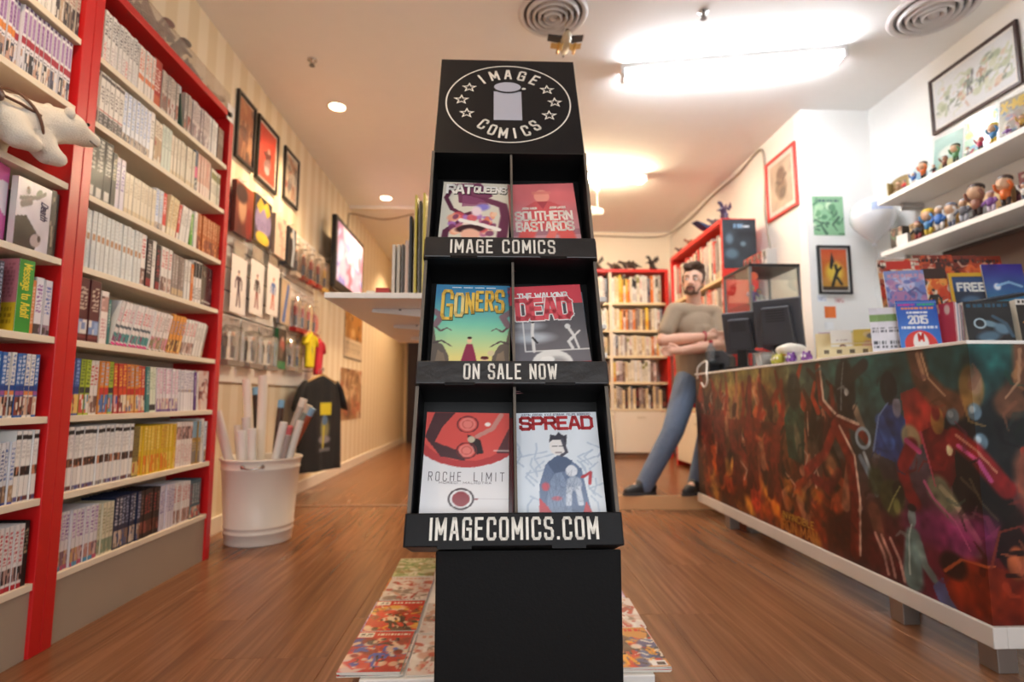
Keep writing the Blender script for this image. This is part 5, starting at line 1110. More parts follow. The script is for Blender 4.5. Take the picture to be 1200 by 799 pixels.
for px, pz in ((-.108, .265), (-.128, .211), (-.112, .154), (.108, .261), (.127, .206), (.109, .150)): star(px, pz, .0225, .004).build('logo_star', M_LET, hd)
M_ICON = solid('#b4b6c6', .45)
MB().prism([(cx-.04, .128), (cx+.036, .128), (cx+.036, .25), (cx-.04, .25)], -.0007, 0).build('logo_column', M_ICON, hd)
m = MB(); N = 40; V = [(cx-.002+.0405*math.cos(2*PI*i/N), -.0016, .2655+.0245*math.sin(2*PI*i/N)) for i in range(N)]; m.add(V, [tuple(range(N))]); m.build('logo_disc', solid('#101012', .4), hd)
m = MB(); V = [(cx-.002+.037*math.cos(2*PI*i/N), -.0022, .268+.0215*math.sin(2*PI*i/N)) for i in range(N)]; m.add(V, [tuple(range(N))]); m.build('logo_top', M_ICON, hd)
MB().prism([(cx+.043+.006*math.cos(q), .2635+.004*math.sin(q)) for q in np.linspace(0, 2*PI, 14)[:-1]], -.0007, 0).build('logo_dot', M_LET, hd)
def arc_text(mb, s, r0x, r0z, a0, a1, h, cond, w, inward):
    n = len(s)
    for i, ch in enumerate(s):
        t_ = a0+(a1-a0)*(i/(n-1)); ang = t_-PI/2 if not inward else t_+PI/2
        px = cx+r0x*math.cos(t_); pz = cz+r0z*math.sin(t_); ang = (ang+PI) % (2*PI)-PI; wd = GL[ch][0]*h/6*cond
        ox = px-wd/2*math.cos(ang)+(0 if inward else 0); oz = pz-wd/2*math.sin(ang)
        glyph(mb, ch, ox, oz, h, cond, w, 0, .0008, '#efeae0', ang*.75)
    return mb
m = MB(); arc_text(m, 'IMAGE', .106, .106, R(128), R(52), .038, .62, .0058, False); m.build('logo_lettering', M_LET, hd)
m = MB(); arc_text(m, 'COMICS', .116, .147, R(228), R(312), .036, .6, .0056, True); m.build('logo_lettering', M_LET, hd)

# ------------------------------------------------------------------ the six comics, each in its own pocket
def comic(label, tier, x, ras, title, nb=.03, s=.012, tilt=0, name='comic_book', w=.168, h=.257, th=.012, group=None):
    o = thing(name, label, 'comic', (0, 0, 0), 0, group)
    M = Matrix.Translation((SX, SY, 0)) @ LM @ Matrix.Translation((x, nb, S_T[tier]+.0045)) @ Matrix.Rotation(R(-2.0), 4, 'X') @ Matrix.Rotation(R(tilt), 4, 'Y')
    o.matrix_world = M
    if ras.w == CW: ras.a = ras.a.reshape(CH//2, 2, CW//2, 2, 3).mean((1, 3)); ras.w, ras.h = CW//2, CH//2
    if title is not None:          # the lip hides the foot of the cover: the picture sits above it
        q = np.clip((np.linspace(0, 1, ras.h)-.19)/.81, 0, 1)*(ras.h-1); ras.a = ras.a[np.round(q).astype(int)]
    MB().slab(ras, w, h, .0012, y=0, bend=.0).build('cover', GLOSS, o)
    MB().bx(-w/2+.001, w/2-.0015, .0013, th-.001, .0015, h-.0015, '#efe9dc').build('pages', INK, o)
    MB().bx(-w/2, w/2, th-.001, th, 0, h, ras.a[3:6].reshape(-1, 3).mean(0)).bx(-w/2, -w/2+.001, .0013, th-.0011, 0, h, ras.a[:, 0].mean(0)).build('back_cover', SATIN, o)
    if title is not None:
        c = title.build('title_lettering', SATIN, o)
    return o
CW, CH = 200, 300      # painted fine, then averaged down to 100 x 150
# purple-and-orange scene on cream
r = Ras(CW, CH, '#dcd6c6', asp=.654)
r.line([(.16, .95), (.06, .75), (.16, .58), (.34, .5), (.5, .55)], .022, '#5a2540').line([(.3, .9), (.42, .76), (.7, .72), (.9, .66), (.94, .5), (.9, .2)], .03, '#6c3450', w1=.05)
r.poly([(.2, .98), (.55, 1), (.75, .8), (.5, .66), (.25, .68)], '#6a2c50', .9).poly([(.3, .82), (.6, .74), (.7, .66), (.3, .62)], '#8a4a70', .8)
r.line([(.08, .0), (.1, .25), (.3, .4)], .03, '#5e2a44')
g = np.random.default_rng(3)
for i in range(46):
    c = ['#e8805c', '#f0a080', '#d85a60', '#f6dcd0', '#c06a90', '#7a3a60', '#f4c8a8', '#a870c0'][g.integers(8)]
    r.ell(.14+.72*g.random(), .02+.5*g.random(), .02+.05*g.random(), .015+.04*g.random(), c, g.random()*180, .4, .85)
r.ell(.6, .62, .07, .05, '#8a80d0', 20, .6).ell(.52, .56, .05, .07, '#f0d8e0', 0, .5).ell(.45, .3, .14, .06, '#3a2028', 10, .3).ell(.45, .22, .09, .08, '#f0b8a0', 0, .3).line([(.3, .42), (.6, .36), (.85, .3)], .025, '#f6eee6')
m = MB()
for dx, c, y in ((.0018, '#1e1a1c', -.0004), (0, '#f4f0ea', -.0012)):
    text(m, 'RAT', -.042+dx, .2205-dx, .025, .85, .0062, .003, y=y, col=c, fit=.062); text(m, 'QUEENS', .034+dx, .225-dx, .018, .62, .004, .0026, y=y, col=c, fit=.078)
comic('comic with a cream cover and purple curling shapes, top left pocket', 2, -.090, r, m, tilt=2)
# red-pink seated figure
r = Ras(CW, CH, '#cf5560', asp=.654).grad('#c0a4ac', '#dc7276', 0, .75)
r.rect(0, .22, 1, .3, '#8a5a6c', .5)
r.ell(.5, .80, .075, .1, '#f2a090', 0, .15).rect(.36, .83, .64, .88, '#e08078', .8).poly([(.2, .62), (.38, .72), (.62, .72), (.8, .64), (.74, .3), (.28, .3)], '#cf5c60').poly([(.42, .72), (.58, .72), (.5, .6)], '#b04852')
r.line([(.3, .38), (.22, .2), (.2, 0)], .075, '#e0605c').line([(.7, .38), (.8, .22), (.84, 0)], .075, '#e0605c').line([(.62, .5), (.62, .28), (.52, .12)], .04, '#e87870').ell(.5, .08, .06, .05, '#f09a88').noise(.03, 8, 1)
m = MB(); text(m, 'SOUTHERN', .0, .1405, .0255, .7, .0050, .0046, y=0, col='#f3e6dc', fit=.138); text(m, 'BASTARDS', .0, .1075, .0255, .7, .0050, .0046, y=0, col='#f3e6dc', fit=.138)
text(m, 'JASON AARON', -.034, .1745, .006, .6, .0014, .0012, y=0, col='#f3e6dc'); text(m, 'JASON LATOUR', .036, .1755, .006, .6, .0014, .0012, y=0, col='#f3e6dc')
comic('comic with a red cover and a seated figure, top right pocket', 2, .092, r, m, tilt=-3)
# teal to yellow landscape
r = Ras(CW, CH, '#3a8a9a', asp=.654).grad('#dfe69a', '#3d86ae', .22, .85)
r.grad('#e6dc90', '#3f88b0', .12, .9); 
tt = np.clip((r.V-.12)/.78, 0, 1)[..., None]; r.a = np.where(tt < .5, rgb('#e8dc8c')*(1-2*tt)+rgb('#7fd0b4')*2*tt, rgb('#7fd0b4')*(2-2*tt)+rgb('#3f86b2')*(2*tt-1))
for s in (0, 1):
    f = (lambda x: x) if s == 0 else (lambda x: 1-x)
    r.poly([(f(0), .0), (f(.24), .0), (f(.22), .14), (f(.14), .26), (f(.05), .3), (f(0), .52)], '#6a6058').poly([(f(.05), .02), (f(.2), .02), (f(.16), .16), (f(.08), .2)], '#8a7866')
    r.line([(f(0), .5), (f(.1), .42), (f(.18), .46), (f(.24), .43)], .012, '#6a5a5a', w1=.004).line([(f(.02), .28), (f(.12), .31), (f(.2), .27), (f(.26), .24)], .012, '#5a5050', w1=.004).line([(f(0), .66), (f(.1), .6), (f(.03), .5)], .03, '#8a7078')
r.poly([(.36, 0), (.6, 0), (.56, .16), (.52, .27), (.44, .27), (.4, .14)], '#8e3450').ell(.48, .31, .022, .03, '#e8c8a0').ell(.48, .345, .02, .015, '#3a2428').ell(.68, .08, .03, .04, '#e8c8a0').ell(.68, .115, .033, .02, '#5a2a2c').poly([(.6, 0), (.76, 0), (.72, .06), (.64, .06)], '#f0dcb0').ell(.76, .17, .03, .03, '#d8c8a0')
m = MB(); x = -.066
for ch, hh, dz in (('G', .072, -.006), ('O', .056, .002), ('N', .050, .010), ('E', .047, .017), ('R', .047, .018), ('S', .054, .014)):
    c_ = .415; glyph(m, ch, x, .172+dz, hh, c_, .0084, -.0004, .0006, '#5a6a50'); glyph(m, ch, x-.001, .1735+dz, hh, c_, .0068, -.0011, .0006, '#f2c65a' if ch != 'O' else '#f4d88c'); x += GL[ch][0]*hh/6*c_+.0092
for k_ in range(4): m.prism([(-.048+.026*k_, .2485), (-.027+.026*k_, .2487), (-.027+.026*k_, .2507), (-.048+.026*k_, .2505)], -.0005, 0, '#e4eef4')
comic('comic with a teal cover and large yellow title, middle left pocket', 1, -.089, r, m, tilt=1)
# pink band over dark grey
r = Ras(CW, CH, '#5c5a5e', asp=.654).grad('#77747a', '#565458', .1, .75); r.mix(((r.V > .76))*1.0, '#d64a58').mix((r.V < .06)*1.0, '#d0505a')
r.ell(.25, .5, .12, .05, '#b8bcc4', 0, .8, .7).ell(.28, .36, .16, .06, '#c8d0da', 0, .9, .8).ell(.15, .42, .1, .04, '#a8aab0', 0, .8, .6)
r.line([(.17, .62), (.17, .2), (1, .2)], .006, '#dcdad8').line([(.28, .2), (.28, .42), (.30, .54)], .014, '#e6e2de').ell(.30, .56, .02, .025, '#2a282a').line([(.28, .36), (.33, .3)], .01, '#3a383a')
r.line([(.78, .22), (.74, .3), (.82, .36), (.76, .46)], .014, '#dedcda').ell(.75, .48, .025, .03, '#dedcda').line([(.86, .22), (.82, .36), (.9, .42)], .01, '#dedcda')
r.ell(.5, .06, .17, .15, '#e6e4e0', 0, .08).ell(.54, .04, .1, .09, '#8a888a', 20, .5, .7).ell(.44, .1, .06, .04, '#f4f2ee')
m = MB(); text(m, 'THE WALKING', -.006, .2235, .0135, .75, .0034, .0022, y=-.0003, col='#f2ecea', fit=.112)
text(m, 'DEAD', -.006, .172, .047, .8, .0165, .009, y=-.0004, col='#f4efec', fit=.118); text(m, 'DEAD', -.006, .172, .047, .8, .0115, .009, y=-.0012, col='#dd5a64', fit=.118)
comic('comic with a pink band over dark grey, middle right pocket', 1, .092, r, m, tilt=-3.5)
# red upper half with circles over white
r = Ras(CW, CH, '#e4e2e4', asp=.654)
r.mix((((r.U-.5)*.654)**2/.46**2+(r.V-.86)**2/.40**2 < 1)*1.0, '#b83a3c').mix((((r.U-.5)*.654)**2/.40**2+(r.V-.92)**2/.40**2 < 1)*1.0, '#d8524c')
r.poly([(0, .75), (.1, 1), (.35, 1), (.2, .85), (.12, .7), (.4, .62), (.5, .52), (.2, .56)], '#4a2a30').poly([(.85, .6), (1, .85), (1, .6)], '#5a2c32').poly([(.5, .78), (.66, .72), (.7, .6), (.62, .58), (.52, .7)], '#2c2026')
r.line([(.62, .76), (.8, .84), (.9, .98)], .02, '#c88a80').ell(.55, .73, .03, .03, '#c8b8a0').ell(.74, .88, .025, .02, '#f6e8e0')
for px, pz, q in ((.5, .88, .08), (.5, .62, .075)): r.ring(px, pz, q, .008, '#6a2a30').ell(px, pz, q*.8, q*.8, '#e88a80', 0, .1, .8).ring(px, pz, q*.5, .006, '#c85a54')
r.line([(.82, .62), (1, .62)], .004, '#f6e8e0').ring(.46, .17, .09, .009, '#3a2c30').ell(.46, .17, .065, .065, '#8e2c34', 0, .08).line([(.6, .17), (1, .17)], .004, '#a8a0a4').ell(.63, .17, .02, .008, '#7a2a30')
m = MB(); text(m, 'ROCHE', -.04, .118, .0165, .5, .0013, .0062, y=0, col='#54484e', fit=.062); text(m, 'LIMIT', .046, .118, .0165, .5, .0013, .0062, y=0, col='#54484e', fit=.058); text(m, 'MORECI  MALHOTRA', 0, .1125, .0036, .9, .0007, .0012, y=0, col='#8a7e84', fit=.1)
comic('comic with red swirls above a white half, bottom left pocket', 0, -.094, r, m, tilt=1)
# pale blue with coated figure
r = Ras(CW, CH, '#dfe6ee', asp=.654).noise(.02, 8, 4)
g = np.random.default_rng(9)
for i in range(22):
    u, v = (g.random()*.3 if i % 2 else .7+.3*g.random()), g.random()*.6; r.line([(u, v), (u+.08*g.normal(), v+.08), (u+.12*g.normal(), v+.14)], .007, '#b4c2d4', .8)
r.poly([(.24, 0), (.26, .3), (.34, .48), (.48, .56), (.6, .55), (.76, .44), (.8, .2), (.84, 0)], '#6a7c9c').poly([(.32, .0), (.36, .3), (.5, .46), (.58, .3), (.62, 0)], '#8496b4').poly([(.36, .5), (.5, .58), (.66, .52), (.6, .42), (.44, .4)], '#4e5f7e')
r.poly([(.24, 0), (.25, .18), (.34, .1), (.42, 0)], '#c8404a').poly([(.72, 0), (.78, .14), (.84, .04), (.84, 0)], '#c8404a').ell(.33, .28, .03, .04, '#d8505a', 0, .5, .8).ell(.45, .17, .04, .02, '#d8505a', 0, .5, .7)
r.ell(.5, .655, .065, .085, '#e9e4e2', 0, .1).poly([(.4, .7), (.42, .78), (.48, .76), (.52, .8), (.58, .76), (.62, .77), (.6, .66), (.57, .72), (.44, .72)], '#3c3c48').line([(.56, .72), (.6, .6), (.54, .57)], .012, '#4a4a58').line([(.44, .66), (.49, .66)], .006, '#3a3a44').line([(.52, .66), (.57, .66)], .006, '#3a3a44').line([(.47, .6), (.54, .6)], .004, '#6a5a60')
r.ell(.64, .42, .045, .055, '#dfe2ea', 0, .12).ell(.66, .3, .06, .07, '#a8b4c8', 0, .15).line([(.6, .26), (.58, .12)], .022, '#cdd5e2').line([(.7, .26), (.72, .12)], .022, '#cdd5e2').line([(.76, .36), (.86, .4), (.84, .3)], .012, '#b83a44')
for _ in range(60): r.line([(.28+.5*g.random(), .5*g.random()), (.28+.5*g.random(), .5*g.random())], .002, '#48566e', .25)
m = MB(); text(m, 'SPREAD', .0, .2225, .0235, .9, .0065, .0045, y=-.0004, col='#b02a30', fit=.145); text(m, 'JUSTIN JORDAN  KYLE STRAHM  FELIPE SOBREIRO', 0, .2505, .0042, .7, .0007, .0009, y=0, col='#55556a', fit=.142)
comic('comic with a pale blue cover and a coated figure, bottom right pocket', 0, .094, r, m, tilt=-1)
# copies standing behind the two lower comics
r = Ras(10, 16, '#b9c6d8', asp=.654).noise(.05, 4, 2); comic('pale blue comic behind the one with the coated figure', 0, .0985, r, None, nb=.062, tilt=-2.0, w=.162)
r = Ras(10, 16, '#8c2a2e', asp=.654).noise(.05, 4, 2); comic('dark red comic behind the one with red swirls', 0, -.0835, r, None, nb=.062, tilt=1.0)
r = Ras(10, 16, '#7a8a98', asp=.654).noise(.05, 4, 2); comic('grey comic behind the one with the pink band', 1, .095, r, None, nb=.062, tilt=-2)
r = Ras(10, 16, '#d8c8c0', asp=.654).noise(.05, 4, 2); comic('pale comic behind the one with the red seated figure', 2, .094, r, None, nb=.062, tilt=-2)

# ------------------------------------------------------------------ white gondola behind the display, comics on its low deck
gd = thing('gondola_shelf', 'white shelf unit behind the display stand with a low deck', 'shelf unit', (.05, 1.5, 0))
MB().bx(-.40, .385, .02, 1.05, 0, .066).build('deck', M_LAM, gd, bevel=.003)
MB().bx(-.02, .02, .60, 2.2, .067, 1.9).build('spine_panel', M_LAM, gd)
MB().bx(-.69, -.021, .54, 2.2, 1.178, 1.20).build('shelf_board', M_LAM, gd, bevel=.002)
for y in (.78, 1.28, 1.85):
    MB().prism([(-.021, 1.115), (-.021, 1.177), (-.56, 1.177), (-.565, 1.163)], y, y+.03).build('bracket', M_LAM, gd)
    MB().prism([(-.45, 1.170), (-.45, 1.176), (-.44, 1.176), (-.44, 1.170)], y-.001, y).build('bracket_slot', solid('#5a554e', .6), gd)
for z in (1.195, 1.085, .97):
    MB().bx(.021, .40, .62, 1.5, z-.01, z+.01).build('shelf_board', M_LAM, gd, bevel=.002)
    MB().prism([(.021, z-.05), (.36, z-.018), (.36, z-.0105), (.021, z-.0105)], .9, .92).build('bracket', M_LAM, gd)
PALS = [['#c8302a', '#3a5ab8', '#e8c8a8', '#2a2a38', '#d8d4cc', '#8a2020'], ['#d8321f', '#e8b040', '#2a2420', '#f0d8b8', '#8a3a20'], ['#d8c8c0', '#c89a88', '#8a7a70', '#b04a40', '#e9e4de'],
        ['#c8d0a0', '#7a9a60', '#e0dcc8', '#9a8a60', '#a0b080'], ['#a070b8', '#d8a8c8', '#6a5a98', '#e8dce8'], ['#e8a030', '#c83a28', '#e9e0d0', '#4a5a88', '#3a3030']]
GROUND = ['#b8302c', '#c8281c', '#d8cfca', '#c8cca8', '#b8a8c8', '#c88a48']
RW = ['first', 'second', 'third', 'fourth']
PNAME = ['red and blue', 'red and orange', 'pale grey', 'pale green', 'lilac', 'orange']
def flat_comic(label, x, y, z, pal, seed, rz, tilt, group):
    o = thing('floor_comic', label, 'comic', (x, y, z), 0, group)
    o.rotation_euler = (Matrix.Rotation(R(rz), 4, 'Z') @ Matrix.Rotation(R(-90), 4, 'X') @ Matrix.Rotation(R(tilt), 4, 'X')).to_euler()
    w, h = .168, .252
    r = Ras(44, 60, GROUND[pal], asp=.66).art(PALS[pal], 40, seed, 1, .05, .78, .2).art(PALS[pal], 40, seed+500, 0, .05, .78, .09)
    if pal in (0, 1): r.rect(0, .82, 1, 1, '#c8221e').bars(.35, .88, .95, .95, '#f0e0d0', 1, seed); r.rect(.02, .84, .3, .98, '#ece6dc').bars(.05, .86, .27, .95, '#333333', 2, seed)
    else: r.bars(.1, .86, .9, .97, PALS[pal][1], 1, seed)
    if pal == 5: r.rect(.72, .02, .97, .14, '#ece8e0').bars(.75, .03, .95, .12, '#333333', 1, seed)
    MB().slab(r, w, h, .0008, y=-.0034).build('cover', GLOSS, o); MB().bx(-w/2+.001, w/2-.001, -.0025, -.0002, .001, h-.001, '#ece6da').build('pages', INK, o)
    return o
n = 0; deck_z = .0672
colx = [-.325, -.145, .045, .225, .40]
for row in range(4):
    for ci, x in enumerate(colx):
        if row >= 2 and ci in (1, 2, 3): continue
        outer = ci in (0, 4); k = 4 if outer else 1
        pal = [[0, 1, 2, 3, ][row], 2, 4, 1, [5, 2, 4, 4][row]][ci]
        for j in range(k):
            n += 1; last = j == k-1
            sd = 'left' if ci < 2 else 'right'
            if outer:
                lab = '%s comic, %s the %s %s-edge stack on the white deck' % (PNAME[pal if last else (pal+j+1) % 6], 'topmost of' if last else ['lowest of', 'second lowest of', 'second topmost of'][j], RW[row], sd)
            else: lab = '%s comic lying in the %s row, %s column behind the stand' % (PNAME[pal], RW[row], ['', 'left', 'middle', 'right', ''][ci])
            q = random.Random(n); ex = .018*(k-1-j)*(1 if ci else -1)*0
            flat_comic(lab, x+q.uniform(-.004, .004)*(k > 1), 1.53+.258*row+q.uniform(-.002, .002), deck_z+.0036*j, pal if last else (pal+j+1) % 6, n*3, q.uniform(-1.5, 1.5), 0, 'comics laid out on the low white deck')
# upright boards and magazines on the left gondola shelf
def upright(label, x, y, z, w, t, h, face, spine, group='boards and magazines on the white shelf', name='magazine', lean=0):
    o = thing(name, label, 'magazine', (x, y, z), 0, group); o.rotation_euler = (0, R(lean), 0)
    r = Ras(30, 40, face).art([face, spine, '#d8d0c0'], 10, int(abs(x)*999), 0)
    MB().slab(r, w, h, .001, x0=-w, z0=0, y=0).xf(Matrix.Rotation(R(-90), 4, 'Z')).build('cover', SATIN, o)
    MB().bx(.001, t, 0, w, 0, h, spine).build('spine', SATIN, o)
    return o
gz = 1.2006
upright('white magazine with a teal mark, leftmost on the white shelf', -.418, 2.20, gz, .2, .012, .232, '#e6e2da', '#dcd8d0')
upright('white and black magazine, second on the white shelf', -.400, 2.21, gz, .2, .012, .236, '#d8d4cc', '#cfcabf')
upright('dark grey magazine, third on the white shelf', -.383, 2.22, gz, .2, .010, .24, '#3a3a3c', '#5a5856')
upright('pale pink magazine leaning on the white shelf', -.365, 2.2, gz, .2, .012, .25, '#e8d0c4', '#e2c9bc')
upright('tall black board on the white shelf', -.340, 2.13, gz, .26, .012, .33, '#1e1e20', '#242426')
upright('tall yellow board on the white shelf beside the black board', -.318, 2.12, gz, .26, .010, .415, '#c8b838', '#cfc050')
upright('tall dark board between two yellow boards on the white shelf', -.300, 2.12, gz, .26, .010, .39, '#3a3a30', '#4a4838')
upright('second tall yellow board on the white shelf, next to the stand', -.284, 2.11, gz, .26, .011, .42, '#d0c040', '#d4c65c')
t = thing('small_box', 'small red and white box on the white shelf', 'box', (-.44, 2.1, gz))
MB().bx(-.02, .03, 0, .05, 0, .03, '#b02a22').build('carton', INK, t); MB().bx(-.055, -.025, 0, .03, 0, .018, '#ece6dc').build('lid', INK, t)
# boxes on the right-hand shelves of the gondola
for k, (z, c, lab) in enumerate(((1.2056, '#e9e6e2', 'white carton on the top right shelf of the white unit'), (1.0956, '#6a2420', 'dark red box on the middle right shelf of the white unit'), (.9806, '#5a2820', 'brown-red box on the lower right shelf of the white unit'))):
    t = thing('carton', lab, 'box', (.40, 2.15, z), 0)
    hh = [.04, .075, .085][k]
    MB().bx(-.09, .03, 0, .25, 0, hh, c).build('carton_body', SATIN, t, bevel=.002)
    MB().bx(.0, .012, -.0006, -.0001, .01, hh-.01, ['#c8c8c8', '#c83a30', '#3a2420'][k]).build('label', INK, t)

# ================================================================== counter on the right
CT = .978                                # top of the counter
ct = thing('sales_counter', 'long sales counter wrapped in a colourful painted print, on grey feet', 'counter', (1.45, 3.85, 0), -90)
# local x runs from the far end (0) to the near end (2.25); local y points into the counter
MU = 600; MV = 190; r = Ras(MU, MV, '#40241a', asp=3.18)
Ux = r.U*1.2
def mixc(stops):
    a = np.zeros_like(r.a); xs = [s[0] for s in stops]; C = np.array([rgb(s[1]) for s in stops])
    for k in range(3): a[..., k] = np.interp(Ux, xs, C[:, k])
    return a
top = mixc([(0, '#5c4030'), (.12, '#5a4a34'), (.3, '#8f8450'), (.45, '#6a5a3a'), (.62, '#3e5a50'), (.8, '#28615e'), (1.0, '#245a58'), (1.2, '#1f4a4a')])
bot = mixc([(0, '#3a1c14'), (.2, '#5a2414'), (.4, '#6c2a14'), (.55, '#7a3010'), (.7, '#4a1c16'), (.85, '#5a1a24'), (.95, '#862446'), (1.05, '#7c1a1c'), (1.2, '#6a1614')])
t_ = np.clip((r.V-.15)/.75, 0, 1)[..., None]; r.a = bot*(1-t_)+top*t_
def E(u, v, rx, ry, c, rot=0, soft=.35, al=.9): r.ell(u/1.2, v, rx, ry, c, rot, soft, al)
def LN(pts, w, c, al=.95, w1=None): r.line([(u/1.2, v) for u, v in pts], w, c, al, w1)
def PG(pts, c, al=.95): r.poly([(u/1.2, v) for u, v in pts], c, al)
r.noise(.12, 9, 3)
g = np.random.default_rng(21)
E(.33, .93, .45, .10, '#a39a58', 0, .8, .7); E(.36, .86, .25, .06, '#b8642c', 0, .8, .6)
for i in range(120):          # crowd of loose red, brown and orange strokes
    u = .02+.72*g.random(); v = .12+.7*g.random(); c = ['#7a2416', '#a83a1c', '#c8582a', '#2c1612', '#4a2218', '#8a4a34', '#3a1c18', '#b87a5a', '#1e1614'][g.integers(9)]
    dx = .03*g.normal(); L = .1+.22*g.random(); LN([(u, v), (u+dx, v+L*.5), (u+dx*.4+.015*g.normal(), v+L)], .02+.03*g.random(), c, .85, .012)
for i in range(40):           # embers along the bottom
    u = .06+.6*g.random(); v = .02+.28*g.random()**1.5; E(u, v, .02+.05*g.random(), .03+.07*g.random(), ['#d86a1e', '#e8942e', '#b8401a', '#f0b850'][g.integers(4)], g.random()*90, .8, .55)
E(.37, .17, .07, .13, '#c8402a', 0, .3); E(.25, .3, .03, .08, '#e8b050', 0, .6)
for i in range(26):           # pale edge lights
    u = .05+.66*g.random(); v = .2+.6*g.random(); LN([(u, v), (u+.01*g.normal(), v+.07), (u+.02*g.normal(), v+.13)], .006, ['#d8b8a0', '#c89a80', '#e8d0c0'][g.integers(3)], .75, .003)
for (u, v, s) in ((.08, .42, .4), (.17, .46, .42), (.27, .4, .5), (.36, .42, .52), (.46, .4, .5)):   # loose standing forms
    LN([(u-.015, v-.2), (u, v)], .04, '#5a1c14'); LN([(u+.02, v-.2), (u+.005, v)], .04, '#6a2418'); PG([(u-.03, v), (u+.03, v), (u+.045, v+.25), (u-.045, v+.25)], '#7a2618', .85); E(u, v+.31, .035, .05, '#3a1a16', 0, .3)
    LN([(u+.04, v+.23), (u+.06, v+.36), (u+.055, v+.5)], .028, '#8a2e1c', .9, .02)
LN([(.34, .6), (.36, .75), (.365, .93)], .03, '#7a2222')
PG([(.53, .45), (.59, .42), (.6, .72), (.56, .8), (.52, .68)], '#1f4a3c', .9); E(.57, .55, .03, .1, '#8a7a60', 10, .5, .7); E(.565, .84, .07, .11, '#1c2a28', 0, .3)
E(.735, .84, .075, .16, '#161c1e', 0, .2); LN([(.75, .9), (.79, .96)], .03, '#22282a'); E(.738, .83, .014, .018, '#e4f0f8', 0, .3); LN([(.76, .75), (.775, .66)], .02, '#8a7a68')
LN([(.655, .97), (.66, .78), (.70, .70), (.76, .66), (.785, .60)], .022, '#7a2a1c'); LN([(.662, .97), (.668, .79), (.705, .715), (.765, .675)], .008, '#e6cdb8')
LN([(.70, .66), (.735, .52), (.745, .3), (.735, .05)], .035, '#7c2218'); LN([(.712, .66), (.75, .52), (.757, .32), (.748, .05)], .007, '#dcc0ac')
LN([(.60, .4), (.66, .5), (.69, .62)], .03, '#8a2a22'); LN([(.62, .36), (.67, .33), (.70, .42)], .028, '#6a1a1c'); E(.68, .45, .05, .06, '#c88a58', 30, .6, .6)
r.ring(.775/1.2, .61, .045, .012, '#9ab4c4'); LN([(.765, .52), (.79, .42), (.80, .36)], .014, '#8aa4b8'); LN([(.775, .54), (.79, .46)], .01, '#b8ccd8')
PG([(.80, .55), (.815, .72), (.845, .79), (.88, .70), (.88, .5)], '#2a4684', .95); E(.845, .845, .05, .075, '#121820', 0, .15); E(.86, .76, .025, .045, '#9a98b0', 0, .3); LN([(.82, .7), (.84, .6)], .03, '#3f66b0', .8)
PG([(.87, .82), (.92, .86), (.955, .74), (.93, .6), (.88, .62)], '#b22f24', .95)
E(.985, .63, .10, .20, '#151a1e', 0, .15); E(1.04, .66, .10, .16, '#171d20', 0, .2)
LN([(.905, 1.0), (.915, .88), (.945, .80), (.97, .77)], .045, '#6a4632', 1, .055); LN([(.910, .98), (.92, .88)], .010, '#c89a78'); LN([(1.085, 1.0), (1.08, .86), (1.05, .78)], .06, '#7a523c', 1, .06); LN([(1.095, .98), (1.09, .88)], .012, '#c8a080')
E(.998, .84, .05, .085, '#a8824a', 0, .25); E(1.005, .86, .026, .05, '#b08a6c', 0, .3)
for u, v in ((.965, .73), (.965, .64), (1.0, .75), (1.005, .64)): E(u, v, .028, .032, '#6a8494', 0, .25); E(u-.003, v+.008, .012, .014, '#b8ccd6', 0, .5)
PG([(1.06, .62), (1.10, .66), (1.11, .40), (1.05, .46)], '#a82a22'); E(1.08, .48, .08, .14, '#a0624e', 20, .3); E(1.1, .38, .1, .06, '#6a2c26', 0, .4)
PG([(.955, .6), (1.03, .56), (1.045, .40), (1.02, .34), (.99, .28), (.955, .42)], '#17110f', .95); LN([(.97, .5), (1.02, .4)], .006, '#4a3a30'); E(1.02, .39, .1, .05, '#1a1412', -20, .3)
PG([(.905, .66), (.935, .70), (.965, .66), (.962, .5), (.945, .42), (.925, .44)], '#6c1418', .98); E(.938, .71, .032, .055, '#a8803c', 0, .2); E(.936, .74, .02, .03, '#7c1a1a', 0, .4); E(.955, .60, .014, .022, '#f4e8b8', 0, .3)
LN([(.965, .65), (.995, .60), (1.02, .52), (1.035, .47)], .04, '#8c1e20', 1, .035); LN([(.97, .62), (1.0, .57), (1.015, .50)], .008, '#d85a9a')
E(.885, .63, .05, .06, '#a8a078', 20, .3); LN([(.885, .60), (.862, .50), (.868, .42), (.885, .36)], .035, '#7c1a1c', 1, .03); LN([(.90, .58), (.875, .62)], .012, '#c8488a')
LN([(.93, .44), (.955, .36), (.985, .25)], .055, '#8a8a6c', 1, .03); LN([(.935, .45), (.96, .39), (.99, .28)], .012, '#c8c09a'); E(.965, .25, .06, .05, '#b8508c', 0, .5)
E(.80, .42, .05, .07, '#3c4a30', 0, .4); E(.835, .36, .07, .08, '#4c5430', 0, .25); E(.85, .39, .035, .05, '#23261a', 0, .3); E(.845, .33, .02, .035, '#8a9050', 0, .5); LN([(.79, .28), (.80, .18), (.81, .1)], .04, '#6a4034', 1, .025)
E(.92, .28, .16, .07, '#9a3070', 0, .7, .7); E(.985, .3, .1, .08, '#8a2c64', 0, .8, .7)
LN([(.868, .05), (.874, .22)], .055, '#7c9a98', 1, .04); E(.875, .30, .022, .04, '#8aa8a4', 0, .2); LN([(.886, .2), (.894, .12), (.91, .08)], .018, '#88a29e'); E(.876, .34, .024, .016, '#1c1c1c', 0, .3)
for u in (.80, .815, .835): LN([(u-.01, .18), (u+.008, .1), (u+.015, .02)], .008, '#c89a90')
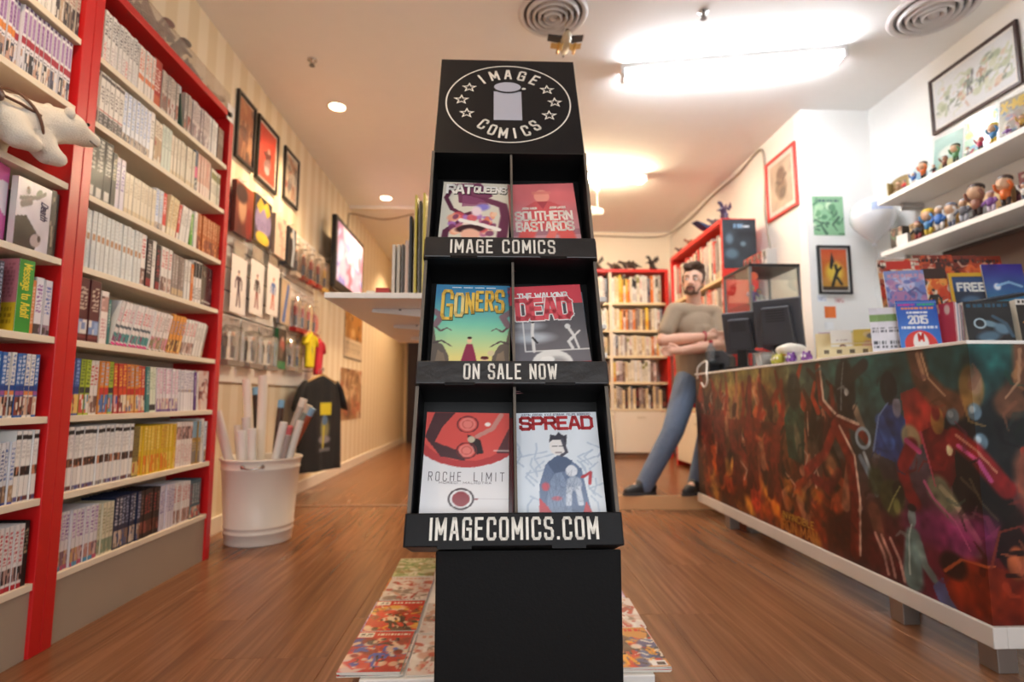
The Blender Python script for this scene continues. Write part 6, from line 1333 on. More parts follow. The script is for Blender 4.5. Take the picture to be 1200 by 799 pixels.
PG([(.92, .0), (.93, .14), (.96, .2), (1.01, .2), (1.08, .14), (1.2, .1), (1.2, 0)], '#8c2814'); E(.985, .1, .14, .1, '#a83818', 10, .6, .8); E(.945, .16, .06, .05, '#2a1210', 0, .4); E(1.07, .06, .1, .08, '#b03a1c', 0, .5)
E(1.035, .27, .055, .085, '#1c1010', 0, .15); E(1.04, .21, .036, .06, '#a85a38', 0, .25); LN([(1.015, .24), (1.06, .25)], .010, '#1a0c0c'); LN([(1.025, .17), (1.055, .17)], .008, '#3a1a14')
PG([(.905, .05), (.925, .1), (.935, .03), (.955, -.02), (.92, -.02)], '#6a7ab0', .9)
PG([(1.12, .45), (1.2, .5), (1.2, .2), (1.14, .22)], '#3a1c1c', .7)
r.noise(.16, 14, 5); r.noise(.12, 40, 8)
for i in range(170):          # small brush strokes that break up the larger masses
    u = .05+1.12*g.random(); v = .04+.92*g.random(); ix = min(MU-1, int(u/1.2*MU)); c = np.clip(r.a[min(MV-1, int(v*MV)), ix]*g.uniform(.5, 1.4)+g.normal(0, .02, 3), 0, 1); a_ = g.uniform(0, 6.28); L = .02+.05*g.random()
    LN([(u, v), (u+L*math.cos(a_)*.38, v+L*math.sin(a_)), (u+L*1.7*math.cos(a_+.5)*.38, v+L*1.7*math.sin(a_+.5))], .006+.012*g.random(), c, .6, .003)
for pts, c, w in (([(.918, .98), (.928, .88), (.955, .81)], '#d8b08a', .006), ([(1.072, .98), (1.066, .86), (1.045, .80)], '#c89a78', .007), ([(.905, .66), (.915, .56), (.925, .45)], '#c8506a', .006), ([(.968, .66), (.998, .61), (1.024, .53)], '#e0a080', .006),
                  ([(.905, .46), (.92, .40), (.955, .33), (.975, .24)], '#d8689c', .007), ([(.800, .56), (.818, .72), (.842, .78)], '#7a9ad0', .006), ([(.862, .06), (.866, .22), (.873, .27)], '#c8dcd8', .005), ([(.72, .74), (.725, .86), (.735, .98)], '#7a8a8c', .005),
                  ([(.825, .30), (.838, .36), (.855, .42)], '#9aa060', .005), ([(.93, .13), (.96, .195), (1.01, .20)], '#d86a38', .007), ([(1.005, .20), (1.02, .32), (1.05, .34)], '#8a3a2a', .006), ([(.985, .5), (1.0, .42), (1.02, .36)], '#5a4a3a', .006)):
    LN(pts, w, c, .85, .003)
r.a = np.clip((r.a-.03)*.88, 0, 1)
k = int(round(MU/1.2)); A = r.a
Z0, Z1 = .145, CT-.012
MB().bx(0, 2.249, .0008, .02, Z0, Z1).build('panel_board', solid('#2a2422', .5), ct)
MB().slab(A[:, :k], 2.25, Z1-Z0, 0, x0=0, z0=Z0, y=0).build('front_print', SATIN, ct)
MB().slab(A[:, k-1:], .45, Z1-Z0, 0, x0=0, z0=Z0, y=0).xf(Matrix.Translation((2.25, 0, 0)) @ Matrix.Rotation(R(90), 4, 'Z')).build('end_print', SATIN, ct)
MB().bx(2.232, 2.2492, .021, .85, Z0, Z1).build('panel_board', solid('#1c3436', .45), ct)
MB().bx(0, .02, .021, .6, Z0, Z1).build('panel_board', solid('#4a3a34', .45), ct)
MB().bx(-.004, 2.25, -.004, .6, Z1+.0005, CT).bx(1.75, 2.254, .6, .86, Z1+.0005, CT).build('counter_top', M_LAM, ct, bevel=.002)
MB().bx(-.004, 2.262, -.012, .03, .085, Z0-.0005).bx(2.232, 2.262, .03, .86, .085, Z0-.0005).build('base_rail', solid('#d9d3cd', .45), ct, bevel=.003)
for x, y in ((.42, .012), (.52, .10), (1.74, .10), (1.845, .012), (2.19, .03), (2.16, .7), (.45, .5), (1.7, .5)):
    MB().bx(x-.033, x+.033, y, y+.06, 0, .0848).build('foot', solid('#9a928c', .3, metal=.7), ct, bevel=.002)
m = MB(); text(m, 'INVINCIBLE', 1.245, .212, .030, .7, .0045, .008, y=-.0006, col='#c89a3c', fit=.26); text(m, 'IRON MAN', 1.245, .155, .048, .8, .007, .012, y=-.0006, col='#b8742c', fit=.30)
m.build('print_lettering', INK, ct)

# ------------------------------------------------------------------ glass display case on the counter
vt = thing('glass_display_case', 'glass display case with a black top standing on the counter', 'display case', (1.675, 3.43, CT+.0005))
VW, VD, VH = .34, .40, .705
MB().bx(0, VW, 0, VD, VH-.02, VH).build('top_panel', M_BLACK, vt, bevel=.002)
MB().bx(0, VW, 0, VD, 0, .02).build('base_panel', M_BLACK, vt)
for x in (0, VW-.014):
    for y in (0, VD-.014): MB().bx(x, x+.014, y, y+.014, .0205, VH-.0205).build('corner_post', solid('#8f9496', .3, metal=.8), vt)
MB().bx(.0145, VW-.0145, .004, .008, .021, VH-.021).build('front_pane', GLASS, vt)
MB().bx(.003, .007, .0145, VD-.0145, .021, VH-.021).build('side_pane', GLASS, vt)
MB().bx(VW-.007, VW-.003, .0145, VD-.0145, .021, VH-.021).build('side_pane', GLASS, vt)
for z in (.24, .45): MB().bx(.0145, VW-.0145, .0145, VD-.0145, z, z+.006).build('glass_shelf', GLASS, vt)
MB().cyl((.03, .0025, VH-.085), (.03, .0035, VH-.085), .027, n=24).build('round_sticker', solid('#e06a48', .5), vt)
MB().cyl((VW-.035, .0, .22), (VW-.035, .0035, .22), .012, n=16).build('lock', M_CHROME, vt)
def mini(label, p, s, c1, c2, c3='#d8b090', rz=0, group=None, cat='figurine', style=0, name='toy_figure'):
    """small standing toy: base, legs, body, arms, head"""
    t = thing(name, label, cat, p, rz, group)
    MB().lathe([(.0, 0), (.03*s, 0), (.03*s, .006*s), (0, .006*s)], 14, '#3a3636', closed=False).build('base', INK, t)
    b = MB()
    for q in (-1, 1): b.cyl((q*.010*s, 0, .006*s), (q*.012*s, 0, .045*s), .008*s, .010*s, 8, c2)
    b.tube([(0, 0, .04*s), (0, 0, .055*s), (0, 0, .075*s), (0, 0, .086*s)], [.016*s, .018*s, .022*s, .008*s], 10, c1)
    for q in (-1, 1): b.tube([(q*.020*s, 0, .078*s), (q*.034*s, -.006*s, .06*s if style == 0 else .095*s), (q*.03*s, -.02*s, .05*s if style == 0 else .115*s)], [.008*s, .007*s, .006*s], 8, c1)
    b.build('body', INK, t, smooth=True)
    hd_ = MB(); hr = .017*s if style < 2 else .03*s
    hd_.ell((0, 0, .086*s+hr), (hr, hr, hr*1.1), c3, nu=12, nv=8); hd_.ell((0, hr*.15, .086*s+hr*1.5), (hr*1.04, hr*1.0, hr*.75), c2, nu=12, nv=8); hd_.build('head', INK, t, smooth=True)
    return t
cz_ = CT+.0005
mini('toy figure with purple body on the upper shelf of the glass case', (1.76, 3.58, cz_+.4565), 1.1, '#8a6ab0', '#6a4a90', group='figures in the glass case')
mini('pale toy figure on the upper shelf of the glass case', (1.84, 3.64, cz_+.4565), 1.0, '#d8d0c8', '#8aa0b0', group='figures in the glass case')
mini('yellow toy figure on the middle shelf of the glass case', (1.77, 3.56, cz_+.2465), 1.0, '#d8c040', '#8a7a30', group='figures in the glass case')
mini('green and red toy figure on the middle shelf of the glass case', (1.93, 3.52, cz_+.2465), 1.2, '#2a8a4a', '#a83a30', group='figures in the glass case')
mini('white toy figure on the floor of the glass case', (1.83, 3.58, cz_+.0205), 1.2, '#e0dcd8', '#9a94a0', group='figures in the glass case')
# small printed boxes on top of the case
for k in range(5):
    c = [['#c83a38', '#e8e0d8', '#3a3038'], ['#e8e4e0', '#c85a50', '#4a5a68'], ['#d8c8c0', '#a83a3c', '#2a2a30'], ['#e0d4cc', '#d86a58', '#5a4a50'], ['#c8b0a8', '#b83a3a', '#e8e8e8']][k]
    r = Ras(16, 22, c[1]).art(c, 12, 80+k, 1, .05, .8)
    t = thing('toy_box', 'small red and white toy box, %s from the front on the glass case' % ['nearest', 'second', 'third', 'fourth', 'last'][k], 'toy box', (1.80, 3.47+.066*k, cz_+VH+.0006), -90, 'toy boxes on the glass case')
    MB().slab(r, .062, .105, 0, y=0).build('front_print', SATIN, t); MB().bx(-.031, .031, .0005, .07, 0, .105, c[1]).build('box_body', SATIN, t)
    MB().bx(-.022, .022, -.0006, -.0001, .055, .095).build('box_window', glass((.9, .92, .95), .2), t)

# ------------------------------------------------------------------ till screens seen from behind
def monitor(label, p, rz, w, h, tilt):
    t = thing('till_monitor', label, 'monitor', p, rz, 'till screens on the counter')
    MB().bx(-.09, .09, -.07, .09, 0, .018).build('foot', M_BLKMETAL, t, bevel=.006)
    MB().prism([(-.03, .0185), (.03, .0185), (.022, .2), (-.022, .2)], .02, .05).build('neck', M_BLKMETAL, t)
    pn = MB().bx(-w/2, w/2, -.02, .012, 0, h).build('casing', solid('#4a4b52', .45), t, bevel=.006, loc=(0, .0, .1), rot=(R(-tilt), 0, 0))
    MB().bx(-w/2+.015, w/2-.015, -.0212, -.0201, .015, h-.015).build('screen', solid('#121418', .1), pn)
    MB().prism([(-w*.36, h*.12), (w*.36, h*.12), (w*.30, h*.86), (-w*.30, h*.86)], .0125, .055).build('back_cover', solid('#3b3c43', .5), pn, bevel=.01)
    for q in range(5): MB().bx(-w*.2, w*.2, .0551, .0556, h*(.58+.05*q), h*(.60+.05*q)).build('vent_slot', solid('#141416', .6), pn)
    return t
monitor('dark grey till screen turned away, in front of the glass case', (1.64, 3.02, CT+.0005), 138, .25, .29, 14)
monitor('dark till screen further along the counter next to the standing person', (1.555, 3.30, CT+.0005), 140, .21, .26, 16)
def printer(label, p, rz, s=1):
    t = thing('receipt_printer', label, 'printer', p, rz, 'receipt printers on the counter')
    MB().prism([(-.075*s, 0), (.075*s, 0), (.075*s, .10*s), (.03*s, .14*s), (-.075*s, .14*s)], 0, .14*s).build('casing', solid('#34353a', .45), t, bevel=.006)
    MB().bx(-.055*s, .02*s, .03*s, .11*s, .1402*s, .146*s).build('paper_cover', solid('#b79a80', .5), t)
    MB().bx(-.05*s, .02*s, -.002, -.0002, .095*s, .108*s).build('paper_slot', solid('#101012', .5), t)
printer('dark receipt printer at the far end of the counter', (1.55, 3.70, CT+.0005), -40, 1.1)
t = thing('monitor_riser', 'small black monitor riser at the far end of the counter', 'stand', (1.47, 3.80, CT+.0005), 0)
MB().bx(0, .10, -.16, 0, .055, .065).bx(0, .008, -.16, 0, 0, .0545).bx(.092, .10, -.16, 0, 0, .0545).build('riser', M_BLACK, t)
t = thing('water_bottle', 'clear blue plastic water bottle with a red cap at the far end of the counter', 'bottle', (1.52, 3.72, CT+.066))
MB().lathe([(.0, 0), (.028, 0), (.031, .006), (.031, .04), (.029, .045), (.031, .05), (.031, .10), (.012, .13), (.012, .145), (0, .145)], 20, closed=False).build('bottle_body', glass((.72, .84, .95), .2, .03, .12), t, smooth=True)
MB().cyl((0, 0, .1455), (0, 0, .162), .014, n=14).build('cap', solid('#c8283a', .4), t)
t = thing('cable_loop', 'white cable loop hanging over the front edge of the counter', 'cable', (1.45, 3.68, CT))
MB().tube(spline([(-.016, .09, -.04), (-.018, .07, .035), (.01, .03, .075), (.012, -.02, .07), (-.012, -.07, .0), (-.018, -.09, -.06), (-.018, -.04, -.10), (-.016, .02, -.07)], 6), .006, 8).build('cord', solid('#e2ded6', .45), t, smooth=True)
# plastic tub and its bits
t = thing('plastic_tub', 'clear plastic tub of small things on the counter before the till screen', 'tub', (1.56, 3.02, CT+.0005))
MB().lathe([(.0, 0.002), (.06, .002), (.072, .075), (.076, .078), (.074, .08), (.068, .074), (.057, .004), (0, .004)], 28, closed=False).build('tub_body', glass((.9, .93, .96), .25, .05, .25), t, smooth=True)
MB().bx(-.05, .05, -.03, .03, .006, .07, '#d8d4d0').build('filling', SATIN, t, bevel=.008)
MB().box((-.03, -.02, .088), (.10, .05, .012), '#c83a34', rot=(.1, .2, .5)).build('red_packet', SATIN, t)
t = thing('paper_bag', 'crumpled white and yellow bag beside the plastic tub', 'bag', (1.57, 2.80, CT+.0005))
blob('bag_body', [('e', (0, 0, .08), (.07, .09, .03)), ('e', (.02, .04, .09), (.05, .06, .028)), ('e', (-.02, -.05, .075), (.05, .05, .03)), ('b', (0, 0, .04), (.08, .12, .07))], solid('#ece8de', .6, bump=.3, bscale=60), t, .009, 2)
MB().box((-.045, .0, .05), (.004, .11, .012), '#e0b848').build('yellow_band', INK, t)
mini('dark toy figure with green hair standing on the counter by the tub', (1.60, 3.12, CT+.0005), 1.25, '#2a2828', '#3a4a2a', '#8a9a40', -60, 'small toys by the till', style=1)
for k, (x, y, c, n_) in enumerate(((1.53, 2.88, '#a8a83c', 'olive green'), (1.50, 2.79, '#b8b440', 'lime'), (1.52, 2.71, '#7a4a98', 'violet'), (1.56, 2.64, '#8a58a8', 'pale violet'))):
    t = thing('vinyl_toy', 'small round %s vinyl toy on the counter edge' % n_, 'toy', (x, y, CT+.0005), -70, 'round vinyl toys on the counter')
    MB().ell((0, 0, .026), (.027, .027, .026), c).build('body', SATIN, t, smooth=True); MB().ell((-.009, -.024, .032), (.006, .004, .007), '#f4f4ee').ell((.009, -.024, .032), (.006, .004, .007), '#f4f4ee').build('eyes', INK, t, smooth=True)
    MB().ell((-.015, 0, .05), (.007, .007, .009), c).ell((.015, 0, .05), (.007, .007, .009), c).build('ears', SATIN, t, smooth=True)

# ------------------------------------------------------------------ printed matter on the near part of the counter
def sheet(name, label, cat, p, rz, w, h, t_, ras, tilt=8, lettering=None, side=(.92, .9, .86), mat=None, group=None):
    o = thing(name, label, cat, p, rz, group)
    o.rotation_euler = (Matrix.Rotation(R(rz), 4, 'Z') @ Matrix.Rotation(R(-tilt), 4, 'X')).to_euler()
    MB().slab(ras, w, h, .001, y=0, side=side).build('cover', mat or GLOSS, o)
    if t_ > .003: MB().bx(-w/2+.001, w/2-.001, .0012, t_, .001, h-.001, '#e6dfd0').build('pages', INK, o)
    for q in (lettering if isinstance(lettering, list) else [lettering] if lettering is not None else []): q.build('lettering', SATIN, o)
    return o
t = thing('card_rack', 'cream card rack with small postcards on the counter', 'card rack', (1.62, 2.42, CT+.0005), -28)
MB().bx(-.12, .12, -.05, .07, 0, .012).bx(-.12, .12, -.05, -.045, .0125, .055).bx(-.12, .12, .0, .005, .0125, .075).bx(-.12, .12, .064, .07, .0125, .13).build('rack', solid('#e6d6a8', .5), t)
for k in range(4): MB().bx(-.095+.05*k, -.075+.05*k, -.0508, -.0502, .024, .042, '#6a5a40').build('rack_letter', INK, t)
for k, (x, y, c, lab) in enumerate(((-.065, .055, '#c8b0c8', 'lilac postcard in the back left of the card rack'), (.05, .055, '#8ab080', 'green postcard in the back right of the card rack'), (-.02, -.008, '#f2efec', 'white postcard with a tiny portrait in the card rack'), (.072, -.008, '#e0c860', 'yellow postcard in the front of the card rack'))):
    q = Matrix.Translation((1.62, 2.42, CT+.0135)) @ Matrix.Rotation(R(-28), 4, 'Z') @ Vector((x, y, 0))
    r = Ras(22, 30, c).art([c, '#ffffff', '#d8a8a0', '#6a6a80', '#e8d8b0'], 9, 90+k, 0, .1, .9, .3)
    if k == 2: r = Ras(22, 30, '#f4f2ef').ell(.55, .35, .12, .12, '#6a4a48').ell(.55, .32, .08, .09, '#e8c8b8').bars(.2, .6, .8, .66, '#b8a8b0', 1, 2)
    sheet('postcard', lab, 'postcard', q, -28, .085, .125, .001, r, 8, group='postcards in the cream rack')
# leaflets: pale ones, then the blue one
for k in range(3):
    r = Ras(20, 40, '#dcdae4').rect(0, .7, 1, .86, '#7a9a5a').bars(.1, .45, .9, .6, '#5a5a68', 2, 5+k).bars(.1, .12, .9, .3, '#3a3a44', 2, 8+k).noise(.04, 5, k)
    sheet('leaflet', ['pale leaflet furthest left beside the blue one', 'pale grey leaflet between two others', 'pale leaflet touching the blue one'][k], 'leaflet', (1.60+.026*k, 2.16-.012*k, CT+.0005), -22, .075, .20, .002, r, 8, group='pale leaflets on the counter')
r = Ras(60, 88, '#2a62c0').grad('#3a8ae0', '#2450b0'); r.rect(0, .95, 1, .97, '#9ab8e8', .5).mix((np.hypot((r.U-.5)*.68, r.V-.16) < .27)*1.0, '#d8362c').ell(.5, .2, .125, .20, '#f4f0ec', 0, .08)
r.bars(.07, .455, .95, .515, '#e4eefc', 1, 3, .9).bars(.24, .735, .76, .80, '#f0f4fc', 1, 5, .85).bars(.12, .825, .9, .875, '#f0903a', 1, 6, .9).bars(.06, .885, .46, .945, '#c83a98', 1, 7, .9).bars(.54, .89, .96, .95, '#3cb86a', 1, 8, .9)
m = []
for args, kw in (
    (('2015', 0, .126, .030, .62, .007, .005,), dict(y=-.0003, col='#f2f4fa', fit=.066)),
    (('M', .002, .052, .030, .62, .0075, .003,), dict(y=-.0003, col='#d8362c')),
):
    m.append(text(MB(), *args, **kw))
sheet('leaflet', 'blue leaflet with a red disc and the year in white', 'leaflet', (1.715, 2.10, CT+.0005), -12, .15, .222, .004, r, 7, m)
# stacked magazines in front
r = Ras(56, 72, '#14181e').noise(.2, 6, 3).ell(.5, .55, .14, .06, '#6a8a9c', -15, .4).ell(.3, .56, .1, .07, '#10141a', 0, .2).ring(.3, .56, .09, .02, '#a8c0cc').ell(.45, .3, .2, .1, '#4a6a80', 10, .6).ell(.75, .45, .14, .1, '#5a7a90', -30, .5).ell(.45, .2, .1, .04, '#8aa4b4', 0, .5).line([(.6, .7), (.85, .55), (.95, .3)], .03, '#3a5468').bars(.06, .86, .94, .96, '#2a5068', 1, 4)
sheet('magazine', 'black magazine with a blue-grey picture in the front row on the counter', 'magazine', (1.915, 2.00, CT+.0005), -8, .168, .20, .03, r, 6)
r = Ras(56, 72, '#1c1614').rect(0, .9, 1, 1, '#d8d4cc').bars(.05, .91, .95, .99, '#3a3634', 1, 2).ell(.45, .72, .12, .12, '#3a3450', 0, .3).line([(.1, .55), (.5, .62), (.9, .56)], .015, '#c88a4a').line([(.2, .6), (.4, .66)], .015, '#e8b060').bars(.6, .72, .95, .86, '#d8d8d0', 3, 7)
for u, v in ((.2, .15), (.35, .22), (.5, .14), (.68, .2), (.85, .12)): r.ell(u, v, .03, .025, '#d8dcd0', 0, .3)
sheet('magazine', 'black magazine with small white dots at the right end of the front row', 'magazine', (2.10, 1.97, CT+.0005), -6, .175, .205, .03, r, 6)
for k in range(6):
    c = ['#b83a4a', '#d8d0d0', '#6a7a98', '#c8a8a8', '#3a3a44', '#8a5a68'][k]
    upright('%s magazine seen edge-on behind the blue leaflet' % ['dark pink', 'white', 'blue-grey', 'rose', 'near-black', 'mauve'][k], 1.797+.0055*k, 2.03, CT+.0005, .11, .005, .2-.003*k, c, c, 'edge-on magazines behind the blue leaflet')
# stepped rack behind them with more comics
t = thing('stepped_rack', 'dark stepped rack behind the front row of magazines', 'rack', (1.95, 2.16, CT+.0005))
MB().bx(-.24, .28, .0, .10, 0, .14).bx(-.20, .28, .101, .20, 0, .22).build('steps', M_BLACK, t, bevel=.002)
zz = CT+.1412
def rnd(seed, bg, pal, n=30, figs=1): return Ras(56, 80, bg).art(pal, n, seed, figs, .02, .8, .25).art(pal, 70, seed+50, figs, .02, .95, .10).bars(.08, .84, .92, .95, pal[2], 1, seed)
r = rnd(101, '#8a9ad0', ['#6a7ac0', '#b080b0', '#d0a0b8', '#5a5a90', '#c8c8e8'])
sheet('comic_book', 'blue and pink comic at the left of the stepped rack', 'comic', (1.735, 2.175, zz), -14, .15, .225, .006, r, 8)
r = rnd(102, '#c8b0a0', ['#a84a3a', '#3a2a28', '#e8dccb', '#c83028', '#d8905a']); r.rect(.2, .78, .8, .95, '#c83a30')
sheet('comic_book', 'pale comic with a red title block on the stepped rack', 'comic', (1.80, 2.285, CT+.2212), -12, .168, .225, .006, r, 8)
r = rnd(103, '#d8602a', ['#e8842e', '#2a2220', '#c83a20', '#e8dccc', '#f0a850']); r.rect(.15, .8, .85, 1, '#3a2420')
sheet('comic_book', 'orange comic beside the yellow-bordered one on the stepped rack', 'comic', (1.885, 2.19, zz), -8, .14, .24, .006, r, 8)
r = Ras(44, 60, '#d8a828').rect(.09, .07, .91, .93, '#23324a').rect(.09, .62, .91, .9, '#2a4a78').ell(.5, .4, .2, .12, '#4a6a8a', 0, .5)
m = MB(); text(m, 'FREE', .006, .135, .032, .6, .0085, .006, y=-.0003, col='#f4f4f0', fit=.105)
sheet('comic_book', 'comic with a yellow border and white capital letters on the stepped rack', 'comic', (2.01, 2.17, zz-.0), -6, .155, .215, .006, r, 7, m)
r = Ras(44, 60, '#3a3aa0').grad('#2aa0a8', '#3c2c8c').ell(.3, .6, .06, .06, '#d8e0f0', 0, .5).line([(.3, .62), (.6, .68), (.9, .6)], .02, '#8ab8e0').ell(.5, .3, .4, .05, '#80d8d0', 0, .7, .6).noise(.06, 8, 3)
sheet('comic_book', 'violet and turquoise comic at the right of the stepped rack', 'comic', (2.15, 2.15, zz), -4, .168, .25, .006, r, 7)
for k in range(3):
    r = rnd(110+k, '#7a2c20', ['#c8502a', '#e8703a', '#3a1c1a', '#a83a28', '#d8a890'], 34, 0)
    sheet('comic_book', ['red and orange comic at the back of the stepped rack', 'orange comic at the back right of the stepped rack', 'dark red comic at the far back right of the stepped rack'][k], 'comic', (1.98+.12*k, 2.30+.006*k, CT+.2212), -6, .168, .25, .006, r, 8)
t = thing('folder', 'flat black folder lying across the magazines on the counter', 'folder', (2.0, 2.085, CT+.225)); t.location.z = CT+.212
t.rotation_euler = (R(8), R(-10), R(-6)); MB().bx(-.13, .13, -.03, .03, 0, .012).build('folder_board', M_BLACK, t)

# ------------------------------------------------------------------ shelves on the right wall
for z, lab in ((2.13, 'upper white wall shelf on the right with comics and toys'), (1.775, 'lower white wall shelf on the right with toy figures')):
    t = thing('wall_shelf', lab, 'shelf', (2.60, 3.47, z), -90, 'white wall shelves on the right')
    MB().bx(0, 2.2, 0, XR-2.60-.001, -.032, 0).build('shelf_board', M_LAM, t, bevel=.002)
    for x in (.05, 1.0, 2.0): MB().prism([(x, -.0325), (x+.02, -.0325), (x+.02, -.06), (x, -.08)], .12, XR-2.60-.001).build('bracket', solid('#b8b4b0', .4, metal=.5), t)
U0, U1 = 2.1306, 1.7756
t = thing('wall_board', 'dark brown board on the wall under the lower shelf', 'board', (2.845, 2.3, 1.30), -90); MB().bx(-.95, .85, 0, .022, 0, .42).build('board_panel', solid('#4a2e26', .45, bump=.03), t, bevel=.003); MB().bx(-.95, .85, -.012, -.0005, .40, .42).build('board_rail', solid('#2a1c18', .4), t)
def sleeve(label, y, ras, w=.17, h=.26, rz=-78, lettering=None, x=2.70, z=U0):
    o = thing('sleeved_comic', label, 'comic', (x, y, z), rz, 'comics stood on the upper wall shelf'); o.rotation_euler = (Matrix.Rotation(R(rz), 4, 'Z') @ Matrix.Rotation(R(-9), 4, 'X')).to_euler()
    MB().slab(ras, w, h, .004, y=.002).build('cover', SATIN, o); MB().bx(-w/2-.008, w/2+.008, -.001, .0005, 0, h+.02).build('plastic_sleeve', glass((.97, .98, .98), .05, .12, .03), o)
    if lettering is not None: lettering.build('lettering', SATIN, o)
t = thing('arched_box', 'tan arched display box at the far end of the upper wall shelf', 'display box', (2.68, 3.38, U0), -75)
pf_ = [(-.075, 0), (.075, 0), (.075, .12)]+[(.075*math.cos(a), .12+.03*math.sin(a)) for a in np.linspace(.3, PI-.3, 8)]+[(-.075, .12)]
MB().prism(pf_, .045, .05).build('back_wall', solid('#8a7448', .5), t); MB().bx(-.075, -.068, 0, .0445, 0, .12).bx(.068, .075, 0, .0445, 0, .12).bx(-.0675, .0675, 0, .0445, 0, .008).build('box_frame', solid('#b09a68', .5), t)
mini('brown toy figure inside the tan arched box', (2.685, 3.38, U0+.0085), .8, '#8a6a48', '#5a4634', rz=-75, group='toys on the upper wall shelf')
t = thing('decor_plate', 'pale blue round plate on the upper wall shelf', 'plate', (2.70, 3.20, U0+.07), -75)
MB().lathe([(.0, 0), (.05, .002), (.072, .012), (.075, .012), (.05, -.003), (0, -.004)], 32, '#c8d8d8', closed=False).xf(Matrix.Rotation(R(83), 4, 'X')).build('plate_body', SATIN, t, smooth=True)
MB().ell((0, -.006, .0), (.035, .002, .03), '#8ab0c8').build('painted_centre', SATIN, t, smooth=True)
MB().bx(-.03, .03, -.01, .03, -.07, -.066).build('plate_stand', M_BLACK, t)
r = Ras(36, 54, '#9cc4b8').ell(.5, .6, .24, .12, '#dfe8dc', 10, .5).grad('#8ab8b0', '#bcd8cc').ell(.5, .6, .22, .12, '#e8ece0', 10, .5).ell(.5, .25, .2, .14, '#c8b878', 0, .5).noise(.05, 7, 2)
sleeve('teal comic in a clear sleeve on the upper wall shelf', 3.02, r)
r = Ras(36, 54, '#b8d8b0').art(['#e8d23c', '#d8603a', '#6ab0d0', '#f0e8c8', '#c83a5a'], 20, 7, 1, .05, .7); r.rect(.08, .76, .95, .95, '#e8d030')
sleeve('comic with a yellow title beside the teal one on the upper wall shelf', 2.80, r)
r = Ras(36, 54, '#a89878').art(['#8a6a50', '#c8b090', '#5a6a88', '#b84a3a', '#d8c8a8'], 26, 9, 2, .02, .72)
m = MB(); text(m, 'X-MEN', 0, .19, .048, .6, .013, .007, y=.0008, col='#e0b83c', fit=.145)
sleeve('brown comic with large yellow letters on the upper wall shelf', 2.585, r, lettering=m)
TC = [('#c83a30', '#2a3a6a', 'red and blue'), ('#3a6ab0', '#d8d0c8', 'blue and white'), ('#d86a28', '#3a2a24', 'orange'), ('#2a2a30', '#8a2a2a', 'black'), ('#8a5a48', '#3a2a24', 'brown'), ('#5a8a58', '#3a4a38', 'green'), ('#e0dcd8', '#6a7080', 'white'),
      ('#b83a58', '#2a2030', 'crimson'), ('#4a88b8', '#e0c040', 'sky blue'), ('#8a5aa0', '#d8c8d8', 'violet'), ('#c8a050', '#5a4028', 'golden'), ('#6a6a70', '#b8b8c0', 'grey')]
for k in range(11):
    c = TC[k]; mini('%s toy figure on the upper wall shelf, %s from the far end' % (c[2], ordn(k+1)), (2.628, 3.26-.078*k, U0), .5+.14*((k*7) % 3), c[0], c[1], rz=-80, group='toys on the upper wall shelf', style=k % 3)
# lower shelf: boxes, a gold lump, bobble-headed toys
def tbox(label, y, w, h, dpt, ras, x=2.66, rz=-82, z=U1):
    o = thing('toy_box', label, 'toy box', (x, y, z), rz, 'toy boxes on the lower wall shelf')
    MB().slab(ras, w, h, 0, y=0).build('front_print', SATIN, o); MB().bx(-w/2, w/2, .0005, dpt, 0, h, ras.a.reshape(-1, 3).mean(0)*.8).build('box_body', SATIN, o)
r = Ras(20, 26, '#3a3430').art(['#c8b49a', '#8a5a48', '#5a8a60', '#d8d0c4'], 14, 1, 1); tbox('dark printed toy box at the far end of the lower wall shelf', 3.40, .09, .15, .1, r)
r = Ras(20, 16, '#ece8e4').noise(.03, 4, 1); tbox('small white box at the front of the lower wall shelf', 3.31, .08, .075, .06, r, 2.625)
r = Ras(20, 26, '#8a6a44').art(['#6a4a34', '#b89a70', '#3a2c24'], 12, 3, 0); tbox('brown box between the white box and the golden bag', 3.24, .08, .13, .08, r)
t = thing('golden_bag', 'crumpled golden foil bag on the lower wall shelf', 'bag', (2.725, 3.06, U1)); blob('bag_body', [('e', (0, 0, .07), (.05, .085, .07)), ('e', (.01, -.05, .09), (.04, .05, .06)), ('e', (0, .05, .05), (.045, .06, .05))], solid('#d8a860', .3, metal=.55, bump=.4, bscale=40), t, .009, 2)
r = Ras(40, 20, '#e8c088').grad('#d89a58', '#f4dcae').noise(.06, 6, 2); tbox('long pale gold box behind the toys on the lower wall shelf', 2.82, .24, .16, .03, r, 2.745)
for k in range(8):
    c = TC[(k*5+3) % 12]; mini('%s big-headed toy on the lower wall shelf, %s from the far end' % (c[2], ordn(k+1)), (2.635, 3.19-.083*k, U1), 1.0+.15*(k % 3), c[0], c[1], rz=-80, group='toys on the lower wall shelf', style=2 if k % 2 else 0)
r = Ras(26, 20, '#9a9690').art(['#7a7874', '#b8b4ae', '#5a5856'], 10, 5, 0); tbox('grey box shaped like a camera on the lower wall shelf', 2.86, .13, .10, .07, r, 2.70)
r = Ras(40, 40, '#6a2420').art(['#c8b8a8', '#4a1a1a', '#8a9a50', '#e8dcd0', '#a83a34'], 24, 6, 1); tbox('large dark red picture box on the lower wall shelf', 2.50, .24, .19, .06, r, 2.74)
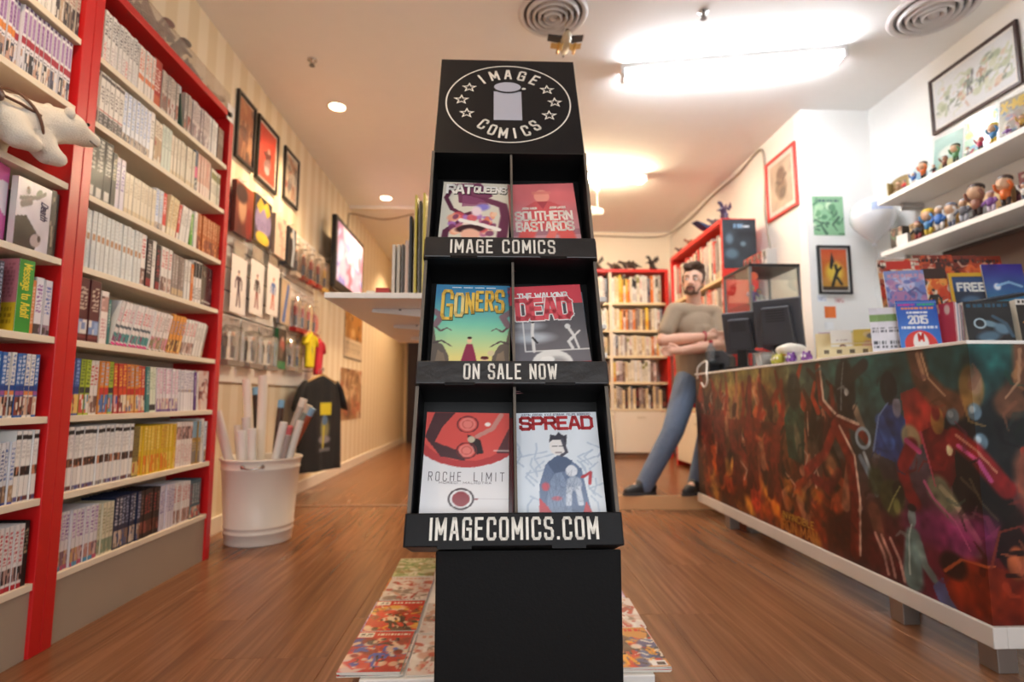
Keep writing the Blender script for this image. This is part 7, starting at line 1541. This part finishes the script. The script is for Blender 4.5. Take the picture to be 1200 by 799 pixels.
for k in range(5):
    c = [['#2a2422', '#8a6a50', '#c8a878'], ['#4a2a24', '#c85a40', '#e0c8a8'], ['#23303a', '#6a8a9a', '#d8d0c0'], ['#3a3428', '#a89048', '#e8d8b0'], ['#4a3a44', '#a86a80', '#e0d0d0']][k]
    r = Ras(22, 24, c[0]).art(c, 14, 200+k, 1); tbox(['black and tan', 'dark red and orange', 'slate blue', 'dark olive', 'plum'][k]+' toy box in the back row of the lower wall shelf', 3.16-.115*k, .105, .17-.012*(k % 3), .05, r, 2.80)
for k in range(3):
    c = TC[(k*4+6) % 12]; mini('%s toy in front of the dark red box on the lower wall shelf' % c[2], (2.635, 2.51-.08*k, U1), .75, c[0], c[1], rz=-80, group='toys on the lower wall shelf', style=1)

# balloon tied near the corner
t = thing('balloon', 'pale white balloon with faint blue print under the wall shelves', 'balloon', (2.70, 3.66, 1.90))
MB().lathe([(.001, -.002), (.012, .0), (.03, .02), (.07, .055), (.115, .105), (.142, .165), (.145, .21), (.128, .262), (.09, .302), (.045, .323), (.001, .33)], 36, '#eceef2', closed=False).build('balloon_skin', ink(.25, .3), t, smooth=True)
MB().lathe([(.001, 0), (.012, -.006), (.018, -.022), (.001, -.018)], 14, '#e4e6ec', closed=False).build('knot', INK, t, smooth=True)
m = MB(); Vb = []
for j in range(5):
    for i in range(9):
        a = R(-128+7*i); z = .20+.015*j; rr = np.interp(z, [.165, .21, .262], [.142, .145, .128])+.001; Vb.append((rr*math.cos(a), rr*math.sin(a), z))
m.add(Vb, [(j*9+i, j*9+i+1, (j+1)*9+i+1, (j+1)*9+i) for j in range(4) for i in range(8)], '#b8c8e8'); m.build('balloon_print', ink(.3), t, smooth=True)
MB().tube(spline([(0, 0, -.02), (.01, .01, -.15), (.0, .03, -.3), (.02, .02, -.5)], 4), .0012, 5).build('string', solid('#d8d8d8', .6), t)

# pictures on the right-hand walls
r = Ras(60, 40, '#e8ebee').art(['#a8b890', '#d8dcc0', '#c89a80', '#7a8a78', '#e0c8b0', '#c8d0b0', '#b8c4a0', '#dfe2d2'], 90, 31, 0, .15, .8, .13).line([(.5, .5), (.52, .75)], .02, '#6a6a70').line([(.56, .5), (.6, .4), (.7, .45)], .012, '#5a6a78').fig(.46, .3, .4, '#7a8a78', '#5a5a60').fig(.62, .35, .36, '#c89a80', '#6a7a68')
framed('wide dark-framed cartoon picture on the right wall above the shelf', 0, .60, 0, .37, r, '#3a2420', .03, 'R', .018, '#f4f2ee', loc=(XR-.021, 2.97, 2.50), rz=-90)
r = Ras(40, 56, '#cdb49a').ell(.5, .72, .14, .14, '#7a5a48', 0, .4).ell(.5, .4, .18, .24, '#8a6a54', 10, .4).ell(.55, .3, .1, .12, '#5a4438', 0, .5).line([(.3, .6), (.5, .5), (.72, .65)], .04, '#6a4c3e').noise(.08, 8, 4)
framed('red-framed sepia poster on the inner wall by the ceiling cable', 0, .45, 0, .51, r, '#d0372c', .09, 'R', .022, '#efe6da', loc=(XI-.021, 4.165, 2.28), rz=-90)
r = Ras(36, 46, '#8ab890').art(['#6a9a70', '#b8d8b0', '#d8e8cc', '#4a7a58', '#3a5a48'], 30, 17, 0, 0, .8).bars(.1, .82, .9, .95, '#3a4a58', 1, 3)
t = thing('wall_poster', 'unframed green poster on the white corner wall', 'poster', (2.506, YJ-.003, 2.013)); MB().slab(r, .236, .30, .001, y=0).build('sheet', INK, t)
r = Ras(40, 60, '#d8883c').grad('#c8a040', '#d85a34', 0, 1).ell(.5, .45, .22, .24, '#e8cc50', 0, .6).poly([(.3, .55), (.42, .95), (.52, .7), (.4, .5)], '#2a3038').line([(.4, .12), (.5, .3), (.6, .45), (.55, .6)], .04, '#1c2024').line([(.6, .45), (.75, .55)], .03, '#1c2024').line([(.6, .3), (.75, .15)], .035, '#1c2024').rect(0, 0, 1, .1, '#4a3a30')
framed('black-framed orange poster with dark leaping figures on the corner wall', 0, .25, 0, .366, r, '#1a1a1c', .05, 'R', .016, '#d8d8d4', loc=(2.522, YJ-.021, 1.566), rz=0)
for lab, x, z, w, h, c in (('orange sticky note on the corner wall', 2.475, 1.39, .085, .085, '#e8793a'), ('small white note above the orange one', 2.42, 1.51, .07, .05, '#e4eaf2'), ('small pinkish paper slip under the black-framed poster', 2.55, 1.50, .075, .045, '#e8dcdc'), ('blank white slip below the orange note', 2.46, 1.30, .07, .06, '#eceef0')):
    r = Ras(14, 14, c).noise(.04, 3, 1)
    if 'note above' in lab or 'pinkish' in lab: r.bars(.1, .15, .9, .8, '#a8b0c8' if 'above' in lab else '#b86a6a', 3, 2)
    t = thing('paper_note', lab, 'note', (x, YJ-.002, z), 0, 'paper notes on the corner wall'); MB().slab(r, w, h, .0006, y=-.0003).build('sheet', INK, t)

# ================================================================== back of the shop
PZ = .1
STY = list(SP.keys())
def case_books(M, where, rowname, z, x0, x1, hmax, seed, styles, rz, gap_end=0, group=None, tmin=.022, tmax=.04):
    g = np.random.default_rng(seed); x = x0; n = 0
    while True:
        th = g.uniform(tmin, tmax)
        if x+th > x1-gap_end: break
        n += 1; st = styles[g.integers(len(styles))]; h = hmax*g.uniform(.78, .96); lean = 0
        name = SP[st][0]
        o = book_mb(SP[st], th-.0008, h, .17, g).build('graphic_novel', SATIN)
        o.location = M @ Vector((x, .02+abs(g.normal(0, .006)), z+.0005)); o.rotation_euler = (0, 0, R(rz))
        tag(o, '%s book, %s from left, %s shelf of %s' % (name, ordn(n), rowname, where), 'book', 'books on the %s' % where)
        x += th
CS = ['cream', 'white_plain', 'yellow', 'whitered', 'greybrown', 'mixed', 'cream_art', 'gold', 'brown', 'blackwhite', 'orange', 'pinkgrey', 'navy', 'cream', 'white_plain', 'gold', 'olive']
bb = thing('bookcase', 'red-topped bookcase with white cupboards against the back wall', 'bookcase', (.75, 6.5, PZ))
BW = 1.405; Hh = 2.29
M_RED2 = solid('#cf2a22', .35)
for x in (0, BW-.04): MB().bx(x, x+.04, 0, .35, 0, Hh).build('side_panel', M_RED2, bb, bevel=.002)
MB().bx(.0405, BW-.0405, 0, .35, Hh-.04, Hh).build('top_panel', M_RED2, bb, bevel=.002)
MB().bx(.0405, BW-.0405, .335, .35, 0, Hh-.0405).build('back_panel', M_CREAM, bb)
MB().bx(.665, .70, 0.004, .334, .56, Hh-.0405).build('divider', M_CREAM, bb)
zs = [.552, .872, 1.19, 1.505, 1.842]
for z in zs:
    for xa, xb in ((.0405, .6645), (.7005, BW-.0405)): MB().bx(xa, xb, .004, .334, z, z+.028).build('shelf_board', solid('#ecd9b4', .5), bb, bevel=.002)
MB().bx(.0405, BW-.0405, .02, .334, 0, .05).build('plinth', solid('#7a5a40', .5), bb)
for k, (xa, xb) in enumerate(((.045, .68), (.70, 1.355))):
    d = MB().bx(xa, xb, .002, .02, .06, .545).build('cupboard_door', solid('#f1e6d2', .45, vary=.02), bb, bevel=.003)
    MB().bx((xa+xb)/2-.05, (xa+xb)/2+.05, -.010, -.002, .47, .482).build('handle', solid('#d8cbb4', .4), d)
MB().lathe([(.018, .06), (.014, .1), (.02, .3), (.012, .42), (.022, .5), (.024, .545), (0, .545)], 14, c=(.69, -.026, 0)).build('turned_post', solid('#efe4cf', .45), bb, smooth=True)
Mb = Matrix.Translation((.75, 6.5, PZ))
rn = ['bottom', 'fourth', 'third', 'second', 'top']
for k, z in enumerate(zs):
    hm = (zs[k+1] if k < 4 else Hh-.04)-z-.03
    st = CS if k else ['brown', 'greybrown', 'blackred', 'mixed', 'navy', 'gold', 'blackwhite']
    case_books(Mb, 'back bookcase', rn[k], z+.028, .705, BW-.045, hm*.98, 300+k, st, 0, gap_end=[0, .12, 0, 0, .02][k])
    case_books(Mb, 'back bookcase, left bay', rn[k], z+.028, .045, .66, hm*.98, 320+k, st, 0)
gb = 'creature figures on the back bookcase'
bz = PZ+Hh+.001
beast('dark upright creature figure at the left on the back bookcase', (1.30, 6.65, bz), 170, 1.15, '#3a3228', 'up', gb)
beast('dark four-legged figure second on the back bookcase', (1.53, 6.65, bz), 200, 1.05, '#4a3a2a', 'quad', gb)
beast('large dark four-legged figure in the middle of the back bookcase', (1.72, 6.65, bz), 185, 1.35, '#3c2c22', 'quad', gb)
beast('dark upright figure with tall wings at the right on the back bookcase', (2.0, 6.65, bz), 200, 1.25, '#2f2a26', 'up', gb)

sb = thing('bookcase', 'red bookcase along the inner wall behind the standing person', 'bookcase', (1.95, 5.80, PZ), -90)
SW, SH = 1.35, 2.24
for x in (0, SW-.035): MB().bx(x, x+.035, 0, .30, 0, SH).build('side_panel', M_RED2, sb, bevel=.002)
MB().bx(.0355, SW-.0355, -.004, .30, SH-.04, SH).build('top_panel', M_RED2, sb, bevel=.002)
MB().bx(.0355, SW-.0355, .288, .30, 0, SH-.0405).build('back_panel', M_RED2, sb)
szs = [.60, .87, 1.16, 1.45, 1.74]
for z in szs: MB().bx(.0355, SW-.0355, .004, .287, z-.028, z).build('shelf_board', solid('#e6c79a', .5), sb, bevel=.002)
for xa, xb in ((.04, .66), (.67, 1.31)):
    d = MB().bx(xa, xb, .002, .02, .06, .565).build('cupboard_door', solid('#efe2cc', .45), sb, bevel=.003); MB().bx(xb-.09, xb-.03, -.010, -.001, .45, .462).build('handle', solid('#cfc2ac', .4), d)
Ms = Matrix.Translation((1.95, 5.80, PZ)) @ Matrix.Rotation(R(-90), 4, 'Z')
for k, z in ((4, szs[4]), (3, szs[3]), (2, szs[2])):
    hm = (szs[k+1] if k < 4 else SH-.04)-z-.03
    case_books(Ms, 'side bookcase', ['', '', 'third', 'second', 'top'][k], z, .04, SW-.04, hm*.98, 340+k, ['cream', 'white_plain', 'whitered', 'redwhite', 'salmon', 'blackwhite', 'teal', 'mixed', 'redwhite', 'greybrown'], -90, tmin=.028, tmax=.05)
sgz = PZ+SH+.001; gs = 'figures on the side bookcase'
beast('dark violet winged figure at the near end of the side bookcase', (2.02, 4.55, sgz), 210, 1.1, '#3a3050', 'up', gs)
beast('grey figure second from the near end of the side bookcase', (2.02, 4.72, sgz), 190, .8, '#6a6668', 'quad', gs)
beast('small brown figure in the middle of the side bookcase', (2.03, 5.35, sgz), 190, .8, '#8a5a40', 'quad', gs)
beast('small dark figure at the far end of the side bookcase', (2.03, 5.65, sgz), 190, .75, '#4a3a34', 'quad', gs)
t = thing('toy_ray', 'dark blue toy ray with raised wings on the side bookcase', 'figurine', (2.03, 4.98, sgz), 20, gs)
MB().cyl((0, 0, 0), (0, 0, .06), .02, .008, 12, '#2a3040').build('stand', INK, t)
MB().prism([(-.14, .13), (-.05, .085), (0, .06), (.05, .085), (.14, .13), (.06, .115), (0, .10), (-.06, .115)], -.04, .05, '#2f4a78').build('wings', INK, t, bevel=.006)
r = Ras(44, 60, '#2c3238').noise(.15, 8, 2).ell(.25, .3, .14, .1, '#6a8a9a', 0, .7, .6).ell(.6, .5, .06, .05, '#8aa8b4', 0, .6, .6).ell(.2, .6, .08, .1, '#7a98a8', 0, .8, .6).bars(.28, .8, .62, .92, '#8ab0d0', 1, 3).bars(.6, .83, .85, .89, '#d8dce0', 1, 4)
t = thing('wall_poster', 'dark grey poster with pale blue lettering on the side of the red bookcase', 'poster', (2.10, 4.446, 1.90)); MB().slab(r, .292, .43, .001, y=0).build('sheet', SATIN, t)

# ================================================================== the person
PX, PY = 1.5, 4.15
def W(x, y, z): return (x-PX, y-PY, z-PZ)
M_SKIN = solid('#e2b096', .5, vary=.05); M_SKIN.node_tree.nodes['Principled BSDF'].inputs['Subsurface Weight'].default_value = .05
hipA, hipB = W(1.495, 4.13, .93), W(1.66, 4.19, .93)
kneeA, ankA = W(1.335, 4.03, .56), W(1.135, 4.05, .20)
kneeB, ankB = W(1.60, 4.03, .55), W(1.525, 4.08, .20)
shA, shB = W(1.405, 4.11, 1.47), W(1.745, 4.20, 1.47)
elA, wrA = W(1.275, 4.03, 1.235), W(1.60, 3.985, 1.262)
elB, wrB = W(1.755, 4.05, 1.205), W(1.375, 3.925, 1.150)
Bp = [('e', W(1.575, 4.16, .95), (.15, .105, .12)), ('c', W(1.575, 4.16, 1.0), .125, W(1.575, 4.16, 1.3), .14), ('c', shA, .06, shB, .06), ('e', W(1.575, 4.15, 1.36), (.165, .10, .15), (0, 0, R(15)))]
Bp += [('c', hipA, .085, kneeA, .06), ('c', kneeA, .055, ankA, .04), ('c', hipB, .085, kneeB, .06), ('c', kneeB, .055, ankB, .04)]
Bp += [('c', ankA, .038, W(1.02, 4.02, .135), .032), ('c', ankB, .038, W(1.43, 4.0, .135), .032)]
Bp += [('c', shA, .055, elA, .043), ('c', elA, .043, W(1.40, 4.0, 1.245), .046), ('c', W(1.40, 4.0, 1.245), .046, wrA, .03), ('c', shB, .055, elB, .043), ('c', elB, .043, W(1.63, 3.985, 1.188), .046), ('c', W(1.63, 3.985, 1.188), .046, wrB, .03)]
# hands: palm, four bent fingers and a thumb
def hand(w, d, up, s=1):
    d = Vector(d).normalized(); up = Vector(up).normalized(); n = d.cross(up); w = Vector(w); out = []
    out.append(('c', tuple(w), .028, tuple(w+d*.055), .026))
    for k, (ln, o) in enumerate(((.062, .031), (.072, .011), (.067, -.010), (.052, -.030))):
        a = w+d*.065+up*o; b = a+d*ln*.55+n*.006*s; c = b+d*ln*.40+n*.022*s
        out.append(('c', tuple(a), .0105, tuple(b), .0098)); out.append(('c', tuple(b), .0098, tuple(c), .0085))
    a = w+d*.02+up*.026; b = a+d*.03+up*.022; c = b+d*.03+up*.006
    out += [('c', tuple(a), .013, tuple(b), .011), ('c', tuple(b), .011, tuple(c), .0095)]
    return out
Bp += hand(wrA, (.8, .25, .06), (-.05, -.1, 1), 1) + hand(wrB, (-.85, .35, -.02), (0, -.1, 1), -1)
# neck and head (the face looks towards -Y in its own frame, then turns)
HM = Matrix.Translation(W(1.565, 4.125, 1.705)) @ Matrix.Rotation(R(-33), 4, 'Z') @ Matrix.Rotation(R(5), 4, 'Y')
def Hd(x, y, z): return tuple(HM @ Vector((x, y, z)))
hr = HM.to_euler()
Bp += [('c', W(1.575, 4.165, 1.47), .062, W(1.57, 4.145, 1.62), .056), ('e', Hd(0, .012, .035), (.078, .096, .095), tuple(hr)), ('e', Hd(0, -.018, -.035), (.062, .074, .078), tuple(hr)), ('e', Hd(0, -.038, -.078), (.040, .042, .035), tuple(hr)),
       ('c', Hd(0, -.088, .015), .011, Hd(0, -.108, -.022), .015), ('e', Hd(.016, -.094, -.026), (.011, .011, .009), tuple(hr)), ('e', Hd(-.016, -.094, -.026), (.011, .011, .009), tuple(hr)),
       ('c', Hd(-.04, -.078, .028), .012, Hd(.04, -.078, .028), .012), ('e', Hd(.079, .01, -.005), (.009, .02, .032), tuple(hr)), ('e', Hd(-.079, .01, -.005), (.009, .02, .032), tuple(hr))]
person = blob('person', Bp, M_SKIN, None, .0068, 3)
person.location = (PX, PY, PZ)
tag(person, 'person in a taupe t-shirt and jeans standing with folded arms behind the counter', 'person')
# shirt
Sp_ = [('c', W(1.575, 4.165, .98), .150, W(1.575, 4.165, 1.28), .160), ('e', W(1.575, 4.16, 1.35), (.19, .125, .15), (0, 0, R(15))), ('c', shA, .074, shB, .074), ('e', W(1.575, 4.16, .95), (.172, .13, .10)), ('c', W(1.575, 4.165, 1.44), .085, W(1.575, 4.165, 1.50), .066)]
mid = lambda a, b, t: tuple(Vector(a).lerp(Vector(b), t))
Sp_ += [('c', shA, .074, mid(shA, elA, .70), .066), ('c', shB, .074, mid(shB, elB, .72), .066)]
M_SHIRT = solid('#94806a', .85, bump=.25, bscale=28, vary=.1)
blob('t_shirt', Sp_, M_SHIRT, person, .010, 3)
# jeans
Jp = [('e', W(1.577, 4.162, .90), (.165, .122, .10)), ('c', hipA, .102, kneeA, .08), ('c', kneeA, .079, mid(kneeA, ankA, 1.12), .066), ('c', hipB, .098, kneeB, .075), ('c', kneeB, .073, mid(kneeB, ankB, 1.12), .066)]
blob('jeans', Jp, solid('#66758c', .85, bump=.5, bscale=22, vary=.16), person, .010, 3)
def shoe(ank, toe, nm='shoe'):
    a = Vector(ank); t_ = Vector(toe); d = (t_-a); d.z = 0; d.normalize()
    f = lambda k, z: tuple(Vector((a.x, a.y, 0))+d*k+Vector((0, 0, z)))
    o = blob(nm, [('c', f(-.035, .05), .044, f(.02, .075), .05), ('c', f(.0, .045), .045, f(.12, .035), .042), ('c', f(.12, .035), .042, f(.165, .028), .030), ('c', f(-.01, .09), .05, f(.0, .115), .048), ('c', f(.02, .085), .048, f(.06, .06), .044)], solid('#1d1c1e', .5, vary=.2), person, .008, 2)
    m = MB(); e = Vector((-d.y, d.x, 0)); P_ = []
    for k in range(20):
        q = 2*PI*k/20; P_.append(Vector((a.x, a.y, 0))+d*(.062+.142*math.cos(q))+e*(.047*math.sin(q)))
    V = [tuple(p) for p in P_]+[tuple(p+Vector((0, 0, .022))) for p in P_]; m.add(V, [tuple(range(19, -1, -1)), tuple(range(20, 40))]+[(i, (i+1) % 20, 20+(i+1) % 20, 20+i) for i in range(20)])
    m.build('sole', solid('#3c3a3a', .6), o)
    for k in range(4):
        p = Vector((a.x, a.y, 0))+d*(.03+.022*k)+Vector((0, 0, .108-.010*k)); MB().tube([tuple(p-e*.022), tuple(p+Vector((0, 0, .006))), tuple(p+e*.022)], .003, 6).build('lace', solid('#2f2e30', .7), o)
shoe(ankA, W(.97, 4.0, .13)); shoe(ankB, W(1.40, 3.98, .13))
# hair, beard, brows, eyes, mouth
M_HAIR = solid('#4a3527', .75, bump=.6, bscale=90, vary=.3)
blob('hair', [('e', Hd(0, .03, .075), (.084, .098, .072), tuple(hr)), ('e', Hd(0, .07, .02), (.078, .05, .075), tuple(hr)), ('e', Hd(-.03, -.062, .112), (.045, .036, .032), (hr.x, hr.y+.4, hr.z)), ('e', Hd(.02, -.056, .13), (.045, .04, .030), (hr.x, hr.y-.3, hr.z)), ('e', Hd(.0, .0, .142), (.055, .055, .028), tuple(hr)), ('e', Hd(.05, .0, .122), (.03, .05, .03), (hr.x, hr.y+.7, hr.z)), ('e', Hd(-.055, .01, .112), (.026, .05, .03), (hr.x, hr.y-.7, hr.z)), ('c', Hd(-.01, -.08, .135), .012, Hd(-.045, -.085, .118), .008), ('c', Hd(.03, -.07, .15), .012, Hd(.058, -.06, .14), .008),
     ('c', Hd(.073, -.005, .05), .014, Hd(.074, -.012, .0), .010), ('c', Hd(-.073, -.005, .05), .014, Hd(-.074, -.012, .0), .010)], M_HAIR, person, .007, 2)
blob('beard', [('c', Hd(-.062, -.026, -.04), .010, Hd(-.045, -.058, -.088), .014), ('c', Hd(.062, -.026, -.04), .010, Hd(.045, -.058, -.088), .014), ('c', Hd(-.045, -.058, -.088), .014, Hd(0, -.074, -.098), .016), ('c', Hd(.045, -.058, -.088), .014, Hd(0, -.074, -.098), .016), ('c', Hd(-.03, -.086, -.05), .006, Hd(-.026, -.078, -.085), .009), ('c', Hd(.03, -.086, -.05), .006, Hd(.026, -.078, -.085), .009),
     ('c', Hd(-.026, -.088, -.05), .0075, Hd(.026, -.088, -.05), .0075)], solid('#6e4f3c', .85, bump=.5, bscale=120), person, .006, 1)
for s in (-1, 1):
    MB().tube([Hd(s*.050, -.078, .034), Hd(s*.034, -.089, .039), Hd(s*.014, -.091, .034)], [.004, .006, .005], 8).build('eyebrow', M_HAIR, person, smooth=True)
    MB().ell(Hd(s*.032, -.079, .013), (.014, .010, .008), '#eee8e2', tuple(hr)).build('eye', INK, person, smooth=True)
    MB().ell(Hd(s*.032-.004, -.088, .013), (.006, .003, .006), '#2a1e18', tuple(hr)).build('iris', INK, person, smooth=True)
MB().tube([Hd(-.024, -.088, -.064), Hd(0, -.096, -.062), Hd(.024, -.088, -.064)], [.004, .0075, .004], 8).build('lips', solid('#a8625a', .5), person, smooth=True)
q = Vector(wrA)*.92+Vector(mid(elA, wrA, .5))*.08
MB().tube([tuple(Vector(wrA)+Vector((-.02, math.cos(a)*.036, math.sin(a)*.036))) for a in np.linspace(0, 2*PI, 22)], .006, 8).build('bracelet', solid('#b8283c', .5), person, smooth=True)
